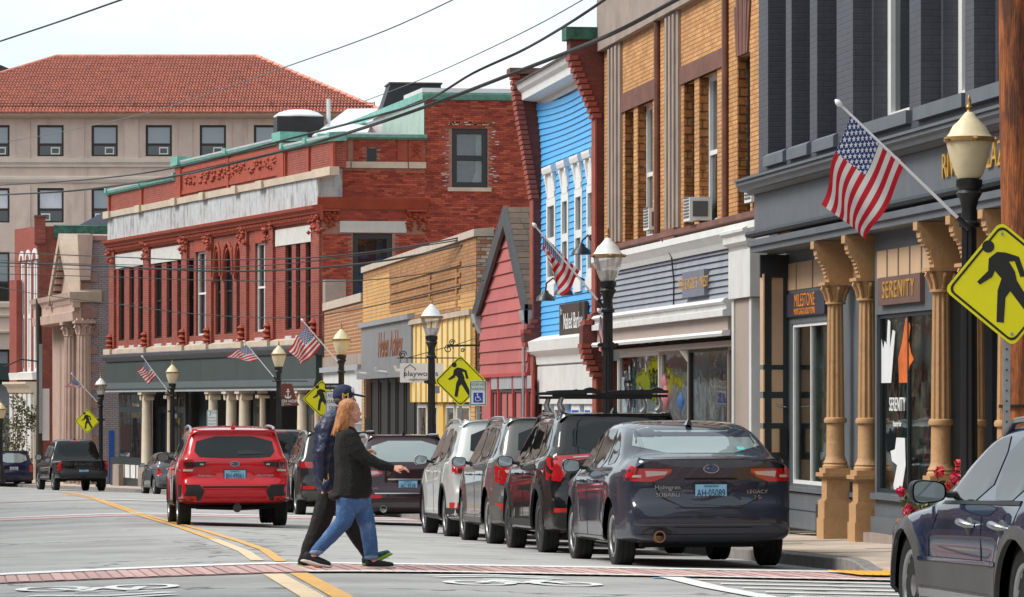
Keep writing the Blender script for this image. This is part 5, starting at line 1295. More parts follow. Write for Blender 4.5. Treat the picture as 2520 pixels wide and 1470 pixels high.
# flat pilasters, belt courses, dentils
for k in range(9):
    xm = 624.5 - 133.2 * k - 34
    for (ya, yb_) in ((285, 392), (455, 600)): 
        panel(jr, 'pilaster', M['hall_stone'], uj(xm + 17), uj(xm - 17), .0, .06, zj(yb_), zj(ya) - .05)
moulding('belt_course', M['hall_pale'], jr, 0, uL, [(0, zj(411)), (.1, zj(411)), (.1, zj(404)), (.2, zj(400)), (.22, zj(392)), (0, zj(390))])
b = MB(); u = 0
while u < uj(-60): b.box(u, u + .07, .1, .16, zj(404), zj(399)); u += .14
b.build('dentils', M['hall_pale'], jr)['kind'] = 'stuff'
moulding('belt_course', M['hall_pale'], jr, 0, uL, [(0, zj(450)), (.06, zj(450)), (.12, zj(442)), (.12, zj(436)), (0, zj(434))])
for (ya, yb_) in ((745, 757), (775, 780), (815, 820)): moulding('belt_course', M['hall_pale'], jr, uj(60), uL, [(0, zj(yb_)), (.12, zj(yb_)), (.15, zj(ya)), (0, zj(ya) + .02)])
moulding('gutter', M['gutter_cream'], jr, -.9, uL + .9, [(.0, zj(292)), (.45, zj(291)), (.75, zj(287)), (.85, zj(282)), (0, zj(280))])
# dark awning storefront low at the corner
panel(jr, 'awning', M['paint_teal_dark'], uj(38), uj(-120), .0, .9, zj(935), zj(895)); panel(jr, 'shop_panel', M['paint_teal_dark'], uj(36), uj(-120), .0, .2, -4, zj(935))
for k in range(4): panel(jr, 'pane', M['glass_far'], uj(30 - 40 * k), uj(-4 - 40 * k), .2, .22, -2.6, zj(945))
# hip roof with rows of barrel tiles
zE_ = zj(284); kd = 9.2; zR = (HY - 143) / FPX * (D_ + kd)
eL, eR, rL, rR = uj(-310), uj(952), uj(140) * 1.0, uj(630)
def rpt(u, t): return (u, .85 - (kd + .85) * t, zE_ + (zR - zE_) * t)
rL2 = (at_d(140, 143, D_ + kd) - J.P0).dot(J.du); rR2 = (at_d(632, 143, D_ + kd) - J.P0).dot(J.du)
MB().add([rpt(eR, 0), rpt(eL, 0), rpt(rL2, 1), rpt(rR2, 1), (eR, -20, zE_), (eL, -20, zE_)], [(0, 1, 2, 3), (0, 3, 4), (1, 5, 2), (2, 5, 4, 3)]).build('roof_deck', M['clay_tile'], jr, fix=False)
rows_n = 21; per = .168; rest = MB(); cnt = 0; rs = random.Random(2)
prof = [(-.084, .0), (-.05, .07), (0, .11), (.05, .07), (.084, .0)]
tl = math.hypot(kd + .85, zR - zE_) / rows_n
sl = Vector((0, -(kd + .85), zR - zE_)).normalized(); nl = Vector((0, sl.z, -sl.y))
vs = []
for t, up in ((0, .07), (1.06, .0)):
    for (x, h) in prof: p = Vector((x, 0, 0)) + sl * (tl * t) + nl * (h + up); vs.append(tuple(p))
tile_me = MB().add(vs, [(i, i + 1, 6 + i, 5 + i) for i in range(4)] + [(0, 1, 2, 3, 4)]).mesh('clay_tile', fix=False)
for r_ in range(rows_n):
    t = r_ / rows_n; a = eR + (rR2 - eR) * t; c = eL + (rL2 - eL) * t; n = int((c - a) / per)
    for k in range(n):
        u = a + per * (k + .5); p = rpt(u, t); x_px = 960 - u / kp
        if cnt < 300 and r_ < 2 and 0 < x_px < 900:
            o = link('clay_tile', tile_me, M['clay_tile'], jr); o.location = p; cnt += 1
        elif x_px > -120:
            dz = rs.uniform(-.008, .008); rest.add([(v[0] + p[0], v[1] + p[1], v[2] + p[2] + dz) for v in vs], [(i, i + 1, 6 + i, 5 + i) for i in range(4)] + [(0, 1, 2, 3, 4)])
rest.build('clay_tile', M['clay_tile'], jr, fix=False, smooth=60)['kind'] = 'stuff'
for (a, c) in (((eR, 0), (rR2, 1)), ((eL, 0), (rL2, 1)), ((rR2, 1), (rL2, 1))):
    p, q = Vector(rpt(*a)), Vector(rpt(*c)); MB().tube([p + Vector((0, 0, .08)), q + Vector((0, 0, .08))], .11, 7).build('ridge_tile', M['clay_tile'], jr, 60)
sn = MB(); p, q = Vector(rpt(eR + .6, .085)), Vector(rpt(uj(-120), .085))
for h in (.16, .3): sn.tube([p + Vector((0, 0, h)), q + Vector((0, 0, h))], .025, 4)
x_ = p.x
while x_ < q.x: sn.box(x_, x_ + .05, p.y - .03, p.y + .03, p.z, p.z + .36); x_ += 1.72
sn.build('snow_rail', M['brownstone'], jr)
panel(jr, 'roof_vent', M['membrane_black'], uj(552), uj(522), -kd - .6, -kd, zR - .2, zR + .14)
t = thing('roof_monitor', 'dark rooftop structure showing above the hip of the tile roof', 'roof structure', at_d(-8, 178, 215))
MB().prism([(-2.2, -1), (.9, -1), (.75, .0), (-.1, .35), (-2.2, .5)], 'y', -2, 2).build('cladding', M['membrane_black'], t)
# ================================================================== vehicles
def paint(name, col, metal=0.0, rough=.4, coat=1.0, flake=.06):
    m, n, l, b = nodes(name); M[name] = m
    b.inputs['Metallic'].default_value = metal; b.inputs['Roughness'].default_value = rough
    b.inputs['Coat Weight'].default_value = coat; b.inputs['Coat Roughness'].default_value = .03; b.inputs['Coat IOR'].default_value = 1.5; b.inputs['Specular IOR Level'].default_value = .08
    t = n.new('ShaderNodeTexCoord'); sp = n.new('ShaderNodeSeparateXYZ'); l.new(t.outputs['Object'], sp.inputs['Vector'])
    nt = n.new('ShaderNodeTexNoise'); nt.inputs['Scale'].default_value = 5; nt.inputs['Detail'].default_value = 6; l.new(t.outputs['Object'], nt.inputs['Vector'])
    # road dust that clings to the lowest body panels
    mr = n.new('ShaderNodeMapRange'); mr.inputs['From Min'].default_value = .55; mr.inputs['From Max'].default_value = .15; mr.inputs['To Max'].default_value = .28
    l.new(sp.outputs['Z'], mr.inputs['Value']); mu = n.new('ShaderNodeMath'); mu.operation = 'MULTIPLY'; l.new(mr.outputs['Result'], mu.inputs[0]); l.new(nt.outputs['Fac'], mu.inputs[1])
    mx = n.new('ShaderNodeMix'); mx.data_type = 'RGBA'; mx.inputs['A'].default_value = rgb(col); mx.inputs['B'].default_value = (.16, .145, .13, 1); l.new(mu.outputs[0], mx.inputs['Factor'])
    l.new(mx.outputs['Result'], b.inputs['Base Color'])
    mc = n.new('ShaderNodeMath'); mc.operation = 'MULTIPLY_ADD'; mc.inputs[1].default_value = -2.2; mc.inputs[2].default_value = coat; mc.use_clamp = True; l.new(mu.outputs[0], mc.inputs[0]); l.new(mc.outputs[0], b.inputs['Coat Weight'])
    return m
paint('paint_navy_grey', (.024, .028, .045)); paint('paint_black', (.006, .006, .007)); paint('paint_gunmetal', (.11, .108, .105), .3); paint('paint_silver', (.50, .52, .51), .25)
paint('paint_maroon', (.032, .012, .017)); paint('paint_jeep', (.022, .02, .02)); paint('paint_red', (.56, .005, .014), 0, .3); paint('paint_mini', (.10, .105, .115)); paint('paint_blue', (.004, .014, .05)); paint('paint_wagon', (.008, .011, .045))
pm('plastic_black', (.012, .012, .013), .55, .2, 8, .15, 120); pm('plastic_grey', (.085, .082, .08), .5, .12, 6)
pm('rubber', (.012, .012, .012), .85, .25, 10, .3, 90); pm('alloy', (.42, .42, .43), .3, .08, metal=.85); pm('alloy_dark', (.06, .06, .065), .35, .1, metal=.6)
glass_mat('car_glass', (.006, .008, .009), .015, .5, ior=1.45); glass_mat('car_glass_lit', (.20, .25, .25), .015, 1.0, ior=1.8)  # rear glass: light through the car and sky reflection put into its pale colour
glass_mat('lamp_red', (.42, .004, .008), .12, .8); glass_mat('lamp_dark', (.05, .012, .012), .08, .8); glass_mat('lamp_clear', (.52, .42, .40), .1, .8); glass_mat('mirror_glass', (.16, .2, .2), .03, 1.0, ior=2.2)
pm('plate_blue', (.25, .52, .74), .5, .08, 3); pm('plate_white', (.62, .62, .60), .5, .08); pm('plate_text', (.012, .02, .06), .5, .05); pm('badge', (.6, .6, .62), .2, .05, metal=.9); pm('badge_blue', (.04, .06, .14), .3, .05)
pm('under', (.008, .008, .008), .9, .2); pm('reflector', (.5, .012, .01), .3, .1); pm('exhaust', (.30, .17, .10), .35, .3, metal=.9); pm('seam', (.004, .004, .004), .8, .0)
pm('sticker', (.10, .5, .48), .5, .3, 20)

def smooth_poly(pts, it=3):
    """Rounded closed outline: corner cutting; points given as (y, z) or (y, z, 's') for a crisp corner."""
    P = [(p[0], p[1], len(p) > 2) for p in pts]
    for _ in range(it):
        Q = []
        for i, a in enumerate(P):
            c = P[(i + 1) % len(P)]; k0 = .08 if a[2] else .25; k1 = .08 if c[2] else .25
            Q.append((a[0] + (c[0] - a[0]) * k0, a[1] + (c[1] - a[1]) * k0, a[2])); Q.append((c[0] + (a[0] - c[0]) * k1, c[1] + (a[1] - c[1]) * k1, c[2]))
        P = Q
    return [Vector((p[0], p[1])) for p in P]
def resample(P, step, closed=True):
    out = []; n = len(P)
    for i in range(n if closed else n - 1):
        a, c = P[i], P[(i + 1) % n]; m = max(1, int(round((c - a).length / step)))
        out += [a.lerp(c, k / m) for k in range(m)]
    if not closed: out.append(P[-1])
    res = []
    for p in out:
        if not res or (p - res[-1]).length > 1e-4: res.append(p)
    return res
def inside(p, P):
    c = False; n = len(P); j = n - 1
    for i in range(n):
        if (P[i].y > p.y) != (P[j].y > p.y) and p.x < (P[j].x - P[i].x) * (p.y - P[i].y) / (P[j].y - P[i].y) + P[i].x: c = not c
        j = i
    return c
def fill2d(P, grid, extra=()):
    """Triangulate polygon P with interior grid points; returns 2-D verts and faces."""
    n = len(P); vs = list(P); es = [(i, (i + 1) % n) for i in range(n)]
    for c in extra:
        k = len(vs); vs += c; es += [(k + i, k + (i + 1) % len(c)) for i in range(len(c))]
    x0, x1 = min(p.x for p in P), max(p.x for p in P); y0, y1 = min(p.y for p in P), max(p.y for p in P)
    nx, ny = int((x1 - x0) / grid), int((y1 - y0) / grid)
    for i in range(1, nx + 1):
        for j in range(1, ny + 1):
            q = Vector((x0 + (x1 - x0) * (i + .5 * (j % 2)) / (nx + 1), y0 + (y1 - y0) * j / (ny + 1)))
            if inside(q, P) and min((q - p).length for p in P) > grid * .45 and (not extra or min((q - p).length for c in extra for p in c) > grid * .45): vs.append(q)
    r = delaunay_2d_cdt([Vector(v) for v in vs], es, [], 0, 1e-5)
    V, F = r[0], r[2]
    F = [f for f in F if inside(sum((V[i] for i in f), Vector((0, 0))) / len(f), P)]
    return V, F

class Car:
    def __init__(s, name, label, cat, X, Y, spec, yaw=0.0, group=None):
        s.k = spec; s.paint = M[spec['paint']]
        z = road_z(X, Y + 1.3); z2 = road_z(X, Y + 3.5)
        s.root = thing(name, label, cat, (X, Y, z + .0 - (z2 - z) / 2.2 * 1.3), R(yaw), group, math.atan((z2 - z) / 2.2))
        s.W = spec['W'] / 2
        s.sil = resample(smooth_poly(spec['sil'], spec.get('it', 3)), .05)
        ar = sum(a.x * c.y - c.x * a.y for a, c in zip(s.sil, s.sil[1:] + s.sil[:1]))
        if ar < 0: s.sil.reverse()
        s.arches = [(y, spec['axz'], spec['R'] + spec.get('gap', .055)) for y in spec['ax']]
        s.zk = spec.get('zk', 1.06); s.root.scale.z = s.zk
        s.body()
        s.wheels()
    def hw(s, y, z):
        k = s.k; L = k['L']; w = s.W * lerp_list(k.get('plan', [(0, .84), (.12, .92), (.45, .985), (.9, 1), (L - 1.2, 1), (L - .5, .95), (L - .1, .82), (L, .74)]), y)
        zb = lerp_list(k['belt'], y); 
        if z < zb:
            t = (zb - z) / zb; w *= 1 - .012 * max(0, 1 - t / .22) - .05 * max(0, (t - .55) / .45) ** 2
            zc = k.get('crease', .82) * zb; w += .006 * math.exp(-((z - zc) / .06) ** 2)
        else: w = w * .982 - k.get('tumble', .34) * (z - zb) - .03 * min(1, (z - zb) / .06)
        for (ya, za, ra) in s.arches:
            d = math.hypot(y - ya, z - za); w += k.get('flare', .022) * math.exp(-((d - ra) / .13) ** 2) * (1 if z < zb else 0)
        return max(w, .05)
    def body(s):
        P = s.sil; n = len(P); k = s.k
        nor = []
        for i in range(n):
            t = (P[(i + 1) % n] - P[i - 1]).normalized(); nor.append(Vector((-t.y, t.x)))
        for _ in range(3): nor = [(nor[i - 1] + nor[i] * 2 + nor[(i + 1) % n]).normalized() for i in range(n)]
        rings = [(0, 0), (.001, .25), (.004, .5), (.010, .7), (.021, .84), (.040, .93), (.065, .978), (.095, 1.0)]
        vs, fs = [], []; idx = {}
        hollow = lambda y, z, x: any(math.hypot(y - a[0], z - a[1]) < a[2] for a in s.arches) and abs(x) > s.W - .34
        for sx in (1, -1):
            base = len(vs)
            for (e, f) in rings:
                for i in range(n):
                    q = P[i] + nor[i] * e * k.get('round', 1.0); vs.append((sx * f * s.hw(q.x, q.y), q.x, q.y))
            for r in range(len(rings) - 1):
                for i in range(n):
                    j = (i + 1) % n; a, b_, c, d = base + r * n + i, base + r * n + j, base + (r + 1) * n + j, base + (r + 1) * n + i
                    m = [sum(vs[q][t] for q in (a, b_, c, d)) / 4 for t in range(3)]
                    if r > 2 and hollow(m[1], m[2], m[0]): continue
                    fs.append((a, b_, c, d) if sx < 0 else (d, c, b_, a))
            inner = [P[i] + nor[i] * rings[-1][0] * k.get('round', 1.0) for i in range(n)]
            arcs = [[Vector((a[0] + a[2] * math.cos(2 * math.pi * q / 48), a[1] + a[2] * math.sin(2 * math.pi * q / 48))) for q in range(48)] for a in s.arches]
            V, F = fill2d(inner, .085, [[p for p in c] for c in arcs])
            b0 = len(vs); vs += [(sx * s.hw(p.x, p.y), p.x, p.y) for p in V]
            for f in F:
                c = sum((V[i] for i in f), Vector((0, 0))) / len(f)
                if any((c - Vector(a[:2])).length < a[2] - .001 for a in s.arches): continue
                fs.append(tuple(b0 + i for i in (f if sx > 0 else f[::-1])))
        me = bpy.data.meshes.new('body'); me.from_pydata(vs, [], fs)
        bm = bmesh.new(); bm.from_mesh(me); bmesh.ops.remove_doubles(bm, verts=bm.verts, dist=.0015); bmesh.ops.recalc_face_normals(bm, faces=bm.faces)
        s.bvh = BVHTree.FromBMesh(bm); bm.to_mesh(me); bm.free()
        for p in me.polygons: p.use_smooth = True
        me.set_sharp_from_angle(angle=R(38))
        s.bodyo = link('body', me, s.paint, s.root)
        # dark wheel wells and floor
        b = MB()
        for (ya, za, ra) in s.arches:
            for sx in (1, -1):
                x1, x0 = sx * (s.W - .04), sx * (s.W - .42)
                b.lathe([(ra + .004, x0), (ra + .004, x1)], 28, (0, ya, za), 'x', R(-8), R(188)); b.lathe([(0, x0), (ra + .004, x0)], 28, (0, ya, za), 'x', R(-8), R(188))
        b.box(-s.W + .25, s.W - .25, .5, k['L'] - .5, k.get('clear', .2), k.get('clear', .2) + .12)
        b.build('underbody', M['under'], s.root, fix=False)
    def patch(s, poly, view, mat, name, eps=.006, th=.02, mirror=False, parent=None, rounded=0, grid=.09, label=None, step=.045):
        """A piece laid on the body: outline in side view (y, z) or rear view (x, z), pushed onto the surface, with a turned-in edge."""
        out = []
        for sx in ((1, -1) if mirror else (1,)):
            P = [Vector(p[:2]) for p in poly]
            if rounded: P = smooth_poly([tuple(p) for p in P], rounded)
            P = resample(P, step); V, F = fill2d(P, grid)
            n = len(V); vs = []; miss = 0
            for p in V:
                if view in ('left', 'right', 'side'):
                    sgn = -1 if view == 'left' else 1
                    if view == 'side': sgn = -sx
                    o_, d_ = Vector((sgn * 3, p.x, p.y)), Vector((-sgn, 0, 0))
                else: o_, d_ = Vector((p.x * (sx if mirror else 1), -3 if view == 'rear' else s.k['L'] + 3, p.y)), Vector((0, 1 if view == 'rear' else -1, 0))
                h = s.bvh.ray_cast(o_, d_)
                if h[0] is None:
                    h = s.bvh.find_nearest(o_ + d_ * (3 - s.W if view not in ('rear', 'front') else 3.1))
                vs.append((h[0] - d_ * eps, h[0] + d_ * th))
            cnt = {}
            for f in F:
                for a, c in zip(f, f[1:] + f[:1]): cnt[tuple(sorted((a, c)))] = cnt.get(tuple(sorted((a, c))), 0) + 1
            fs = [tuple(f) for f in F]
            for (a, c), m in cnt.items():
                if m == 1: fs.append((a, c, n + c, n + a))
            o = MB().add([v[0] for v in vs] + [v[1] for v in vs], fs).build(name, mat, parent or s.root, 40)
            if label: o['label'] = label
            out.append(o)
        return out
    def seam(s, pts, view='left', w=.012, name='panel_gap'):
        P = resample([Vector(p) for p in pts], .1, False); L, Q = [], []
        for i, p in enumerate(P):
            t = (P[min(i + 1, len(P) - 1)] - P[max(i - 1, 0)]).normalized(); nn = Vector((-t.y, t.x)) * w / 2; L.append(p + nn); Q.append(p - nn)
        return s.patch(L + Q[::-1], view, M['seam'], name, .003, .004, grid=9, step=.12)
    def wheels(s):
        k = s.k; Rr = k['R']; rw = .215; ri = Rr * k.get('rim', .66); key = (round(Rr, 3), round(ri, 3), k.get('spokes', 5), k.get('rimmat', 'alloy'))
        if key not in WHEELS:
            ty = MB().lathe([(ri, -.085), (ri + .02, -.1), (Rr * .9, -.107), (Rr - .012, -.098), (Rr, -.08), (Rr, -.04), (Rr - .008, -.035), (Rr - .008, -.025), (Rr, -.02), (Rr, .02), (Rr - .008, .025), (Rr - .008, .035), (Rr, .04), (Rr, .08), (Rr - .012, .098), (Rr * .9, .107), (ri + .02, .1), (ri, .085)], 40, axis='x').mesh('tyre', 35)
            hub = MB().lathe([(0, -.06), (ri * .95, -.06), (ri * .95, -.03), (0, -.03)], 24, axis='x').mesh('wheel', 35)
            b = MB().lathe([(ri - .03, .0), (ri - .012, .06), (ri + .004, .09), (ri + .012, .098), (ri + .004, .104), (ri - .02, .098), (ri - .04, .05)], 32, axis='x')
            ns = k.get('spokes', 5)
            for i in range(ns):
                a = 2 * math.pi * i / ns; ca, sa = math.cos(a), math.sin(a); t = Vector((0, -sa, ca)); r_ = Vector((0, ca, sa))
                for off in (-.03, .03):
                    p0, p1 = r_ * .05 + t * off * .7, r_ * (ri - .02) + t * off * 2.4; w0 = .017
                    vs = []
                    for p, xo in ((p0, .075), (p1, .088)):
                        for dx in (-.03, .0):
                            for sg in (-1, 1): vs.append(tuple(p + t * w0 * sg + Vector((xo + dx, 0, 0))))
                    b.add(vs, [(0, 1, 3, 2), (4, 6, 7, 5), (2, 3, 7, 6), (0, 4, 5, 1), (0, 2, 6, 4), (1, 5, 7, 3)])
            b.lathe([(0, .04), (.07, .04), (.07, .085), (.03, .095), (0, .095)], 14, axis='x')
            WHEELS[key] = (hub, ty, b.mesh('rim', 35))
        hub, ty, rim = WHEELS[key]
        for y in k['ax']:
            for sx in (-1, 1):
                w = link('wheel', hub, M['under'], s.root); w.location = (sx * (s.W - .125), y, k['axz'] / s.zk); w.scale.z = 1 / s.zk; w.rotation_euler = (0, 0, 0 if sx > 0 else math.pi)
                link('tyre', ty, M['rubber'], w); link('rim', rim, M[k.get('rimmat', 'alloy')], w)
    def at_side(s, y, z, sgn=-1):
        h = s.bvh.ray_cast(Vector((sgn * 3, y, z)), Vector((-sgn, 0, 0))); return h[0] if h[0] is not None else Vector((sgn * s.W, y, z))
    def mirror(s, y, z, mat=None, w=.2, h=.135, out=.05):
        for sx in (-1, 1):
            p = s.at_side(y, z, sx); c = p + Vector((sx * (.08 + w / 2), -.02, .02))
            o = MB(); pr = [(.35, .13), (.8, .11), (1, .05), (1.02, -.01), (.98, -.05)]
            vs = []; fs = []; N = 18
            for (sc, dy) in pr:
                for i in range(N):
                    a = 2 * math.pi * i / N; ex = .62; cx_ = math.copysign(abs(math.cos(a)) ** ex, math.cos(a)); cz_ = math.copysign(abs(math.sin(a)) ** ex, math.sin(a))
                    vs.append((c.x + sc * w / 2 * cx_, c.y + dy, c.z + sc * h / 2 * cz_ * (1 + .12 * cx_ * sx)))
            for r in range(len(pr) - 1):
                for i in range(N): fs.append((r * N + i, r * N + (i + 1) % N, (r + 1) * N + (i + 1) % N, (r + 1) * N + i))
            fs.append(tuple(range(N)))
            m = o.add(vs, fs).build('door_mirror', mat or M['plastic_black'], s.root, 40)
            vs2 = [(v[0] * 1, v[1], v[2]) for v in vs[-N:]]; cc = Vector((c.x, c.y - .052, c.z))
            MB().add([tuple(cc + (Vector(v) - cc) * .9 + Vector((0, .004, 0))) for v in vs2], [tuple(range(N))]).build('mirror_glass', M['mirror_glass'], m, fix=False)
            MB().tube([p - Vector((sx * .03, 0, 0)), p + Vector((sx * .05, .02, .0)), c + Vector((-sx * w * .4, .05, 0))], .022, 6).build('mirror_stalk', M['plastic_black'], m)
    def plate(s, x, z, text, mat, col='plate_text', w=.335, sub=None, frame=True):
        h = s.bvh.ray_cast(Vector((x, -3, z)), Vector((0, 1, 0))); y = h[0].y - .012
        if frame: MB().box(x - w / 2 - .012, x + w / 2 + .012, y, y + .03, z - .10, z + .098).build('plate_frame', M['plastic_black'], s.root)
        p = MB().box(x - w / 2, x + w / 2, y - .006, y + .01, z - .086, z + .084).build('number_plate', mat, s.root)
        lettering(text, .108, M[col], p, (x, y - .009, z - .006), 0, .002, .68)
        if sub: lettering(sub, .03, M['letter_white'], p, (x, y - .008, z - .092), 0, .002, 1.0, name='dealer_lettering')
        lettering('CONNECTICUT', .022, M[col], p, (x, y - .009, z + .066), 0, .002, 1.0, name='state_lettering')
        return p
    def rear_text(s, txt, size, x, z, sx=1.1, mat='badge'):
        h = s.bvh.ray_cast(Vector((x, -3, z)), Vector((0, 1, 0))); return lettering(txt, size, M[mat], s.root, (x, h[0].y - .006, z), 0, .004, sx, name='badge_lettering')
    def star_badge(s, x, z, w):
        h = s.bvh.ray_cast(Vector((x, -3, z)), Vector((0, 1, 0))); y = h[0].y
        o = MB().prism([(x + w / 2 * math.cos(a), z + w * .27 * math.sin(a)) for a in [2 * math.pi * i / 28 for i in range(28)]], 'y', y - .012, y + .01).build('oval_badge', M['badge'], s.root)
        MB().prism([(x + w * .44 * math.cos(a), z + w * .22 * math.sin(a)) for a in [2 * math.pi * i / 28 for i in range(28)]], 'y', y - .014, y).build('badge_field', M['badge_blue'], o)
        for (px_, pz_, r_) in ((-.2, .03, .13), (.12, .08, .05), (.26, .05, .05), (.06, -.06, .05), (.2, -.08, .05), (.32, -.04, .05)):
            MB().prism([(x + w * (px_ + (r_ if i % 2 == 0 else r_ * .3) * math.cos(R(90 * i / 2))), z + w * (pz_ + (r_ if i % 2 == 0 else r_ * .3) * .7 * math.sin(R(90 * i / 2)))) for i in range(8)], 'y', y - .016, y - .005).build('badge_star', M['badge'], o)
    def fin(s, y, mat, h=.07):
        p = s.bvh.ray_cast(Vector((0, y, 3)), Vector((0, 0, -1)))[0]
        MB().add([(-.035, y - .10, p.z), (.035, y - .10, p.z), (.03, y + .12, p.z), (-.03, y + .12, p.z), (-.006, y - .09, p.z + h), (.006, y - .09, p.z + h)], [(0, 1, 5, 4), (1, 2, 5), (3, 0, 4), (2, 3, 4, 5)]).build('antenna_fin', mat, s.root)
    def handles(s, ys, z, mat, sgn=-1, w=.2):
        for y in ys:
            p = s.at_side(y, z, sgn); x = p.x
            MB().tube([(x, y - w / 2, z), (x + sgn * .035, y - w / 2 + .03, z), (x + sgn * .04, y + w / 2 - .03, z + .005), (x, y + w / 2, z)], .016, 6).build('door_handle', mat, s.root)
    def rails(s, y0, y1, mat, inset=.09, hgt=.055):
        for sx in (-1, 1):
            pts = []
            for i in range(9):
                y = y0 + (y1 - y0) * i / 8; zt = max(p.y for p in s.sil if abs(p.x - y) < .12); x = sx * (s.hw(y, zt - .09) - .02)
                up = hgt * (1 if 0 < i < 8 else -.3); h = s.bvh.ray_cast(Vector((x, y, 3)), Vector((0, 0, -1))); z = h[0].z if h[0] is not None else zt - .05
                pts.append((x, y, z + up))
            MB().tube(pts, .022, 6).build('roof_rail', mat, s.root, 60)
    def side_glass(s, polys, mat=None):
        for P in polys: s.patch(P, 'side', mat or M['car_glass'], 'side_window', .005, .012, mirror=True, rounded=1)
WHEELS = {}
# ------------------------------------------------------------------ 1  navy grey sedan
LEG = dict(paint='paint_navy_grey', W=1.84, L=4.8, ax=(1.02, 3.77), axz=.325, R=.325, tumble=.40, belt=[(0, .98), (1.0, .97), (2.6, .93), (4.8, .84)], crease=.86, spokes=5,
           sil=[(.22, .24), (.05, .30), (.0, .46), (.02, .62), (.10, .70), (.13, .80), (.10, .98), (.06, 1.085, 's'), (.12, 1.105), (.5, 1.135), (.72, 1.14), (1.15, 1.36), (1.5, 1.455), (2.0, 1.495), (2.6, 1.485), (3.05, 1.37), (3.6, 1.06), (3.8, 1.0), (4.4, .9), (4.68, .78), (4.8, .55), (4.74, .3), (4.5, .22), (3.4, .2), (1.4, .2)])
c = Car('sedan', 'dark navy grey sedan parked by the brick crossing, plate AH 05089', 'car', 7.80, 39.95, LEG)
c.patch([(-.73, 1.145), (.73, 1.145), (.585, 1.45), (-.585, 1.45)], 'rear', M['car_glass_lit'], 'rear_window', .004, .012, rounded=1)
c.side_glass([[(1.02, 1.06), (1.34, 1.30), (1.66, 1.385), (1.70, 1.01)], [(1.76, 1.005), (1.72, 1.39), (2.10, 1.405), (2.52, 1.385), (2.60, .985)], [(2.66, .98), (2.58, 1.38), (2.95, 1.30), (3.38, 1.04), (3.40, .99)]])
c.patch([(.93, .99), (.42, .985), (.425, .95), (.50, .90), (.62, .855), (.93, .865)], 'rear', M['lamp_red'], 'tail_lamp', .012, .03, True)
c.patch([(-.02, .87), (-.02, 1.0), (.3, 1.02), (.26, .9)], 'side', M['lamp_red'], 'tail_lamp_wrap', .010, .02, True)
c.patch([(.70, .965), (.46, .958), (.49, .925), (.69, .905)], 'rear', M['lamp_clear'], 'lamp_insert', .018, .02, True)
c.patch([(.92, .925), (.74, .925), (.74, .90), (.92, .90)], 'rear', M['lamp_clear'], 'lamp_insert', .016, .02, True)
c.patch([(-.33, .62), (.33, .62), (.30, .865), (-.30, .865)], 'rear', M['paint_navy_grey'], 'plate_recess', .002, .03, rounded=1)
c.seam([(-.62, .86), (-.52, .70), (-.3, .60), (.3, .60), (.52, .70), (.62, .86)], 'rear'); c.seam([(-.62, .99), (-.63, 1.10)], 'rear'); c.seam([(.62, .99), (.63, 1.10)], 'rear')
c.seam([(-.28, .885), (.28, .885)], 'rear', .02)
c.plate(0, .745, 'AH·05089', M['plate_blue'], sub='HOLMGREN SUBARU'); c.star_badge(0, .985, .17)
c.rear_text('Holmgren', .062, -.46, .80); c.rear_text('SUBARU', .05, -.46, .725, 1.4); c.rear_text('LEGACY', .05, .50, .755, 1.2); c.rear_text('2.5i', .05, .50, .70, 1.2)
c.patch([(-.72, .44), (.72, .44), (.72, .425), (-.72, .425)], 'rear', M['paint_navy_grey'], 'bumper_crease', .012, .01)
c.patch([(-.40, .40), (.42, .40), (.46, .37), (.40, .345), (-.38, .345)], 'rear', M['paint_navy_grey'], 'bumper_lip', .02, .01)
c.patch([(-.86, .335), (-.5, .335), (.5, .335), (.86, .335), (.8, .25), (-.8, .25)], 'rear', M['plastic_black'], 'rear_valance', .006, .03)
c.patch([(-.72, .41), (-.44, .41), (-.42, .25), (-.76, .25)], 'rear', M['plastic_black'], 'exhaust_cutout', .004, .01, rounded=1)
MB().lathe([(0, .1), (.046, .1), (.047, .0), (.06, .0), (.06, .16), (0, .16)], 20, (-.57, -.03, .315), 'y').build('exhaust_tip', M['exhaust'], c.root, 40)
c.fin(1.42, M['paint_navy_grey']); c.mirror(3.12, 1.0, M['paint_navy_grey']); c.handles((2.0, 2.95), .86, M['paint_navy_grey'])
for pts in ([(1.72, 1.0), (1.58, .75), (1.42, .62), (1.45, .28)], [(2.62, .98), (2.56, .3)], [(3.42, .98), (3.50, .6), (3.40, .3)]): c.seam(pts)
c.patch([(1.45, .30), (3.35, .30), (3.35, .22), (1.45, .22)], 'side', M['plastic_black'], 'sill', .008, .02, True)
c.patch([(.42, 1.18), (.50, 1.175), (.51, 1.205), (.43, 1.21)], 'rear', M['sticker'], 'window_sticker', .008, .0)
SEDAN = c
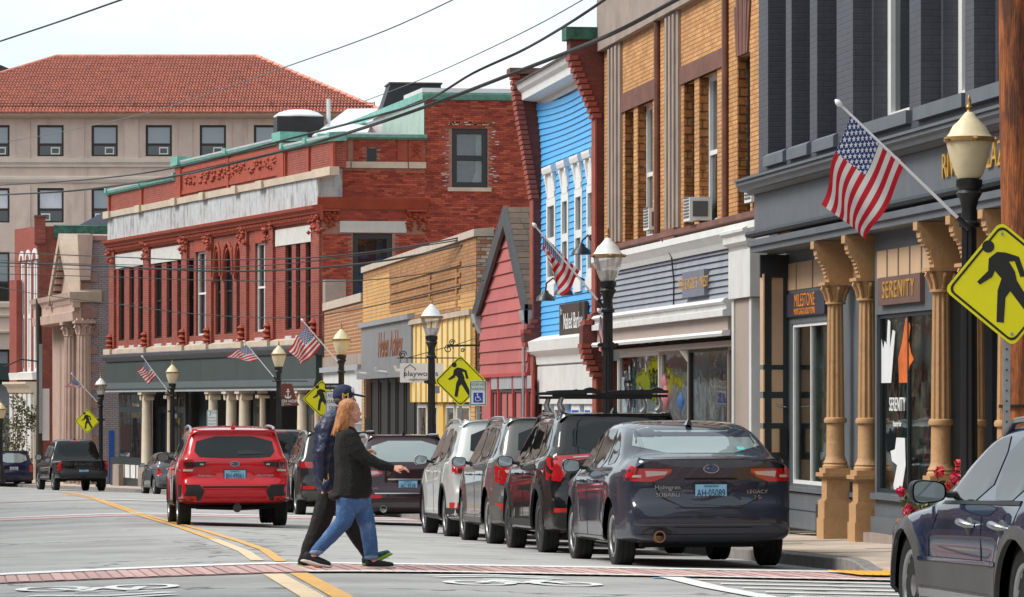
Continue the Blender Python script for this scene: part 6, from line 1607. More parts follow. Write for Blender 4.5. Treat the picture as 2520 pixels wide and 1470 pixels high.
# ------------------------------------------------------------------ shared SUV outline
def suv(L=4.6, H=1.66, rake=.42, deck=1.0, hood=1.05, tailz=1.12, lip=.42, cl=.24, fx=1.0):
    """rear bumper -> hatch -> roof -> hood -> nose."""
    return [(.22, cl), (.05, cl + .06), (.0, lip), (.02, lip + .18), (.09, lip + .26), (.10, tailz - .18), (.12, tailz), (.12 + rake * .55, H - .20), (rake, H - .075), (rake - .03, H - .035, 's'), (rake + .25, H - .02), (L * .40, H), (L * .52, H - .015), (L * .62, H - .11), (L * .755, hood + .02), (L * .80, hood - .03), (L * .93, hood - .12), (L - .06, hood - .26), (L, .62), (L - .06, .34), (L - .25, cl + .02), (L * .7, cl - .02), (L * .3, cl - .02)]
def suv_dress(c, H, tz, glass=None, g_lo=None, y_d=.0, belt=1.02, pill=.9, rw=.62, rear_mat='car_glass', quarter=True, trim=None, L=4.6):
    g = M[rear_mat]
    c.patch([(-rw, tz + .03), (rw, tz + .03), (rw * .90, H - .13), (-rw * .90, H - .13)], 'rear', g, 'rear_window', .004, .012, rounded=1)
    q0 = .62
    P = [[(q0, belt + .10), (q0 + .12, H - .22), (1.15, H - .16), (1.22, belt + .04)], [(1.30, belt + .035), (1.24, H - .155), (2.12, H - .135), (2.20, belt + .01)], [(2.28, belt + .005), (2.20, H - .14), (2.62, H - .175), (L * .715, belt + .05), (L * .72, belt)]]
    if not quarter: P = P[1:]
    c.side_glass(P)
    if trim: c.patch([(q0 - .02, belt + .05), (q0 - .02, belt + .075), (2.2, belt - .0), (L * .72, belt - .02), (L * .72, belt - .045), (2.2, belt - .025)], 'side', trim, 'window_trim', .006, .004, True, grid=9)
    c.seam([(1.26, belt), (1.28, .8), (1.45, .62)]); c.seam([(2.24, belt), (2.2, .36)]); c.seam([(L * .725, belt), (L * .735, .6), (L * .71, .36)])
def cladding(c, mat, z=.40, w=.07, bump=None):
    """Arch lips and sill trim in unpainted plastic."""
    for (ya, za, ra) in c.arches:
        A = [(ya + (ra + w) * math.cos(R(a)), za + (ra + w) * math.sin(R(a))) for a in range(-12, 193, 12)]; B = [(ya + (ra + .001) * math.cos(R(a)), za + (ra + .001) * math.sin(R(a))) for a in range(192, -13, -12)]
        c.patch(A + B, 'side', mat, 'arch_trim', .012, .02, True, grid=9)
    a0, a1 = c.arches[0][0] + c.arches[0][2] + .02, c.arches[1][0] - c.arches[1][2] - .02; cl = c.k.get('clear', .2)
    c.patch([(a0, z), (a1, z), (a1, cl + .0), (a0, cl + .0)], 'side', mat, 'sill', .010, .02, True)
# ------------------------------------------------------------------ 2  black SUV with rack
TER = dict(paint='paint_black', W=1.84, L=4.63, ax=(.95, 3.67), axz=.355, R=.355, clear=.24, belt=[(0, 1.16), (1.4, 1.06), (2.6, 1.02), (4.6, .95)], tumble=.36, sil=suv(4.63, 1.66, .50, tailz=1.14, lip=.5), rimmat='alloy_dark', spokes=5)
c = Car('suv', 'glossy black SUV with a ski rack on its roof', 'car', 7.93, 46.2, TER)
suv_dress(c, 1.66, 1.14, belt=1.06, trim=M['chrome'], L=4.63)
c.patch([(.90, 1.13), (.36, 1.165), (.34, 1.12), (.62, 1.07), (.68, .96), (.76, .84), (.90, .86)], 'rear', M['lamp_red'], 'tail_lamp', .014, .03, True)
c.patch([(.60, 1.13), (.40, 1.14), (.42, 1.125), (.60, 1.115)], 'rear', M['lamp_clear'], 'lamp_insert', .02, .02, True)
c.patch([(-.02, .86), (.06, 1.13), (.42, 1.12), (.34, 1.03), (.14, .96), (.10, .86)], 'side', M['lamp_red'], 'tail_lamp_wrap', .011, .02, True)
c.patch([(-.84, .46), (.84, .46), (.78, .30), (-.78, .30)], 'rear', M['plastic_black'], 'bumper_cladding', .008, .03); c.patch([(.84, .54), (.52, .54), (.52, .50), (.84, .49)], 'rear', M['reflector'], 'reflector', .012, .02, True)
cladding(c, M['plastic_black']); c.plate(0, .78, 'BA·21764', M['plate_blue']); c.mirror(3.02, 1.06, M['paint_black']); c.handles((1.75, 2.75), .93, M['paint_black']); c.fin(.75, M['paint_black'], .09); c.rails(.75, 2.75, M['paint_black'])
TERRAIN = c
# ------------------------------------------------------------------ 3  gunmetal SUV
SF_ = dict(paint='paint_gunmetal', W=1.88, L=4.7, ax=(.98, 3.68), axz=.355, R=.355, clear=.24, belt=[(0, 1.12), (1.4, 1.06), (2.6, 1.02), (4.7, .95)], tumble=.36, sil=suv(4.7, 1.68, .50, tailz=1.10, lip=.48))
c = Car('suv', 'gunmetal grey SUV parked between the black SUV and the silver one', 'car', 8.06, 51.7, SF_)
suv_dress(c, 1.68, 1.10, belt=1.06, trim=M['chrome'], L=4.7)
c.patch([(.93, 1.02), (.46, 1.0), (.50, .90), (.70, .80), (.93, .80)], 'rear', M['lamp_red'], 'tail_lamp', .014, .03, True, rounded=1); c.patch([(.80, .98), (.52, .965), (.54, .93), (.78, .94)], 'rear', M['lamp_clear'], 'lamp_insert', .02, .02, True)
c.patch([(-.02, .82), (-.02, 1.03), (.36, 1.03), (.30, .92), (.16, .84)], 'side', M['lamp_red'], 'tail_lamp_wrap', .011, .02, True)
c.patch([(-.88, .50), (.88, .50), (.82, .28), (-.82, .28)], 'rear', M['plastic_grey'], 'bumper_cladding', .008, .03); c.patch([(.90, .55), (.60, .55), (.64, .47), (.90, .47)], 'rear', M['reflector'], 'reflector', .012, .02, True)
c.patch([(.02, .52), (.55, .52), (.5, .26), (.1, .28)], 'side', M['plastic_grey'], 'bumper_side', .008, .02, True); c.patch([(1.42, .36), (3.24, .36), (3.24, .25), (1.42, .25)], 'side', M['plastic_grey'], 'sill', .01, .02, True)
c.patch([(1.5, .43), (3.1, .43), (3.1, .40), (1.5, .40)], 'side', M['chrome'], 'door_moulding', .012, .01, True)
c.plate(0, .80, 'AK·77310', M['plate_blue']); c.mirror(3.05, 1.07, M['paint_gunmetal']); c.handles((1.8, 2.8), .92, M['chrome']); c.rails(.75, 2.75, M['alloy'])
# ------------------------------------------------------------------ 4  silver SUV
RG = dict(paint='paint_silver', W=1.84, L=4.68, ax=(.97, 3.67), axz=.355, R=.355, clear=.24, belt=[(0, 1.14), (1.4, 1.07), (2.6, 1.02), (4.7, .95)], tumble=.36, sil=suv(4.68, 1.72, .46, tailz=1.12, lip=.5))
c = Car('suv', 'silver white SUV parked behind the blue and white parking sign post', 'car', 8.18, 57.6, RG)
suv_dress(c, 1.72, 1.12, belt=1.07, trim=M['chrome'], L=4.68)
c.patch([(.92, 1.12), (.78, 1.20), (.66, 1.02), (.42, 1.0), (.42, .94), (.92, .93)], 'rear', M['lamp_red'], 'tail_lamp', .014, .03, True); c.patch([(.80, 1.0), (.44, .99), (.44, .945), (.80, .945)], 'rear', M['lamp_dark'], 'lamp_insert', .02, .02, True)
c.patch([(-.02, .94), (.06, 1.16), (.32, 1.12), (.24, .96)], 'side', M['lamp_red'], 'tail_lamp_wrap', .011, .02, True)
c.patch([(-.86, .46), (.86, .46), (.78, .28), (-.78, .28)], 'rear', M['plastic_black'], 'bumper_cladding', .008, .03); c.patch([(.90, .52), (.52, .52), (.56, .44), (.90, .43)], 'rear', M['reflector'], 'reflector', .012, .02, True)
c.patch([(.02, .44), (.55, .44), (.5, .26), (.1, .28)], 'side', M['plastic_black'], 'bumper_side', .008, .02, True); cladding(c, M['plastic_black'], .34, .03)
c.plate(0, .80, 'BC·40957', M['plate_blue']); c.mirror(3.05, 1.1, M['paint_silver']); c.handles((1.8, 2.8), .95, M['paint_silver']); c.rails(.72, 2.8, M['alloy'])
# ------------------------------------------------------------------ 5  maroon crossover
EX = dict(paint='paint_maroon', W=1.80, L=4.63, ax=(.95, 3.75), axz=.35, R=.35, clear=.2, belt=[(0, 1.0), (1.4, 1.0), (2.6, .97), (4.6, .9)], tumble=.40, sil=suv(4.63, 1.57, .62, hood=1.0, tailz=1.03, lip=.42, cl=.22))
c = Car('crossover', 'dark maroon crossover with a curved tail parked before the far crossing', 'car', 7.90, 68.8, EX)
suv_dress(c, 1.57, 1.05, belt=1.0, rw=.66, rear_mat='car_glass_lit', L=4.63)
c.patch([(.92, .93), (.60, .96), (.42, .90), (.56, .83), (.92, .84)], 'rear', M['lamp_red'], 'tail_lamp', .014, .03, True, rounded=1); c.patch([(.84, .92), (.56, .925), (.5, .89), (.62, .865), (.84, .88)], 'rear', M['lamp_clear'], 'lamp_insert', .02, .02, True)
c.patch([(-.36, .80), (.36, .80), (.36, .775), (-.36, .775)], 'rear', M['chrome'], 'chrome_bar', .02, .03); c.patch([(-.6, .56), (.6, .56), (.6, .545), (-.6, .545)], 'rear', M['chrome'], 'chrome_strip', .01, .02)
c.patch([(.86, .53), (.48, .53), (.48, .47), (.86, .46)], 'rear', M['reflector'], 'reflector', .012, .02, True); c.patch([(-.62, .40), (.62, .40), (.74, .24), (-.74, .24)], 'rear', M['plastic_grey'], 'rear_valance', .01, .03)
for x in (-.45, .45): MB().lathe([(0, .1), (.05, .1), (.052, .0), (.065, .0), (.065, .15), (0, .15)], 18, (x, -.03, .29), 'y').build('exhaust_tip', M['chrome'], c.root, 40)
c.plate(0, .68, 'AC·3518', M['plate_blue']); c.rear_text('EX35', .05, -.60, .63); c.mirror(3.05, 1.0, M['paint_maroon']); c.handles((1.85, 2.8), .87, M['paint_maroon']); c.rails(.85, 2.6, M['alloy']); c.fin(.8, M['paint_maroon'])
# ------------------------------------------------------------------ 6  charcoal SUV behind the walkers
JP = dict(zk=1.03, paint='paint_jeep', W=1.94, L=4.82, ax=(.98, 3.9), axz=.375, R=.375, clear=.27, belt=[(0, 1.14), (1.4, 1.10), (2.6, 1.06), (4.8, 1.0)], tumble=.33, sil=suv(4.82, 1.76, .48, hood=1.12, tailz=1.15, lip=.52, cl=.28))
c = Car('suv', 'charcoal SUV past the far crossing, half hidden by the two walkers', 'car', 7.95, 81.0, JP)
suv_dress(c, 1.76, 1.15, belt=1.10, trim=M['chrome'], L=4.82)
c.patch([(.94, 1.12), (.56, 1.10), (.60, .98), (.94, .98)], 'rear', M['lamp_red'], 'tail_lamp', .014, .03, True, rounded=1); c.patch([(.90, .62), (.62, .62), (.62, .55), (.90, .55)], 'rear', M['reflector'], 'reflector', .012, .02, True)
c.patch([(-.9, .52), (.9, .52), (.82, .34), (-.82, .34)], 'rear', M['plastic_grey'], 'bumper_cladding', .01, .03); cladding(c, M['plastic_black'], .42, .05)
c.plate(0, .84, 'AR·60218', M['plate_blue']); c.mirror(3.1, 1.1, M['paint_jeep']); c.rails(.75, 2.8, M['alloy'])
# ------------------------------------------------------------------ pick-ups
def pickup(label, X, Y, pnt, L=5.4, W=1.9, H=1.8, bed=1.62, group=None, yaw=0.0, rimmat='alloy'):
    tz = H * .60
    sp = dict(zk=1.01, paint=pnt, W=W, L=L, ax=(1.12, L - .92), axz=.39, R=.39, clear=.36, gap=.075, belt=[(0, tz), (bed, tz), (2.6, tz - .03), (L, tz - .06)], tumble=.30, rimmat=rimmat, rim=.6,
              sil=[(.24, .42), (.06, .42), (.0, .52), (.01, .66), (.07, .72), (.06, tz - .04, 's'), (.09, tz, 's'), (bed - .12, tz, 's'), (bed - .04, tz + .02), (bed + .12, H - .12), (bed + .2, H - .04), (bed + .5, H), (bed + 1.2, H - .01), (bed + 1.6, H - .12), (bed + 2.15, tz + .03), (bed + 2.3, tz - .02), (L - .3, tz - .12), (L - .04, tz - .3), (L, .7), (L - .06, .45), (L - .4, .36), (1.9, .34)])
    c = Car('pickup_truck', label, 'pickup truck', X, Y, sp, yaw, group)
    c.patch([(-.64, tz + .12), (.64, tz + .12), (.58, H - .14), (-.58, H - .14)], 'rear', M['car_glass'], 'rear_window', .004, .012, rounded=1)
    c.patch([(-.17, H - .085), (.17, H - .085), (.17, H - .04), (-.17, H - .04)], 'rear', M['lamp_red'], 'brake_lamp', .012, .02)
    b0 = bed + .18
    c.side_glass([[(b0, tz + .07), (b0 + .06, H - .14), (b0 + .62, H - .11), (b0 + .68, tz + .05)], [(b0 + .76, tz + .05), (b0 + .72, H - .11), (b0 + 1.25, H - .16), (b0 + 1.78, tz + .08), (b0 + 1.78, tz + .04)]])
    c.patch([(.96, tz - .06), (.78, tz - .06), (.78, tz - .36), (.96, tz - .36)], 'rear', M['lamp_red'], 'tail_lamp', .012, .03, True); c.patch([(.0, tz - .06), (.18, tz - .06), (.14, tz - .36), (.0, tz - .36)], 'side', M['lamp_red'], 'tail_lamp_wrap', .01, .02, True)
    c.patch([(-.92, .70), (.92, .70), (.88, .46), (-.88, .46)], 'rear', M['plastic_black'], 'rear_bumper', .03, .05); c.seam([(-.76, tz - .02), (-.76, .74), (.76, .74), (.76, tz - .02)], 'rear', .016)
    MB().box(-W / 2 + .28, W / 2 - .28, .14, bed - .16, tz - .012, tz + .003).build('bed_cover', M['plastic_black'], c.root)
    cladding(c, M['plastic_black'], .46, .06); c.mirror(b0 + 1.72, tz + .08, M['plastic_black'], .22, .2); c.seam([(b0 + .7, tz), (b0 + .68, .5)])
    MB().box(-.05, .05, -.06, .1, .44, .52).build('tow_hitch', M['under'], c.root)
    return c
c = pickup('black pickup truck with blue number plate in front of the green shop front', 4.25, 136.6, 'paint_black', 5.3, 1.87, 1.83, 1.6, yaw=8)
c.plate(0, .66, 'AW·58149', M['plate_blue']); c.rear_text('FRONTIER', .1, .0, .93, 1.4, 'plastic_grey'); c.fin(2.0, M['paint_black'])
c = pickup('large black pickup truck half hidden behind the red crossover', 8.2, 98.6, 'paint_black', 5.8, 2.0, 1.96, 1.95)
c.plate(0, .72, 'C·11842', M['plate_blue'])
# ------------------------------------------------------------------ small hatchback
MN = dict(zk=1.02, paint='paint_mini', W=1.68, L=3.7, ax=(.66, 3.13), axz=.305, R=.305, clear=.18, belt=[(0, .93), (1.8, .90), (3.7, .84)], tumble=.36, sil=suv(3.7, 1.41, .40, hood=.92, tailz=.94, lip=.42, cl=.2))
c = Car('hatchback', 'small grey hatchback with a black roof parked at the bend', 'car', 7.2, 128.5, MN, 6)
c.patch([(-.56, .99), (.56, .99), (.5, 1.26), (-.5, 1.26)], 'rear', M['car_glass'], 'rear_window', .004, .012, rounded=1)
c.side_glass([[(.55, .98), (.68, 1.25), (1.30, 1.28), (1.34, .95)], [(1.40, .95), (1.36, 1.28), (2.05, 1.26), (2.62, .96), (2.6, .93)]])
c.patch([(.80, .86), (.64, .86), (.64, .62), (.80, .62)], 'rear', M['lamp_red'], 'tail_lamp', .014, .03, True, rounded=1); c.patch([(-.7, .34), (.7, .34), (.66, .22), (-.66, .22)], 'rear', M['plastic_black'], 'rear_valance', .01, .03)
c.plate(0, .6, 'AM·2094', M['plate_blue']); c.mirror(2.35, .96, M['plastic_black']); cladding(c, M['plastic_black'], .3, .05); c.handles((1.7,), .82, M['chrome'])
# ------------------------------------------------------------------ dark blue wagon
WG = dict(zk=1.02, paint='paint_wagon', W=1.75, L=4.7, ax=(1.0, 3.7), axz=.31, R=.31, clear=.18, belt=[(0, .92), (2.6, .90), (4.7, .82)], tumble=.36, sil=suv(4.7, 1.49, .48, hood=.95, tailz=.93, lip=.42, cl=.2))
c = Car('estate_car', 'dark blue estate car with a pale number plate by the utility pole', 'car', 2.15, 160.0, WG, 9)
c.patch([(-.58, .98), (.58, .98), (.52, 1.36), (-.52, 1.36)], 'rear', M['car_glass_lit'], 'rear_window', .004, .012, rounded=1)
c.patch([(.88, .88), (.64, .88), (.64, .60), (.88, .60)], 'rear', M['lamp_red'], 'tail_lamp', .014, .03, True); c.patch([(-.26, .62), (.26, .62), (.26, .84), (-.26, .84)], 'rear', M['paint_wagon'], 'plate_recess', .002, .02)
c.plate(0, .73, '482·RKD', M['plate_white'], frame=False); c.side_glass([[(.6, .98), (.75, 1.34), (1.3, 1.36), (1.34, .96)], [(1.4, .96), (1.36, 1.36), (2.2, 1.37), (2.25, .95)]]); c.mirror(3.0, .95, M['paint_wagon'])
c.patch([(-.55, .84), (-.42, .86), (-.40, .74), (-.53, .72)], 'rear', M['reflector'], 'bumper_sticker', .006, .0)
# ------------------------------------------------------------------ red crossover being driven away
XT = dict(zk=1.02, paint='paint_red', W=1.80, L=4.46, ax=(.90, 3.57), axz=.345, R=.345, clear=.28, gap=.065, belt=[(0, 1.06), (1.4, 1.03), (2.6, 1.0), (4.5, .92)], tumble=.37,
          sil=[(.24, .36), (.06, .38), (.0, .50), (.0, .66), (.06, .74), (.10, .78), (.08, .98), (.10, 1.10), (.36, 1.40), (.34, 1.485), (.32, 1.52, 's'), (.6, 1.555), (1.6, 1.60), (2.3, 1.59), (2.75, 1.48), (3.35, 1.08), (3.55, 1.02), (4.15, .93), (4.4, .78), (4.46, .58), (4.4, .36), (4.2, .3), (3.2, .26), (1.3, .26)])
c = Car('crossover', 'bright red crossover driving away along the middle of the street, plate BH 49061', 'car', 4.33, 61.9, XT)
c.patch([(-.66, 1.10), (-.3, 1.075), (.3, 1.075), (.66, 1.10), (.59, 1.42), (-.59, 1.42)], 'rear', M['car_glass'], 'rear_window', .004, .012, rounded=1)
c.patch([(.05, 1.13), (.46, 1.145), (.46, 1.165), (.2, 1.2), (.05, 1.19)], 'rear', M['plastic_black'], 'rear_wiper', .012, .0)
c.patch([(.89, 1.06), (.44, 1.035), (.47, .95), (.62, .915), (.66, .86), (.89, .86)], 'rear', M['lamp_red'], 'tail_lamp', .014, .03, True); c.patch([(.86, 1.015), (.64, 1.01), (.64, .925), (.84, .93)], 'rear', M['lamp_dark'], 'lamp_insert', .018, .02, True)
c.patch([(.64, 1.015), (.455, 1.02), (.48, .955), (.64, .935)], 'rear', M['plastic_black'], 'lamp_insert', .019, .02, True); c.patch([(.87, .90), (.67, .90), (.68, .868), (.87, .868)], 'rear', M['lamp_clear'], 'lamp_insert', .018, .02, True)
c.patch([(.56, .99), (.50, .99), (.50, .965), (.56, .965)], 'rear', M['lamp_clear'], 'lamp_insert', .022, .02, True)
c.patch([(-.02, .87), (.0, 1.07), (.3, 1.08), (.22, .95), (.1, .88)], 'side', M['lamp_red'], 'tail_lamp_wrap', .011, .02, True)
c.patch([(-.31, .70), (.31, .70), (.29, .905), (-.29, .905)], 'rear', M['paint_red'], 'plate_recess', .003, .02, rounded=1); c.patch([(-.52, .635), (.52, .635), (.52, .61), (-.52, .61)], 'rear', M['seam'], 'bumper_gap', .006, .01)
c.patch([(.89, .66), (.57, .66), (.49, .56), (.57, .38), (.50, .33), (.89, .33)], 'rear', M['plastic_black'], 'bumper_corner', .012, .03, True); c.patch([(.76, .48), (.62, .48), (.62, .40), (.78, .40)], 'rear', M['reflector'], 'reflector', .018, .02, True)
c.patch([(-.52, .46), (.52, .46), (.48, .35), (-.48, .35)], 'rear', M['paint_red'], 'lower_bumper', .016, .02); c.patch([(-.8, .345), (.8, .345), (.7, .27), (-.7, .27)], 'rear', M['plastic_black'], 'rear_valance', .008, .03)
for x in (-.36, 0, .36): c.patch([(x - .13, .445), (x + .13, .445), (x + .10, .40), (x - .10, .40)], 'rear', M['paint_red'], 'bumper_scallop', .022, .01)
c.plate(0, .80, 'BH·49061', M['plate_blue'], sub='COLCHESTER'); c.star_badge(0, .985, .15); c.rear_text('SUBARU', .042, -.48, .80, 1.4); c.rear_text('CROSSTREK', .042, .48, .80, 1.25)
c.side_glass([[(.60, 1.12), (.72, 1.37), (1.18, 1.43), (1.22, 1.08)], [(1.30, 1.07), (1.26, 1.435), (2.1, 1.45), (2.16, 1.05)], [(2.24, 1.05), (2.18, 1.445), (2.5, 1.42), (3.1, 1.09), (3.1, 1.04)]])
cladding(c, M['plastic_black'], .40, .06); c.mirror(2.85, 1.07, M['plastic_black']); c.rails(.62, 2.5, M['alloy'], .09, .065); c.fin(.62, M['paint_red'], .09); c.handles((1.7, 2.7), .9, M['paint_red'])
MB().tube([(-.6, .5, .30), (.1, .42, .28), (.55, .5, .3)], .03).build('rear_axle_arm', M['under'], c.root); MB().lathe([(0, -.02), (.07, -.02), (.07, .04), (0, .04)], 14, (.05, .32, .29), 'y').build('tow_eye_cover', M['plastic_grey'], c.root)
c.seam([(2.2, 1.05), (2.15, .4)]); c.seam([(1.26, 1.07), (1.3, .8), (1.42, .62)])
# ------------------------------------------------------------------ dark blue crossover wagon close by
OB = dict(zk=.945, paint='paint_blue', W=1.77, L=4.75, ax=(1.0, 3.67), axz=.335, R=.335, clear=.22, gap=.07, belt=[(0, .98), (1.4, .95), (2.6, .93), (4.75, .85)], tumble=.36, crease=.8, spokes=5, flare=.035,
          sil=[(.22, .26), (.05, .32), (.0, .5), (.05, .72), (.08, 1.0), (.28, 1.32), (.45, 1.47), (.9, 1.485), (1.6, 1.49), (2.1, 1.46), (2.5, 1.335), (3.04, .985), (3.3, .945), (4.3, .83), (4.65, .7), (4.75, .52), (4.7, .32), (4.4, .24), (3.2, .22), (1.4, .22)])
c = Car('estate_car', 'dark blue estate car with grey plastic arches waiting before the crossing', 'car', 6.88, 20.55, OB)
c.side_glass([[(.45, 1.0), (.62, 1.30), (.98, 1.36), (1.02, .98)], [(1.08, .975), (1.05, 1.365), (1.76, 1.37), (1.84, .96)], [(1.90, .957), (1.82, 1.37), (2.10, 1.35), (2.36, 1.26), (2.78, .985), (2.78, .952)]])
c.patch([(1.06, .972), (1.06, .945), (2.82, .925), (2.84, .945)], 'side', M['plastic_black'], 'window_sill', .008, .01, True, grid=9)
cladding(c, M['plastic_grey'], .40, .085)
c.patch([(1.42, .56), (3.24, .545), (3.24, .38), (1.42, .38)], 'side', M['plastic_grey'], 'door_cladding', .014, .02, True); c.patch([(1.42, .585), (3.24, .57), (3.24, .545), (1.42, .56)], 'side', M['paint_blue'], 'cladding_edge', .02, .02, True, grid=9)
c.patch([(1.42, .36), (3.22, .36), (3.22, .25), (1.42, .25)], 'side', M['alloy'], 'sill_guard', .016, .02, True)
c.patch([(-.8, 1.08), (.8, 1.08), (.62, 1.38), (-.62, 1.38)], 'front', M['car_glass'], 'windscreen', .004, .012)
c.seam([(1.87, .95), (1.84, .3)]); c.seam([(2.86, .93), (3.1, .7), (3.12, .3)]); c.seam([(1.05, .95), (1.1, .8), (1.3, .7)])
for y in (2.12, 1.36):
    p = c.at_side(y, .79); MB().lathe([(.0, -.02), (.055, -.012), (.06, .004), (.045, .012), (0, .014)], 16, (p.x, y, .79), 'x').build('handle_cup', M['plastic_grey'], c.root, 40)
    MB().tube([(p.x, y - .1, .795), (p.x - .045, y - .07, .805), (p.x - .05, y + .07, .82), (p.x - .005, y + .1, .82)], [.012, .022, .024, .012], 8).build('door_handle', M['alloy'], c.root, 60)
c.mirror(2.66, .985, M['plastic_black'], .22, .15); c.rails(.6, 2.1, M['alloy'])
c.patch([(.90, .66), (.55, .70), (.5, .58), (.88, .54)], 'front', M['lamp_clear'], 'headlamp', .01, .02, True)

# ------------------------------------------------------------------ ski carriers clamped on the black SUV's rack: things of their own
bx, by = TERRAIN.root.location.x, TERRAIN.root.location.y; bz = TERRAIN.root.location.z
def roof_at(y): return 1.66 + .04
for (yy, label) in ((1.05, 'black ski carrier arm at the rear of the roof rack'), (2.15, 'black ski carrier arm at the front of the roof rack')):
    z0 = bz + 1.79 - .018 * yy
    t = thing('ski_carrier', label, 'ski rack', (bx, by + yy, z0))
    MB().box(-.72, .72, -.03, .03, .14, .175).build('cross_bar', M['rail_black'], t)
    for sx in (-1, 1):
        MB().tube([(sx * .60, 0, -.03), (sx * .63, 0, .06), (sx * .60, 0, .15)], [.05, .035, .03], 8).build('foot', M['alloy'], t, 60)
        MB().tube([(sx * .60, -.06, -.03), (sx * .60, .08, -.02)], .03, 6).build('foot_pad', M['alloy'], t)
    for (xa, xb) in ((-.78, -.12), (.0, .72)):
        a = MB().prism([(xa, .205), (xa + .06, .19), (xb - .02, .19), (xb, .2), (xb, .225), (xb - .1, .238), (xa + .12, .228), (xa - .02, .215)], 'y', -.07, .07).build('clamp_arm', M['plastic_black'], t)
        MB().prism([(xb - .22, .23), (xb - .19, .25), (xb - .13, .265), (xb - .07, .25), (xb - .04, .225)], 'y', -.04, .04).build('clamp_buckle', M['plastic_black'], a)
# ================================================================== lamps, flags, signs, wires, planting
pm('iron_black', (.008, .008, .009), .42, .2, 6); pm('globe_cream', (.66, .56, .36), .35, .08, 3, stain=(.5, .40, .22), stain_amt=.4, stain_scale=5); pm('cap_white', (.74, .74, .72), .4, .08, 4, stain=(.5, .47, .42), stain_amt=.4, stain_scale=6)
pm('band_gold', (.34, .20, .07), .4, .3, 30, metal=.5); pm('pole_white', (.72, .73, .76), .35, .05); pm('sign_yellow', (.80, .74, .0), .45, .04); pm('sign_black', (.01, .01, .01), .5, .05); pm('galvanised', (.30, .32, .34), .45, .15, 8, metal=.5)
pm('sign_white', (.72, .74, .75), .4, .06); pm('sign_green', (.01, .16, .09), .5, .05); pm('sign_blue', (.01, .05, .42), .5, .05); pm('sign_maroon', (.13, .028, .018), .6, .15, 4); pm('pine_pole', (.30, .085, .02), .8, .6, 5, 1.0, 14, stretch=(5, 5, .3), stain=(.05, .016, .008), stain_amt=.85, stain_scale=4.5, stain_pos=.52, streak=1)
pm('pole_old', (.045, .036, .03), .9, .3, 4, stretch=(4, 4, .3)); pm('cable_black', (.006, .006, .006), .6, .1); pm('cable_grey', (.10, .10, .10), .6, .1)
clear_mat('globe_clear', (.93, .93, .93), .22, .12)
m, n, l, b = nodes('flag_cloth'); M['flag_cloth'] = m; b.inputs['Roughness'].default_value = .7
def mth(op, a, c=None, clamp=False):
    q = n.new('ShaderNodeMath'); q.operation = op; q.use_clamp = clamp
    for i, v in enumerate((a, c)):
        if v is None: continue
        if isinstance(v, (int, float)): q.inputs[i].default_value = v
        else: l.new(v, q.inputs[i])
    return q.outputs[0]
uvn = n.new('ShaderNodeUVMap'); sp = n.new('ShaderNodeSeparateXYZ'); l.new(uvn.outputs['UV'], sp.inputs['Vector']); U_, V_ = sp.outputs['X'], sp.outputs['Y']
stripe = mth('MODULO', mth('FLOOR', mth('MULTIPLY', V_, 13.0)), 2.0)
canton = mth('MULTIPLY', mth('LESS_THAN', U_, .40), mth('GREATER_THAN', V_, 6 / 13))
cv = mth('MULTIPLY', mth('SUBTRACT', V_, 6 / 13), 9.3 / (7 / 13)); row = mth('FLOOR', cv)
cu = mth('ADD', mth('MULTIPLY', U_, 5.9 / .40), mth('MULTIPLY', mth('MODULO', row, 2.0), .5))
du = mth('SUBTRACT', mth('FRACT', cu), .5); dv = mth('MULTIPLY', mth('SUBTRACT', mth('FRACT', cv), .5), .9)
dist = mth('SQRT', mth('ADD', mth('MULTIPLY', du, du), mth('MULTIPLY', dv, dv))); ang = mth('ARCTAN2', dv, du)
star = mth('LESS_THAN', dist, mth('ADD', .30, mth('MULTIPLY', .12, mth('COSINE', mth('MULTIPLY', ang, 5.0)))))
m1 = n.new('ShaderNodeMix'); m1.data_type = 'RGBA'; m1.inputs['A'].default_value = (.50, .008, .022, 1); m1.inputs['B'].default_value = (.68, .66, .64, 1); l.new(stripe, m1.inputs['Factor'])
m2 = n.new('ShaderNodeMix'); m2.data_type = 'RGBA'; m2.inputs['A'].default_value = (.012, .035, .16, 1); m2.inputs['B'].default_value = (.66, .66, .68, 1); l.new(star, m2.inputs['Factor'])
m3 = n.new('ShaderNodeMix'); m3.data_type = 'RGBA'; l.new(canton, m3.inputs['Factor']); l.new(m1.outputs['Result'], m3.inputs['A']); l.new(m2.outputs['Result'], m3.inputs['B'])
l.new(m3.outputs['Result'], b.inputs['Base Color']); tr = n.new('ShaderNodeBsdfTranslucent'); l.new(m3.outputs['Result'], tr.inputs['Color'])
ms = n.new('ShaderNodeMixShader'); ms.inputs['Fac'].default_value = .3; l.new(b.outputs[0], ms.inputs[1]); l.new(tr.outputs[0], ms.inputs[2]); l.new(ms.outputs[0], n['Material Output'].inputs['Surface'])

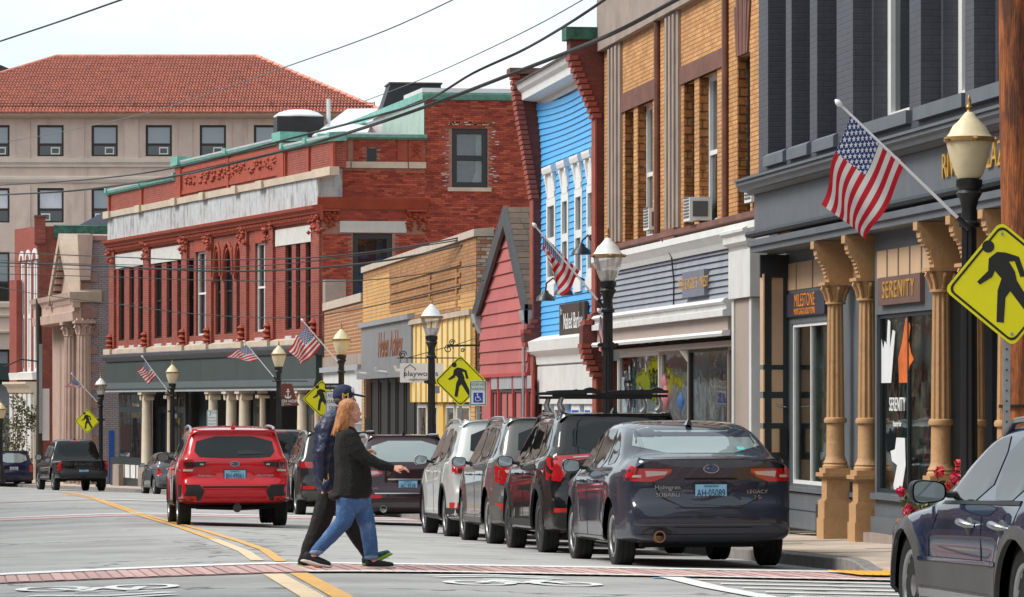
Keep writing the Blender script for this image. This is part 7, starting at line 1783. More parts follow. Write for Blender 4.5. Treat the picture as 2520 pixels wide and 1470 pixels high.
def street_lamp(x, zg, d, clear, label, k=1.0, flagside=True):
    """Post-top lamp: globe bottom at picture row zg, standing at depth d."""
    p = at_d(x, zg, d); base = wz(max(p.x, KERB + bend(p.y) + .2), p.y) if p.x > 3 else road_z(p.x, p.y) + .13
    t = thing('street_lamp', label, 'street lamp', (p.x, p.y, base), 0, 'post top lamps along the kerb'); H = p.z - base
    b = MB().lathe([(.20, 0), (.20, .12), (.17, .16), (.17, .5), (.13, .62), (.115, .7), (.10, .74)], 16); b.build('base', M['iron_black'], t, 35)
    n_ = 32; vs = []
    for (h, r_) in ((.72, .085), (H - .45, .072)):
        for i in range(n_):
            rr = r_ * (1 if i % 4 < 2 else .87); a = 2 * math.pi * i / n_; vs.append((rr * math.cos(a), rr * math.sin(a), h))
    MB().add(vs, [(i, (i + 1) % n_, n_ + (i + 1) % n_, n_ + i) for i in range(n_)]).build('shaft', M['iron_black'], t)
    MB().lathe([(.075, H - .47), (.10, H - .46), (.10, H - .42), (.078, H - .40), (.07, H - .28), (.09, H - .2), (.125, H - .14), (.10, H - .11), (.125, H - .07), (.125, H - .01), (.06, H)], 18).build('capital', M['iron_black'], t, 35)
    c = MB().lathe([(.09, H - .98), (.098, H - .98), (.098, H - .90), (.09, H - .90)], 14).build('collar', M['iron_black'], t)
    for sx in (-1, 1): MB().lathe([(0, -.03), (.03, -.03), (.03, .03), (0, .03)], 10, (sx * .125, 0, H - .94), 'y').build('collar_lug', M['iron_black'], c)
    g = [(.105, H), (.135, H + .05), (.185, H + .2), (.215, H + .33), (.218, H + .37)]
    gl = MB().lathe(g + [(.0, H + .37)], 24).build('globe', M['globe_clear' if clear else 'globe_cream'], t, 50)
    if clear: MB().lathe([(.0, H - .005), (.10, H), (.128, H + .05), (.165, H + .15), (.0, H + .16)], 20).build('reflector_cone', M['cap_white'], gl, 50)
    MB().lathe([(.218, H + .372), (.235, H + .38), (.19, H + .43), (.155, H + .50), (.10, H + .55), (.06, H + .60), (.035, H + .63), (.0, H + .64)], 24).build('cap', M['cap_white' if clear or k > 1 else 'globe_cream'], t, 50)
    bd = MB().lathe([(.22, H + .345), (.24, H + .35), (.24, H + .39), (.22, H + .395)], 24).build('band', M['band_gold'], t, 50)
    if d < 60:
        for i in range(3): a = R(200 + 70 * i); MB().lathe([(0, -.03), (.035, 0), (0, .03)], 8, (.25 * math.cos(a), .25 * math.sin(a), H + .37)).build('rosette', M['band_gold'], bd)
    MB().lathe([(.03, H + .62), (.018, H + .65), (.035, H + .68), (.018, H + .71), (.022, H + .735), (.008, H + .79), (0, H + .80)], 10).build('finial', M['band_gold'], t, 40)
    MB().box(.085, .16, -.05, .05, H - 1.17, H - 1.02).build('speaker_box', M['galvanised'], t)
    return p
L1 = street_lamp(2385, 440, 36.8, False, 'black street lamp with cream acorn globe beside the wooden utility pole')
L2 = street_lamp(1496, 692, 57.0, True, 'black street lamp with white capped clear globe before the buff brick front')
L3 = street_lamp(1062, 826, 78.5, True, 'black street lamp with white capped clear globe by the hanging white shop sign')
L4 = street_lamp(840, 873, 96.8, False, 'black street lamp with cream globe before the small brown brick shop')
L5 = street_lamp(686, 903, 116.5, False, 'black street lamp with cream globe beside the maroon hanging sign')
L6 = street_lamp(424, 944, 130.5, False, 'black street lamp with cream globe above the small grey hatchback')
L7 = street_lamp(248, 972, 146.5, True, 'black street lamp with clear globe in front of the pale bank wall')
L8 = street_lamp(2, 1030, 158.0, False, 'street lamp with cream globe standing in the leafy shrub')

def flag(tip, foot, A, B, C, Dd, d, label, wave=.06, seed=0, fold=0.0):
    root = thing('flag', label, 'flag', at_d(foot[0], foot[1], d - .02), 0, 'flags on the lamp posts'); o = Vector(root.location)
    P = lambda q, dd=0.0: at_d(q[0], q[1], d + dd) - o
    MB().tube([P(foot), P(tip)], [.017, .012], 8).build('staff', M['pole_white'], root, 60)
    tp = P(tip); dr = (P(tip) - P(foot)).normalized()
    MB().tube([tp - dr * .01, tp + dr * .02, tp + dr * .05, tp + dr * .08], [.014, .03, .028, .008], 8).build('finial', M['pole_white'], root, 60)
    MB().tube([P(foot) - dr * .10, P(foot) + dr * .05], .026, 8).build('socket', M['iron_black'], root)
    nu, nv = 40, 26; rows = []; rs = random.Random(seed); ph = rs.uniform(0, 6)
    a, b_, c_, d_ = P(A), P(B), P(C), P(Dd)
    for i in range(nu + 1):
        u = i / nu; row = []
        for j in range(nv + 1):
            v = j / nv                                     # v = 1 at the staff tip
            top = a.lerp(d_, u); bot = b_.lerp(c_, u); p = bot.lerp(top, v)
            sag = math.sin(math.pi * u) * (.05 + .04 * math.sin(3 * v + ph)); w = u ** .8
            p = p + Vector((.5 * wave * math.sin(5.5 * u + 2.5 * v + ph) * w, wave * 2.0 * math.sin(8 * u + 3.2 * v + ph) * w + fold * math.sin(math.pi * v * 2) * w, -sag * .35 + .45 * wave * math.sin(7 * u - 4 * v + ph) * w))
            row.append(tuple(p))
        rows.append(row)
    mb = MB().sheet(rows); me = mb.mesh('cloth', 80, fix=False); uv = me.uv_layers.new(name='UVMap')
    for poly in me.polygons:
        for li in poly.loop_indices:
            vi = me.loops[li].vertex_index; uv.data[li].uv = ((vi // (nv + 1)) / nu * .999, (vi % (nv + 1)) / nv * .999)
    link('cloth', me, M['flag_cloth'], root)
flag((2070, 260), (2366, 545), (2093, 284), (2227, 403), (2134, 598), (2013, 500), 36.6, 'large striped flag hanging from the lamp post by the wooden pole', .06, 1)
flag((1319, 559), (1476, 745), (1333, 575), (1426, 668), (1388, 729), (1344, 628), 56.8, 'striped flag on the lamp post before the blue house', .06, 2)
flag((746, 791), (834, 894), (752, 803), (791, 851), (738, 903), (708, 858), 96.6, 'striped flag flying from the lamp post by the brown brick shop', .09, 3)
flag((603, 843), (676, 931), (606, 849), (640, 886), (590, 886), (556, 876), 116.3, 'striped flag blown almost flat against the green shop sign', .08, 4)
flag((352, 880), (414, 963), (356, 890), (387, 924), (365, 944), (338, 913), 130.3, 'striped flag on the lamp post above the grey hatchback', .07, 5)
flag((178, 922), (241, 992), (186, 930), (211, 958), (183, 951), (153, 955), 146.3, 'striped flag in front of the bank columns', .10, 6)
flag((1478, 770), (1492, 790), (1476, 776), (1484, 786), (1481, 872), (1472, 860), 57.2, 'folded striped flag hanging straight down behind a lamp post', .03, 8)

FIG = [(-.11, .52), (.02, .50), (.23, .41), (.31, .09), (.22, .09), (.155, .35), (.065, .35), (.145, .18), (.16, .04), (.30, -.25), (.42, -.50), (.31, -.56), (.04, -.12), (-.045, -.215), (-.11, -.61), (-.225, -.585), (-.16, -.09), (-.08, .09), (-.17, .225), (-.225, .13), (-.43, .03), (-.47, .08), (-.28, .235), (-.25, .43)]
def diamond(r, cut=.085):
    P = []
    for k in range(4):
        a0 = R(90 * k)
        for da in (-1, -.5, 0, .5, 1):
            c = r - cut; P.append((c * math.cos(a0) + cut * .72 * math.cos(a0 + R(45) * da), c * math.sin(a0) + cut * .72 * math.sin(a0 + R(45) * da)))
    return P
def ped_sign(x, y, d, h, label, roll=0.0, face=0.0):
    p = at_d(x, y, d); g = road_z(p.x, p.y) + .12
    t = thing('pedestrian_sign', label, 'road sign', (p.x, p.y, g), -YAW + R(face), 'yellow walking figure signs'); H = p.z - g
    ps = MB().box(-.03, .03, .012, .04, -.05, H + h * .75).build('post', M['galvanised'], t)
    for k in range(int((H + h * .6) / .09)): MB().box(-.007, .007, .008, .013, .1 + k * .09, .115 + k * .09).build('post_hole', M['sign_black'], ps) if d < 40 and k > 12 else None
    pl = MB().prism(diamond(h), 'y', -.004, .004).build('panel', M['sign_yellow'], t); pl.location = (0, 0, H); pl.rotation_euler = (0, R(roll), 0)
    o, i_ = diamond(h * .945), diamond(h * .895, .07); b = MB(); n_ = len(o)
    for yy in (-.007, -.0045): b.add([(q[0], yy, q[1]) for q in o] + [(q[0], yy, q[1]) for q in i_], [(k, (k + 1) % n_, n_ + (k + 1) % n_, n_ + k) for k in range(n_)])
    b.build('border', M['sign_black'], pl, fix=False)
    MB().prism([(q[0] * h, q[1] * h) for q in FIG], 'y', -.008, -.0045).build('walking_figure', M['sign_black'], pl)
    MB().prism([(-.24 * h + .098 * h * math.cos(2 * math.pi * k / 20), .62 * h + .098 * h * math.sin(2 * math.pi * k / 20)) for k in range(20)], 'y', -.008, -.0045).build('figure_head', M['sign_black'], pl)
    for s_ in (-1, 1): MB().lathe([(.014 * h / .54, -.012), (.014 * h / .54, -.004)], 8, (0, 0, s_ * .8 * h), 'y').build('bolt', M['galvanised'], pl)
ped_sign(2478, 699, 33.6, .545, 'yellow pedestrian diamond sign in front of the wooden utility pole', -5.5)
ped_sign(1133, 938, 75.0, .505, 'yellow pedestrian diamond sign beside the reserved parking sign')
ped_sign(792, 982, 105.0, .52, 'yellow pedestrian diamond sign beside the loading sign above the walkers')
ped_sign(215, 1037, 148.0, .48, 'yellow pedestrian diamond sign before the bank columns')
def plate_sign(name, x, y, d, w, h, mat, label, border=None, post=True, group=None):
    p = at_d(x, y, d); g = road_z(p.x, p.y) + .12
    t = thing(name, label, 'road sign', (p.x, p.y, g), -YAW, group); H = p.z - g
    r = .03; pts = [(sx * (w / 2 - r) + r * math.cos(R(a)), sz * (h / 2 - r) + r * math.sin(R(a))) for sx, sz, a0 in ((1, 1, 0), (-1, 1, 90), (-1, -1, 180), (1, -1, 270)) for a in (a0, a0 + 45, a0 + 90)]
    pl = MB().prism([(q[0], q[1] + H) for q in pts], 'y', -.004, .004).build('panel', M[mat], t)
    if border:
        b = MB()
        for (x0, x1, z0, z1) in ((-w / 2 + .012, w / 2 - .012, h / 2 - .028, h / 2 - .014), (-w / 2 + .012, w / 2 - .012, -h / 2 + .014, -h / 2 + .028), (-w / 2 + .012, -w / 2 + .026, -h / 2 + .028, h / 2 - .028), (w / 2 - .026, w / 2 - .012, -h / 2 + .028, h / 2 - .028)): b.box(x0, x1, -.006, -.0042, H + z0, H + z1)
        b.build('border', M[border], pl)
    if post: MB().box(-.03, .03, .01, .04, -.05, H + h / 2 - .05).build('post', M['galvanised'], t)
    return t, pl, H
t, pl, H = plate_sign('parking_sign', 1176.5, 968, 70.0, .305, .455, 'sign_white', 'white reserved parking sign with blue wheelchair symbol', 'sign_green')
lettering('RESERVED', .075, M['sign_green'], pl, (0, -.007, H + .155), 0, .001, .88); lettering('PARKING', .075, M['sign_green'], pl, (0, -.007, H + .075), 0, .001, .9)
MB().box(-.085, .085, -.006, -.0042, H - .17, H + .01).build('blue_field', M['sign_blue'], pl)
b = MB(); zc = H - .08; b.lathe([(.014, -.009), (.014, -.007)], 10, (-.012, 0, zc + .062), 'y')
def stroke(b, pts, w):
    P = [Vector(p) for p in pts]
    for a, c in zip(P, P[1:]):
        tt = (c - a).normalized(); nn = Vector((-tt.y, tt.x)) * w / 2; q = [a + nn, c + nn, c - nn, a - nn]; b.prism([(v.x, v.y) for v in q], 'y', -.009, -.007)
stroke(b, [(-.012, zc + .045), (-.008, zc - .0), (.032, zc - .002), (.048, zc - .048), (.06, zc - .044)], .013); stroke(b, [(-.01, zc + .022), (.025, zc + .022)], .011)
stroke(b, [(-.008 + .042 * math.cos(R(a)), zc - .02 + .042 * math.sin(R(a))) for a in range(125, 350, 25)], .011); b.build('wheelchair_symbol', M['sign_white'], pl)
t, pl, H = plate_sign('parking_sign', 522, 1031, 112.0, .30, .50, 'sign_white', 'small white three hour parking sign with green lettering', 'sign_green')
lettering('3', .17, M['sign_green'], pl, (-.06, -.007, H + .15), 0, .001); lettering('HOUR', .06, M['sign_green'], pl, (.06, -.007, H + .17), 0, .001, .8)
for k, s_ in enumerate(('PARKING', '9 AM-6 PM', 'MON-SAT')): lettering(s_, .055, M['sign_green'], pl, (0, -.007, H + .03 - .09 * k), 0, .001, .85)
t, pl, H = plate_sign('loading_sign', 822, 990, 104.0, .46, .62, 'sign_white', 'white loading only sign beside a yellow diamond sign', 'sign_black')
for k, s_ in enumerate(('ACTIVE', 'LOADING', 'ONLY')): lettering(s_, .125, M['sign_black'], pl, (0, -.007, H + .17 - .16 * k), 0, .001, .85)
t, pl, H = plate_sign('notice_sign', 822, 951, 104.2, .5, .16, 'sign_black', 'narrow black notice panel above the loading sign', None)
lettering('NO PARKING', .08, M['sign_white'], pl, (0, -.007, H), 0, .001, .9)

# hanging shop signs on iron brackets
def scroll(b, c, r0, turns, plane='x', n_=26, r_t=.012):
    pts = []
    for i in range(n_ + 1):
        a = 2 * math.pi * turns * i / n_; rr = r0 * (1 - .8 * i / n_); pts.append((c[0] + rr * math.cos(a), c[1], c[2] + rr * math.sin(a)))
    b.tube(pts, r_t, 5)
p = at_d(1023, 918, 89.0); t = thing('hanging_sign', 'white hanging shop sign with a small house outline on an iron bracket', 'shop sign', (p.x, p.y, p.z), -YAW)
pl = MB().box(-.36, .62, -.02, .02, -.22, .22).build('board', M['sign_white'], t)
lettering('playworks', .17, M['rail_black'], pl, (.12, -.024, -.02), 0, .001, 1.15); lettering('neighborhood studio', .075, M['rail_black'], pl, (.16, -.024, -.15), 0, .001, 1.0)
b = MB(); 
for a, c in (((-.25, -.06), (-.25, .1)), ((-.25, .1), (-.13, .19)), ((-.13, .19), (-.01, .1)), ((-.01, .1), (-.01, .06))):
    P_ = [Vector(a), Vector(c)]; tt = (P_[1] - P_[0]).normalized(); nn = Vector((-tt.y, tt.x)) * .008; q = [P_[0] + nn, P_[1] + nn, P_[1] - nn, P_[0] - nn]; b.prism([(v.x, v.y) for v in q], 'y', -.025, -.0205)
b.build('house_outline', M['rail_black'], pl)
b = MB(); b.tube([(-.42, 0, .34), (1.3, 0, .34)], .014, 5).tube([(-.2, 0, .34), (1.3, 0, .75)], .010, 5); scroll(b, (-.3, 0, .42), .09, 1.6); scroll(b, (.35, 0, .44), .09, 1.5); scroll(b, (.75, 0, .55), .11, 1.5); b.tube([(-.2, 0, .34), (-.2, 0, .22)], .01, 5).tube([(.5, 0, .34), (.5, 0, .22)], .01, 5)
b.build('bracket', M['iron_black'], t)
p = at_d(1150, 852, 86.0); t = thing('sign_bracket', 'black wrought iron sign bracket with nothing hanging on the red shingles', 'bracket', (p.x, p.y, p.z), -YAW)
b = MB(); b.tube([(-.45, 0, 0), (.55, 0, .03)], .022, 6).tube([(.5, 0, .3), (.5, 0, -.1)], .016, 5).tube([(-.3, 0, .01), (.5, 0, .28)], .008, 4); scroll(b, (.36, 0, .16), .10, 1.7); scroll(b, (-.34, 0, .08), .07, 1.6); scroll(b, (-.1, 0, -.1), .05, 1.3); b.tube([(-.4, 0, -.75), (.35, 0, -.72)], .016, 5)
b.build('bracket_bar', M['iron_black'], t)
p = at_d(709, 972, 119.0); t = thing('hanging_sign', 'maroon hanging tavern sign with white anchor beside a lamp post', 'shop sign', (p.x, p.y, p.z), -YAW)
pl = MB().prism([(-.34, -.36), (.34, -.33), (.22, -.02), (.12, .34), (-.2, .34), (-.24, .05), (-.34, -.1)], 'y', -.03, .03).build('board', M['sign_maroon'], t)
lettering('HIGH HOPE', .135, M['sign_white'], pl, (0, -.034, -.20), 0, .001, .92); lettering('TAVERN', .05, M['sign_white'], pl, (0, -.034, -.29), 0, .001)
b = MB(); b.box(-.012, .012, -.036, -.031, -.08, .14).box(-.06, .06, -.036, -.031, .09, .11).lathe([(.028, -.036), (.028, -.031)], 10, (0, 0, .16), 'y')
for sx in (-1, 1): b.prism([(0, -.08), (sx * .07, -.05), (sx * .085, .0), (sx * .1, -.03), (sx * .08, -.09), (0, -.115)], 'y', -.036, -.031)
b.build('anchor', M['sign_white'], pl); MB().tube([(-.5, 0, .42), (.6, 0, .42)], .018, 5).tube([(-.1, 0, .42), (-.1, 0, .34)], .01, 4).build('bracket', M['iron_black'], t)

# poles and wires
p = at_d(2508, 900, 35.6); t = thing('utility_pole', 'orange brown wooden utility pole behind the yellow sign', 'utility pole', (p.x, p.y, wz(p.x, p.y)))
b = MB(); pts = [(.0 + .02 * math.sin(z_ * .9), .012 * math.cos(z_ * 1.3), z_) for z_ in [i * .5 - .2 for i in range(24)]]; b.tube(pts, [.178 - .0012 * i for i in range(24)], 20); b.build('trunk', M['pine_pole'], t, 60)
MB().lathe([(.182, 0), (.186, 0), (.186, .03), (.182, .03)], 20, (0, 0, 1.5)).build('steel_band', M['iron_black'], t)
p = at_d(97, 1000, 165.0); t = thing('utility_pole', 'dark weathered utility pole at the far bend', 'utility pole', (p.x, p.y, road_z(p.x, p.y) + .1))
zt_ = at_d(97, 735, 165).z - t.location.z
MB().tube([(0, 0, -.2), (.02, 0, zt_ * .5), (-.05, 0, zt_)], [.17, .14, .11], 12).build('trunk', M['pole_old'], t, 60); MB().box(-.02, .12, -.2, -.05, 2.2, 6).build('conduit', M['galvanised'], t); MB().tube([(-1.5, -.1, 5.0), (-.8, -.1, 5.35), (0, -.1, 5.25)], .03).build('lamp_arm', M['iron_black'], t)
MB().box(.1, .42, -.1, .0, 1.9, 4.1).build('pole_sign', M['sign_white'], t)
def cable(pts, d0, d1, r, label, mat='cable_black'):
    """Sagging wire through picture positions, from depth d0 to d1."""
    P = [Vector((a, b_)) for a, b_ in pts]; fine = []
    for i in range(len(P) - 1):
        p0, p1, p2, p3 = P[max(i - 1, 0)], P[i], P[i + 1], P[min(i + 2, len(P) - 1)]
        for k in range(6):
            s_ = k / 6; fine.append(.5 * ((2 * p1) + (p2 - p0) * s_ + (2 * p0 - 5 * p1 + 4 * p2 - p3) * s_ ** 2 + (3 * p1 - p0 - 3 * p2 + p3) * s_ ** 3))
    fine.append(P[-1]); x0, x1 = fine[0].x, fine[-1].x
    W_ = [at_d(q.x, q.y, 1 / (1 / d0 + (1 / d1 - 1 / d0) * (q.x - x0) / (x1 - x0))) for q in fine]
    return tag(MB().tube(W_, r, 6).build('power_cable', M[mat], None, 60), label, 'cable', 'overhead wires')
cable([(-40, 483), (0, 480), (210, 467), (440, 432), (640, 386), (835, 334), (1050, 262), (1260, 182), (1500, 86), (1660, 2), (1720, -30)], 165, 42, .028, 'thick black overhead cable crossing the street, the lower of two')
cable([(-40, 458), (0, 456), (240, 440), (440, 411), (700, 345), (900, 293), (1050, 247), (1165, 180), (1290, 122), (1400, 58), (1490, -2), (1540, -40)], 165, 45, .020, 'thinner black overhead cable above the thick one')
cable([(0, 352), (150, 325), (400, 268), (700, 166), (950, 75), (1135, -10)], 165, 60, .012, 'fine grey wire slanting up over the tile roof', 'cable_grey')
cable([(895, 250), (1050, 190), (1200, 122), (1330, 58), (1430, 2), (1470, -20)], 120, 60, .012, 'fine grey wire rising above the copper gutter', 'cable_grey')
cable([(-20, 108), (0, 102), (150, 52), (298, 0), (360, -20)], 90, 70, .02, 'black wire high over the tile roof')
for i, (pts, r_, lb) in enumerate((([(-20, 621), (140, 627), (290, 633), (500, 640), (800, 632), (1060, 598), (1313, 548)], .017, 'black wire strung low past the red gable'), ([(-20, 646), (280, 656), (600, 668), (960, 640), (1313, 560)], .024, 'heavy black wire strung past the red gable'), ([(-20, 654), (280, 664), (700, 650), (1100, 596), (1313, 553)], .014, 'thin black wire strung past the red gable'),
      ([(-20, 674), (280, 682), (520, 690), (900, 690), (1190, 650)], .013, 'thin black wire sagging before the ornate block'), ([(-20, 704), (110, 727), (280, 748), (520, 776), (800, 775), (1190, 690)], .013, 'lowest thin black wire sagging before the ornate block'), ([(-20, 640), (150, 648), (300, 652), (520, 655)], .012, 'short thin wire near the bank pediment'))):
    cable(pts, 150, 84 if pts[-1][0] > 1000 else 120, r_, lb)

# flower tub, shrub
pm('leaf_green', (.055, .11, .03), .6, .35, 8); pm('leaf_olive', (.10, .11, .03), .7, .45, 6); pm('leaf_rust', (.16, .07, .02), .7, .4, 6); pm('petal_pink', (.62, .03, .09), .55, .3, 12); pm('petal_red', (.52, .02, .03), .55, .3, 12); pm('petal_orange', (.6, .16, .02), .6, .2); pm('terracotta_pot', (.25, .10, .06), .8, .2)
def leafy(b, c, r, n_, s_, rs, flat=1.0):
    for _ in range(n_):
        v = Vector((rs.gauss(0, 1), rs.gauss(0, 1), rs.gauss(0, 1) * flat)).normalized() * r * rs.uniform(.35, 1.0) ** .6; p_ = Vector(c) + v
        a = Vector((rs.uniform(-1, 1), rs.uniform(-1, 1), rs.uniform(-1, 1))).normalized(); e_ = a.cross(Vector((rs.uniform(-1, 1), rs.uniform(-1, 1), rs.uniform(-1, 1)))).normalized(); k = s_ * rs.uniform(.6, 1.2)
        b.add([p_ - a * k, p_ + e_ * k * .55, p_ + a * k, p_ - e_ * k * .55], [(0, 1, 2, 3)])
p = at_d(2290, 1330, 39.6); t = thing('flower_tub', 'tub of pink and red geraniums on the pavement behind the blue estate car', 'flower tub', (p.x, p.y, wz(p.x, p.y)))
MB().lathe([(.22, 0), (.26, .05), (.32, .42), (.35, .44), (.35, .5), (.30, .5), (.29, .4), (0, .4)], 20).build('tub', M['terracotta_pot'], t, 40)
rs = random.Random(21); b = MB(); leafy(b, (0, 0, .62), .30, 420, .045, rs, .7); leafy(b, (-.16, 0, .42), .18, 120, .04, rs); b.build('leaves', M['leaf_green'], t, fix=False)['kind'] = 'stuff'
for k, (fx, fz, mt_, r_) in enumerate(((-.24, .58, 'petal_pink', .085), (-.15, .70, 'petal_pink', .07), (.06, .98, 'petal_red', .06), (.30, 1.05, 'petal_red', .075), (.24, .92, 'petal_pink', .06), (-.30, .32, 'petal_pink', .07), (-.33, .78, 'petal_pink', .05), (.0, .75, 'petal_orange', .04), (.14, .66, 'petal_orange', .04), (.18, .82, 'petal_red', .06))):
    b = MB(); leafy(b, (fx, -.1, fz), r_, 70, .028, rs); MB().tube([(fx * .5, 0, .5), (fx, -.1, fz)], .006, 4).build('flower_stem', M['leaf_green'], t); b.build('flower_head', M[mt_], t, fix=False)
p = at_d(38, 1160, 168.0); t = thing('shrub', 'straggling olive green shrub beyond the parked estate car', 'shrub', (p.x, p.y, road_z(p.x, p.y)))
b = MB()
for (sx, sz, r_, n_) in ((-.3, 2.2, .8, 520), (.35, 2.9, .5, 260), (.1, 3.6, .45, 160), (-.75, 3.1, .5, 220), (1.0, 2.7, .42, 160), (-.1, 1.3, .9, 420), (.75, 3.2, .35, 100)): leafy(b, (sx, 0, sz), r_, n_, .075, rs)
b.build('leaves', M['leaf_olive'], t, fix=False)['kind'] = 'stuff'
b = MB(); leafy(b, (0, -.2, 2.5), .9, 90, .07, rs); b.build('autumn_leaves', M['leaf_rust'], t, fix=False)['kind'] = 'stuff'
for k in range(6): MB().tube([(0, 0, 0), (.12 * (k - 3), 0, 1.4), (.3 * (k - 3), .1, 2.6 + .2 * (k % 3))], [.03, .02, .008], 5).build('stem', M['brown_wood'], t)

# ================================================================== the other side of the street and the street behind (met in reflections)
brick_mat('brick_plain', (.24, .075, .05), (.19, .06, .042), (.26, .2, .17), .21, .075, .01)
pm('stucco_tan', (.34, .28, .22), .85, .12); pm('stucco_grey', (.25, .25, .26), .85, .12)
for (lb, x, y0, y1, h, mt_) in (('red brick block across the street, opposite the blue house', -9.5, 60, 96, 9.8, 'brick_plain'), ('tan rendered block across the street, opposite the grey building', -9.5, 34, 59, 8, 'stucco_tan'), ('brick block across the street beside the start of the crossing', -9.5, 4, 33, 12, 'brick_plain'), ('grey rendered block across the street behind the viewpoint', -9.5, -50, 3, 8, 'stucco_grey'), ('brick block across the street opposite the green shop front', -9.5, 97, 128, 7.8, 'brick_plain'), ('tan rendered block across the street beyond the bend', -13.5, 129, 190, 9, 'stucco_tan'), ('brick block across the street far beyond the bend', -22, 191, 260, 12, 'brick_plain'), ('tan block on the near pavement behind the viewpoint', 11.4, -50, 28, 8, 'stucco_tan')):
    lf = x < 0; t = thing('street_block', lb, 'building', (x, y0, 0)); s_ = 1 if lf else -1; L_ = y1 - y0
    MB().box(-8 if lf else 0, 0 if lf else 8, 0, L_, -3.5, h).build('wall', M[mt_], t)
    MB().box(-.3, .3, 0, L_, h - .5, h + .3).build('cornice', M['white_paint'], t); MB().box(-.25, .25, 0, L_, 1.4, 2.1).build('shop_fascia', M['fascia_grey'], t)
    n_ = int(L_ / 2.6)
    for k in range(n_):
        ya = 1.0 + k * 2.6; w = MB().box(-.06, .06, ya, ya + 1.3, 3.0, 5.6).build('window', M['white_trim'], t); MB().box(-.08, .08, ya + .12, ya + 1.18, 3.12, 5.48).build('pane', M['glass'], w)
        if k % 2 == 0: MB().box(-.07, .07, ya, ya + 3.4, -1.2, 1.2).build('shop_window', M['glass'], t)
t = thing('street_block', 'brick block closing the street behind the viewpoint', 'building', (0, -62, 0)); MB().box(-30, 30, -8, 0, -2, 10).build('wall', M['brick_plain'], t)  # added out of view to keep bright low sky out of reflections
for k in range(14): MB().box(-28 + 4 * k, -26.3 + 4 * k, -.02, .08, 3, 5.8).build('window', M['glass'], t)
# ================================================================== the two walkers
def skin_mat(name, col):
    m = pm(name, col, .5, .08, 6); m.node_tree.nodes['Principled BSDF'].inputs['Subsurface Weight'].default_value = .12; m.node_tree.nodes['Principled BSDF'].inputs['Subsurface Scale'].default_value = .02; return m
skin_mat('skin_a', (.62, .30, .21)); skin_mat('skin_b', (.50, .25, .18))
pm('hair_copper', (.40, .145, .05), .45, .5, 9, .6, 30, stretch=(7, 7, .9), stain=(.60, .28, .11), stain_amt=.75, stain_scale=6, stain_pos=.5, streak=1); pm('hair_grey', (.10, .09, .085), .6, .3, 20)
pm('knit_black', (.0085, .0095, .0085), .95, .35, 5, .7, 60); pm('denim', (.045, .12, .28), .85, .3, 3.5, .5, 45, stain=(.20, .30, .45), stain_amt=.6, stain_scale=3.2, stain_pos=.56); pm('denim_cuff', (.16, .25, .38), .85, .2, 12); pm('puffer_navy', (.012, .017, .05), .42, .25, 5, .5, 16); pm('trouser_black', (.006, .006, .007), .8, .3, 4, .5, 20)
pm('canvas_black', (.012, .012, .013), .8, .2, 20); pm('sole_white', (.62, .60, .56), .6, .1); pm('sole_green', (.22, .45, .03), .55, .15); pm('runner_blue', (.015, .035, .09), .6, .35, 20, stain=(.05, .22, .05), stain_amt=.7, stain_scale=9); pm('cap_navy', (.012, .018, .06), .8, .15, 20, .3, 80); pm('maize', (.72, .48, .02), .6, .05); pm('eye_white', (.7, .68, .66), .3, .03); pm('eye_dark', (.02, .012, .01), .2, .03)

ICO = None
def ico():
    global ICO
    if ICO is None:
        bm = bmesh.new(); bmesh.ops.create_icosphere(bm, subdivisions=2, radius=1.0)
        ICO = (np.array([v.co[:] for v in bm.verts]), [tuple(v.index for v in f.verts) for f in bm.faces]); bm.free()
    return ICO
class Flesh:
    """Soft form: chains of overlapping ellipsoids fused into one skin by a voxel remesh."""
    def __init__(s): s.v = []; s.f = []
    def ball(s, c, r):
        V, F = ico(); r = np.array((r, r, r) if isinstance(r, (int, float)) else r); n = len(s.v)
        s.v += [tuple(p) for p in V * r + np.array(c)]; s.f += [tuple(i + n for i in f) for f in F]; return s
    def chain(s, pts, dens=.4, ripple=None):
        for (a, ra), (c, rc) in zip(pts, pts[1:]):
            ra = np.array((ra,) * 3 if isinstance(ra, (int, float)) else ra, float); rc = np.array((rc,) * 3 if isinstance(rc, (int, float)) else rc, float)
            a, c = np.array(a, float), np.array(c, float); L = np.linalg.norm(c - a); n = max(2, int(L / (min(ra.min(), rc.min()) * dens)) + 1)
            for i in range(n + 1):
                t = i / n; r = ra + (rc - ra) * t
                if ripple: r = r * (1 + ripple[0] * math.sin(2 * math.pi * (a + (c - a) * t)[2] / ripple[1]))
                s.ball(a + (c - a) * t, r)
        return s
    def build(s, name, mat, parent, voxel=.012, smooth=4, noise=0.0, nscale=.1):
        me = bpy.data.meshes.new(name); me.from_pydata(s.v, [], s.f); o = bpy.data.objects.new(name, me); COL.objects.link(o)
        m = o.modifiers.new('remesh', 'REMESH'); m.mode = 'VOXEL'; m.voxel_size = voxel
        m = o.modifiers.new('smooth', 'SMOOTH'); m.iterations = smooth; m.factor = .5
        if noise:
            tx = bpy.data.textures.new(name + '_folds', 'CLOUDS'); tx.noise_scale = nscale; m = o.modifiers.new('folds', 'DISPLACE'); m.texture = tx; m.strength = noise; m.mid_level = .5; m.texture_coords = 'LOCAL'
        dg = bpy.context.evaluated_depsgraph_get(); out = bpy.data.meshes.new_from_object(o.evaluated_get(dg))
        bpy.data.objects.remove(o); bpy.data.meshes.remove(me); out.name = name
        for p in out.polygons: p.use_smooth = True
        return link(name, out, mat, parent)
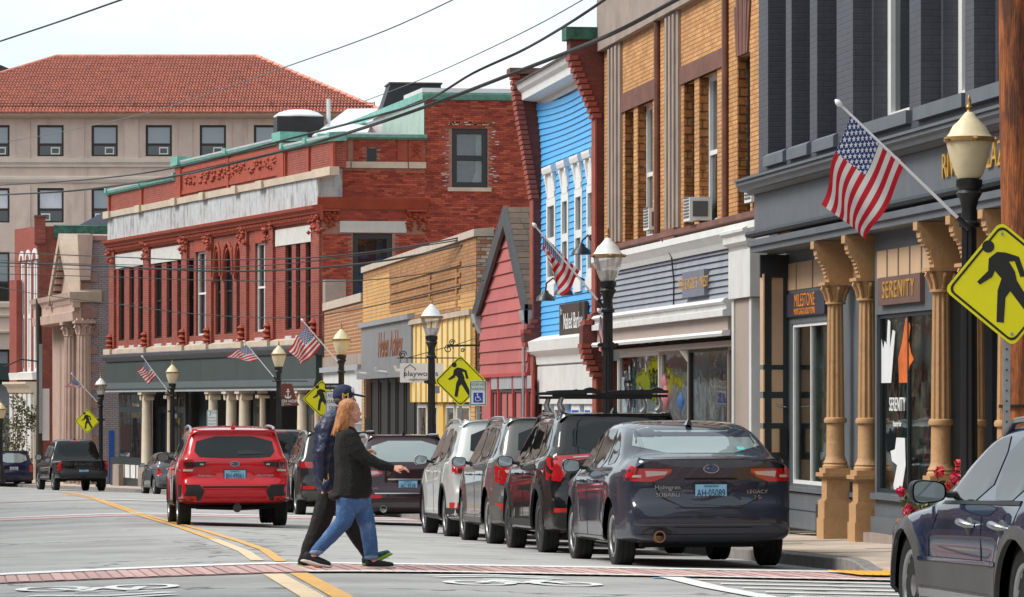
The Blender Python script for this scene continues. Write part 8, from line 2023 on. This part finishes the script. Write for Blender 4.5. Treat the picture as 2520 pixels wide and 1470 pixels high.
def hand(f, wrist, dir_, up, curl, side=1, k=1.0):
    """Palm, four unequal curled fingers and a thumb leaving the side of the palm."""
    d = Vector(dir_).normalized(); u = Vector(up); u = (u - d * u.dot(d)).normalized(); r = d.cross(u) * side; w = Vector(wrist)
    P = lambda a, b_, c: tuple(w + (d * a + u * b_ + r * c) * k)
    f.chain([(P(-.02, 0, 0), (.027 * k,) * 3), (P(.03, 0, 0), (.030 * k,) * 3), (P(.075, 0, -.0), (.029 * k,) * 3)]); f.chain([(P(.05, 0, -.024), .017 * k), (P(.085, 0, -.028), .015 * k)]); f.chain([(P(.05, 0, .024), .017 * k), (P(.085, 0, .028), .015 * k)])
    for i, (off, ln) in enumerate(((.030, .068), (.010, .078), (-.010, .073), (-.029, .058))):
        a0 = curl * (.6 + .1 * i); p = Vector((.088, 0, off)); pts = [(P(*p), .0105 * k)]; ang = -a0 * .5
        for sg in (.45, .32, .23):
            p = p + Vector((math.cos(ang) * ln * sg, math.sin(ang) * ln * sg, off * .1)); pts.append((P(*p), .0092 * k)); ang -= a0 * .9
        f.chain(pts, .5)
    f.chain([(P(.02, -.005, .03), .013 * k), (P(.045, -.018, .052), .0115 * k), (P(.072, -.03, .056), .0095 * k)], .5)
def head(f, c, k=1.0, jaw=1.0):
    """Head looking along +x from centre c."""
    P = lambda x, y, z: (c[0] + x * k, c[1] + y * k, c[2] + z * k)
    f.ball(P(-.008, 0, .035), (.094 * k, .076 * k, .088 * k)); f.ball(P(.02, 0, -.03), (.072 * k, .064 * k, .085 * k)); f.ball(P(.055, 0, -.085), (.034 * k, .036 * k, .026 * k)); f.chain([(P(.04, -.045, -.06), .022 * k), (P(.062, 0, -.09), .02 * k), (P(.04, .045, -.06), .022 * k)])
    f.chain([(P(.078, 0, .012), .010 * k), (P(.099, 0, -.022), .0135 * k)], .4); f.chain([(P(.095, -.012, -.026), .010 * k), (P(.095, .012, -.026), .010 * k)])
    f.chain([(P(.076, -.03, .028), .012 * k), (P(.082, 0, .026), .012 * k), (P(.076, .03, .028), .012 * k)]); f.chain([(P(.078, -.02, -.054), .009 * k), (P(.087, 0, -.053), .010 * k), (P(.078, .02, -.054), .009 * k)]); f.chain([(P(.076, -.016, -.066), .009 * k), (P(.083, 0, -.067), .010 * k), (P(.076, .016, -.066), .009 * k)])
    f.ball(P(.05, -.042, -.022), (.03 * k, .026 * k, .026 * k)); f.ball(P(.05, .042, -.022), (.03 * k, .026 * k, .026 * k))
    for sy in (-1, 1): f.chain([(P(-.012, sy * .078, .018), (.017 * k, .009 * k, .02 * k)), (P(-.006, sy * .078, -.02), (.013 * k, .008 * k, .014 * k))])
def eyes(parent, c, k=1.0):
    for sy in (-1, 1):
        e = MB().lathe([(0, -.011), (.008, -.008), (.011, 0), (.008, .008), (0, .011)], 10, (c[0] + .071 * k, c[1] + sy * .031 * k, c[2] + .004 * k), 'x').build('eye', M['eye_white'], parent, 60)
        MB().lathe([(.0055, 0), (.0, .003)], 10, (c[0] + .081 * k, c[1] + sy * .031 * k, c[2] + .004 * k), 'x').build('iris', M['eye_dark'], e)
def shoe(parent, heel, toe, mat, sole, width=.046, h=.075, low=False):
    a, c = Vector(heel), Vector(toe); d = (c - a).normalized(); sd = Vector((0, 1, 0)); up = sd.cross(d) * -1
    if up.z < 0: up = -up
    f = Flesh(); L = (c - a).length
    P = lambda t, z_: tuple(a + d * (L * t) + up * z_)
    f.chain([(P(.10, .05), (.042, width * .82, h * .72)), (P(.35, .045), (.045, width * .85, h * .55)), (P(.65, .036), (.05, width, .038)), (P(.90, .032), (.036, width * .85, .028))], .35)
    s_ = f.build('shoe', mat, parent, .008, 3); g = Flesh()
    g.chain([(P(.06, .008), (.05, width * 1.0, .016)), (P(.5, .006), (.05, width * 1.05, .016)), (P(.96, .012 if not low else .008), (.04, width * 1.0, .015))], .35); g.build('sole', sole, s_, .007, 2)

# ------------------------------------------------------------------ woman in the black cardigan
S1 = 254.5
gp = at_d(860, 1400, 37.5); gp.z = road_z(gp.x, gp.y) + .016
wm = thing('person', 'person with long copper hair in black cardigan and cuffed jeans crossing the street', 'person', gp, -YAW)
def q(cx, cy): return ((706.4 + .3507 * cx - 860) / S1, (1400 - (916.3 + .3507 * cy)) / S1)
def w3(cx, cy, y): a = q(cx, cy); return (a[0], y, a[1])
hc = w3(447, 285, 0); f = Flesh(); head(f, (hc[0], 0, hc[2]), .98)
f.chain([((hc[0] - .01, 0, hc[2] - .07), .052), (w3(430, 420, 0), .06), (w3(440, 470, 0), (.10, .15, .08)), (w3(455, 640, 0), (.15, .16, .12)), (w3(470, 800, 0), (.16, .18, .12)), (w3(470, 900, 0), (.13, .17, .1))])
RA = [(w3(440, 455, -.17), .052), (w3(548, 610, -.20), .042), (w3(690, 668, -.20), .034), (w3(745, 678, -.20), .026)]
LA = [(w3(440, 455, .17), .052), (w3(480, 590, .2), .042), (w3(535, 575, .2), .03)]
f.chain(RA); f.chain(LA); hand(f, w3(750, 680, -.2), (1, .0, .05), (0, -.3, 1), .7, 1); hand(f, w3(538, 572, .2), (1, 0, .2), (0, .2, 1), 1.2, -1, .85)
RL_ = [(w3(440, 900, -.09), .10), (w3(392, 1075, -.09), .062), (w3(205, 1270, -.08), .038), (w3(160, 1330, -.08), .035)]
LL_ = [(w3(500, 900, .08), .10), (w3(562, 1085, .08), .06), (w3(600, 1300, .08), .04), (w3(605, 1340, .08), .036)]
f.chain(RL_); f.chain(LL_); f.chain([(w3(160, 1330, -.08), .035), (w3(230, 1365, -.08), .03)]); f.chain([(w3(600, 1345, .08), .035), (w3(680, 1365, .08), .03)])
bd = f.build('body', M['skin_a'], wm, .0085, 3); eyes(bd, (hc[0], 0, hc[2]), .98)
f = Flesh()                                             # jeans
f.chain([(w3(470, 860, 0), (.15, .175, .1)), (w3(465, 930, 0), (.15, .17, .1))])
f.chain([(w3(432, 900, -.09), (.125, .105, .1)), (w3(405, 1050, -.09), (.09, .085, .08)), (w3(300, 1165, -.085), (.075, .07, .065)), (w3(212, 1258, -.08), (.062, .06, .055))])
f.chain([(w3(510, 900, .08), (.115, .10, .1)), (w3(560, 1080, .08), (.085, .08, .08)), (w3(580, 1200, .08), (.078, .07, .06)), (w3(588, 1310, .08), (.072, .066, .03))])
f.build('jeans', M['denim'], wm, .010, 4, .012, .09)
for (a, c, y) in (((188, 1250), (245, 1285), -.08), ((538, 1308), (638, 1306), .08)):
    f = Flesh(); m_ = ((a[0] + c[0]) / 2, (a[1] + c[1]) / 2); tilt = .02 if y < 0 else 0
    p = Vector(w3(*m_, y)); f.ball(p + Vector((0, 0, .01)), (.072, .066, .028)); f.ball(p + Vector((-.012 if y < 0 else 0, 0, -.004)), (.072, .066, .026)); f.build('jeans_cuff', M['denim_cuff'], wm, .008, 3)
f = Flesh()                                             # long cardigan
f.chain([(w3(430, 415, 0), (.075, .10, .05)), (w3(425, 455, 0), (.12, .20, .08)), (w3(440, 560, 0), (.165, .20, .10)), (w3(462, 680, 0), (.182, .205, .10)), (w3(462, 790, 0), (.195, .215, .09)), (w3(450, 870, 0), (.195, .215, .06))])
f.ball(w3(350, 878, 0), (.09, .19, .05)); f.ball(w3(540, 845, 0), (.09, .19, .06))
f.chain([(w3(430, 460, -.17), .082), (w3(500, 550, -.205), .076), (w3(560, 612, -.21), .066), (w3(660, 655, -.205), .056), (w3(738, 680, -.20), .043)]); f.chain([(w3(430, 460, .17), .08), (w3(485, 590, .21), .07), (w3(525, 575, .2), .045)])
f.build('cardigan', M['knit_black'], wm, .012, 4, .022, .12)
f = Flesh(); rs = random.Random(4)                      # loose hair over shoulders
f.ball((hc[0] - .03, 0, hc[2] + .045), (.098, .092, .088)); f.ball((hc[0] - .055, 0, hc[2] - .005), (.085, .096, .085))
for k in range(46):
    a = R(95 + 170 * (k / 45)); r0 = .085; sx, sy = math.cos(a), math.sin(a)
    p0 = Vector((hc[0] - .03 + sx * .075, sy * .088, hc[2] + .03 + rs.uniform(-.02, .03))); ln = rs.uniform(.15, .24) + (.06 if abs(sy) < .6 else 0)
    p1 = p0 + Vector((-.025 + rs.uniform(-.012, .012), sy * .012, -ln * .5)); p2 = p0 + Vector((-.055 + rs.uniform(-.035, .03), sy * .02 + rs.uniform(-.02, .02), -ln)); 
    f.chain([(tuple(p0), .020), (tuple(p1), .019), (tuple(p2), .007)], .6)
for k in range(7):
    z0 = hc[2] - .0 - .02 * k; f.chain([((hc[0] - .02, -.09, z0 + .04), .015), ((hc[0] - .02 - .01 * k, -.098, z0 - .06), .014), ((hc[0] - .05 + .03 * (k % 2), -.10, z0 - .14), .008)], .6)
f.build('hair', M['hair_copper'], wm, .0075, 1, .006, .03)
shoe(wm, Vector(w3(118, 1330, -.08)) + Vector((0, 0, .0)), Vector(w3(300, 1378, -.08)), M['canvas_black'], M['sole_white']); shoe(wm, Vector(w3(558, 1388, .08)), Vector(w3(742, 1384, .08)), M['canvas_black'], M['sole_white'], low=True)
# ------------------------------------------------------------------ man in the navy puffer jacket, just beyond her
S2 = FPX / 38.25
gp2 = at_d(830, 1392, 38.25); gp2.z = road_z(gp2.x, gp2.y) + .016
mn = thing('person', 'person in navy cap and quilted navy jacket walking beside the copper haired walker', 'person', gp2, -YAW)
def q2(cx, cy): return ((706.4 + .3507 * cx - 830) / S2, (1392 - (916.3 + .3507 * cy)) / S2)
def m3(cx, cy, y): a = q2(cx, cy); return (a[0], y, a[1])
hc = m3(405, 185, 0); f = Flesh(); head(f, (hc[0], 0, hc[2]), 1.04)
f.chain([((hc[0] - .015, 0, hc[2] - .08), .06), (m3(370, 300, 0), .065), (m3(320, 360, 0), (.11, .17, .08)), (m3(300, 520, 0), (.15, .17, .12)), (m3(310, 740, 0), (.14, .16, .12)), (m3(320, 840, 0), (.13, .16, .1))])
f.chain([(m3(310, 370, -.19), .06), (m3(270, 560, -.23), .048), (m3(268, 740, -.23), .033)]); f.chain([(m3(310, 370, .19), .06), (m3(340, 560, .23), .048), (m3(430, 680, .23), .033)])
hand(f, m3(270, 745, -.23), (.15, 0, -1), (1, 0, .1), .9, 1); hand(f, m3(436, 690, .23), (1, 0, -.5), (0, 0, 1), .8, -1)
f.chain([(m3(310, 840, -.09), .10), (m3(215, 1090, -.09), .062), (m3(130, 1310, -.09), .04), (m3(130, 1345, -.09), .036), (m3(220, 1362, -.09), .032)]); f.chain([(m3(350, 840, .09), .10), (m3(465, 1110, .09), .062), (m3(575, 1290, .09), .04), (m3(590, 1320, .09), .035), (m3(660, 1300, .09), .03)])
bd = f.build('body', M['skin_b'], mn, .0085, 3); eyes(bd, (hc[0], 0, hc[2]), 1.04)
f = Flesh(); f.chain([(m3(318, 800, 0), (.15, .18, .1)), (m3(320, 880, 0), (.15, .18, .1))]); f.chain([(m3(300, 870, -.09), (.125, .105, .1)), (m3(225, 1085, -.09), (.098, .088, .08)), (m3(160, 1230, -.09), (.082, .075, .07)), (m3(128, 1325, -.09), (.07, .066, .05))]); f.chain([(m3(360, 870, .09), (.125, .105, .1)), (m3(465, 1105, .09), (.095, .088, .08)), (m3(530, 1215, .09), (.08, .075, .07)), (m3(578, 1300, .09), (.066, .066, .045))])
f.build('trousers', M['trouser_black'], mn, .011, 4, .014, .1)
f = Flesh(); f.chain([(m3(368, 265, 0), (.082, .085, .04)), (m3(335, 320, 0), (.13, .19, .07)), (m3(315, 400, 0), (.175, .22, .10)), (m3(308, 560, 0), (.19, .225, .10)), (m3(312, 700, 0), (.19, .225, .10)), (m3(318, 800, 0), (.17, .21, .07))], .3, (.028, .11))
f.chain([(m3(300, 375, -.19), .10), (m3(262, 560, -.25), .088), (m3(262, 730, -.245), .06)], .3, (.03, .11)); f.chain([(m3(310, 375, .19), .10), (m3(345, 560, .25), .088), (m3(425, 675, .24), .06)], .3, (.03, .11))
f.build('puffer_jacket', M['puffer_navy'], mn, .010, 2, .012, .05)
f = Flesh(); f.ball((hc[0] - .01, 0, hc[2] + .055), (.112, .094, .09)); f.ball((hc[0] - .035, 0, hc[2] + .03), (.09, .092, .07)); cp = f.build('cap', M['cap_navy'], mn, .008, 3)
f = Flesh(); f.chain([((hc[0] + .07, 0, hc[2] + .045), (.05, .075, .008)), ((hc[0] + .15, 0, hc[2] + .03), (.045, .062, .007)), ((hc[0] + .19, 0, hc[2] + .018), (.02, .045, .006))], .25); f.build('cap_peak', M['cap_navy'], cp, .006, 2)
lettering('M', .075, M['maize'], cp, (hc[0] + .01, -.099, hc[2] + .025), 0, .004, 1.3, name='cap_letter'); lettering('B', .06, M['letter_white'], cp, (hc[0] + .085, -.068, hc[2] + .08), R(40), .004, 1.2, name='cap_letter')
f = Flesh(); f.ball((hc[0] - .045, 0, hc[2] - .01), (.068, .083, .06)); f.build('hair', M['hair_grey'], mn, .009, 2, .006, .02)
shoe(mn, Vector(m3(85, 1362, -.09)), Vector(m3(295, 1364, -.09)), M['runner_blue'], M['sole_green'], .05, .085, True); shoe(mn, Vector(m3(545, 1362, .09)), Vector(m3(725, 1282, .09)), M['runner_blue'], M['sole_green'], .05, .085)
t = m3(282, 765, -.30); bg_ = thing('camera_pouch', 'small navy pouch hanging from the hand of the capped walker', 'pouch', gp2 + Matrix.Rotation(-YAW, 3, 'Z') @ Vector((t[0], t[1], t[2] - .05)), -YAW)
f = Flesh(); f.ball((0, 0, 0), (.05, .03, .065)); f.ball((.015, 0, .03), (.045, .03, .05)); f.build('pouch', M['puffer_navy'], bg_, .008, 2); MB().tube([(-.02, 0, .05), (-.01, .02, .13), (.02, .02, .13), (.03, 0, .05)], .006, 5).build('strap', M['maize'], bg_)
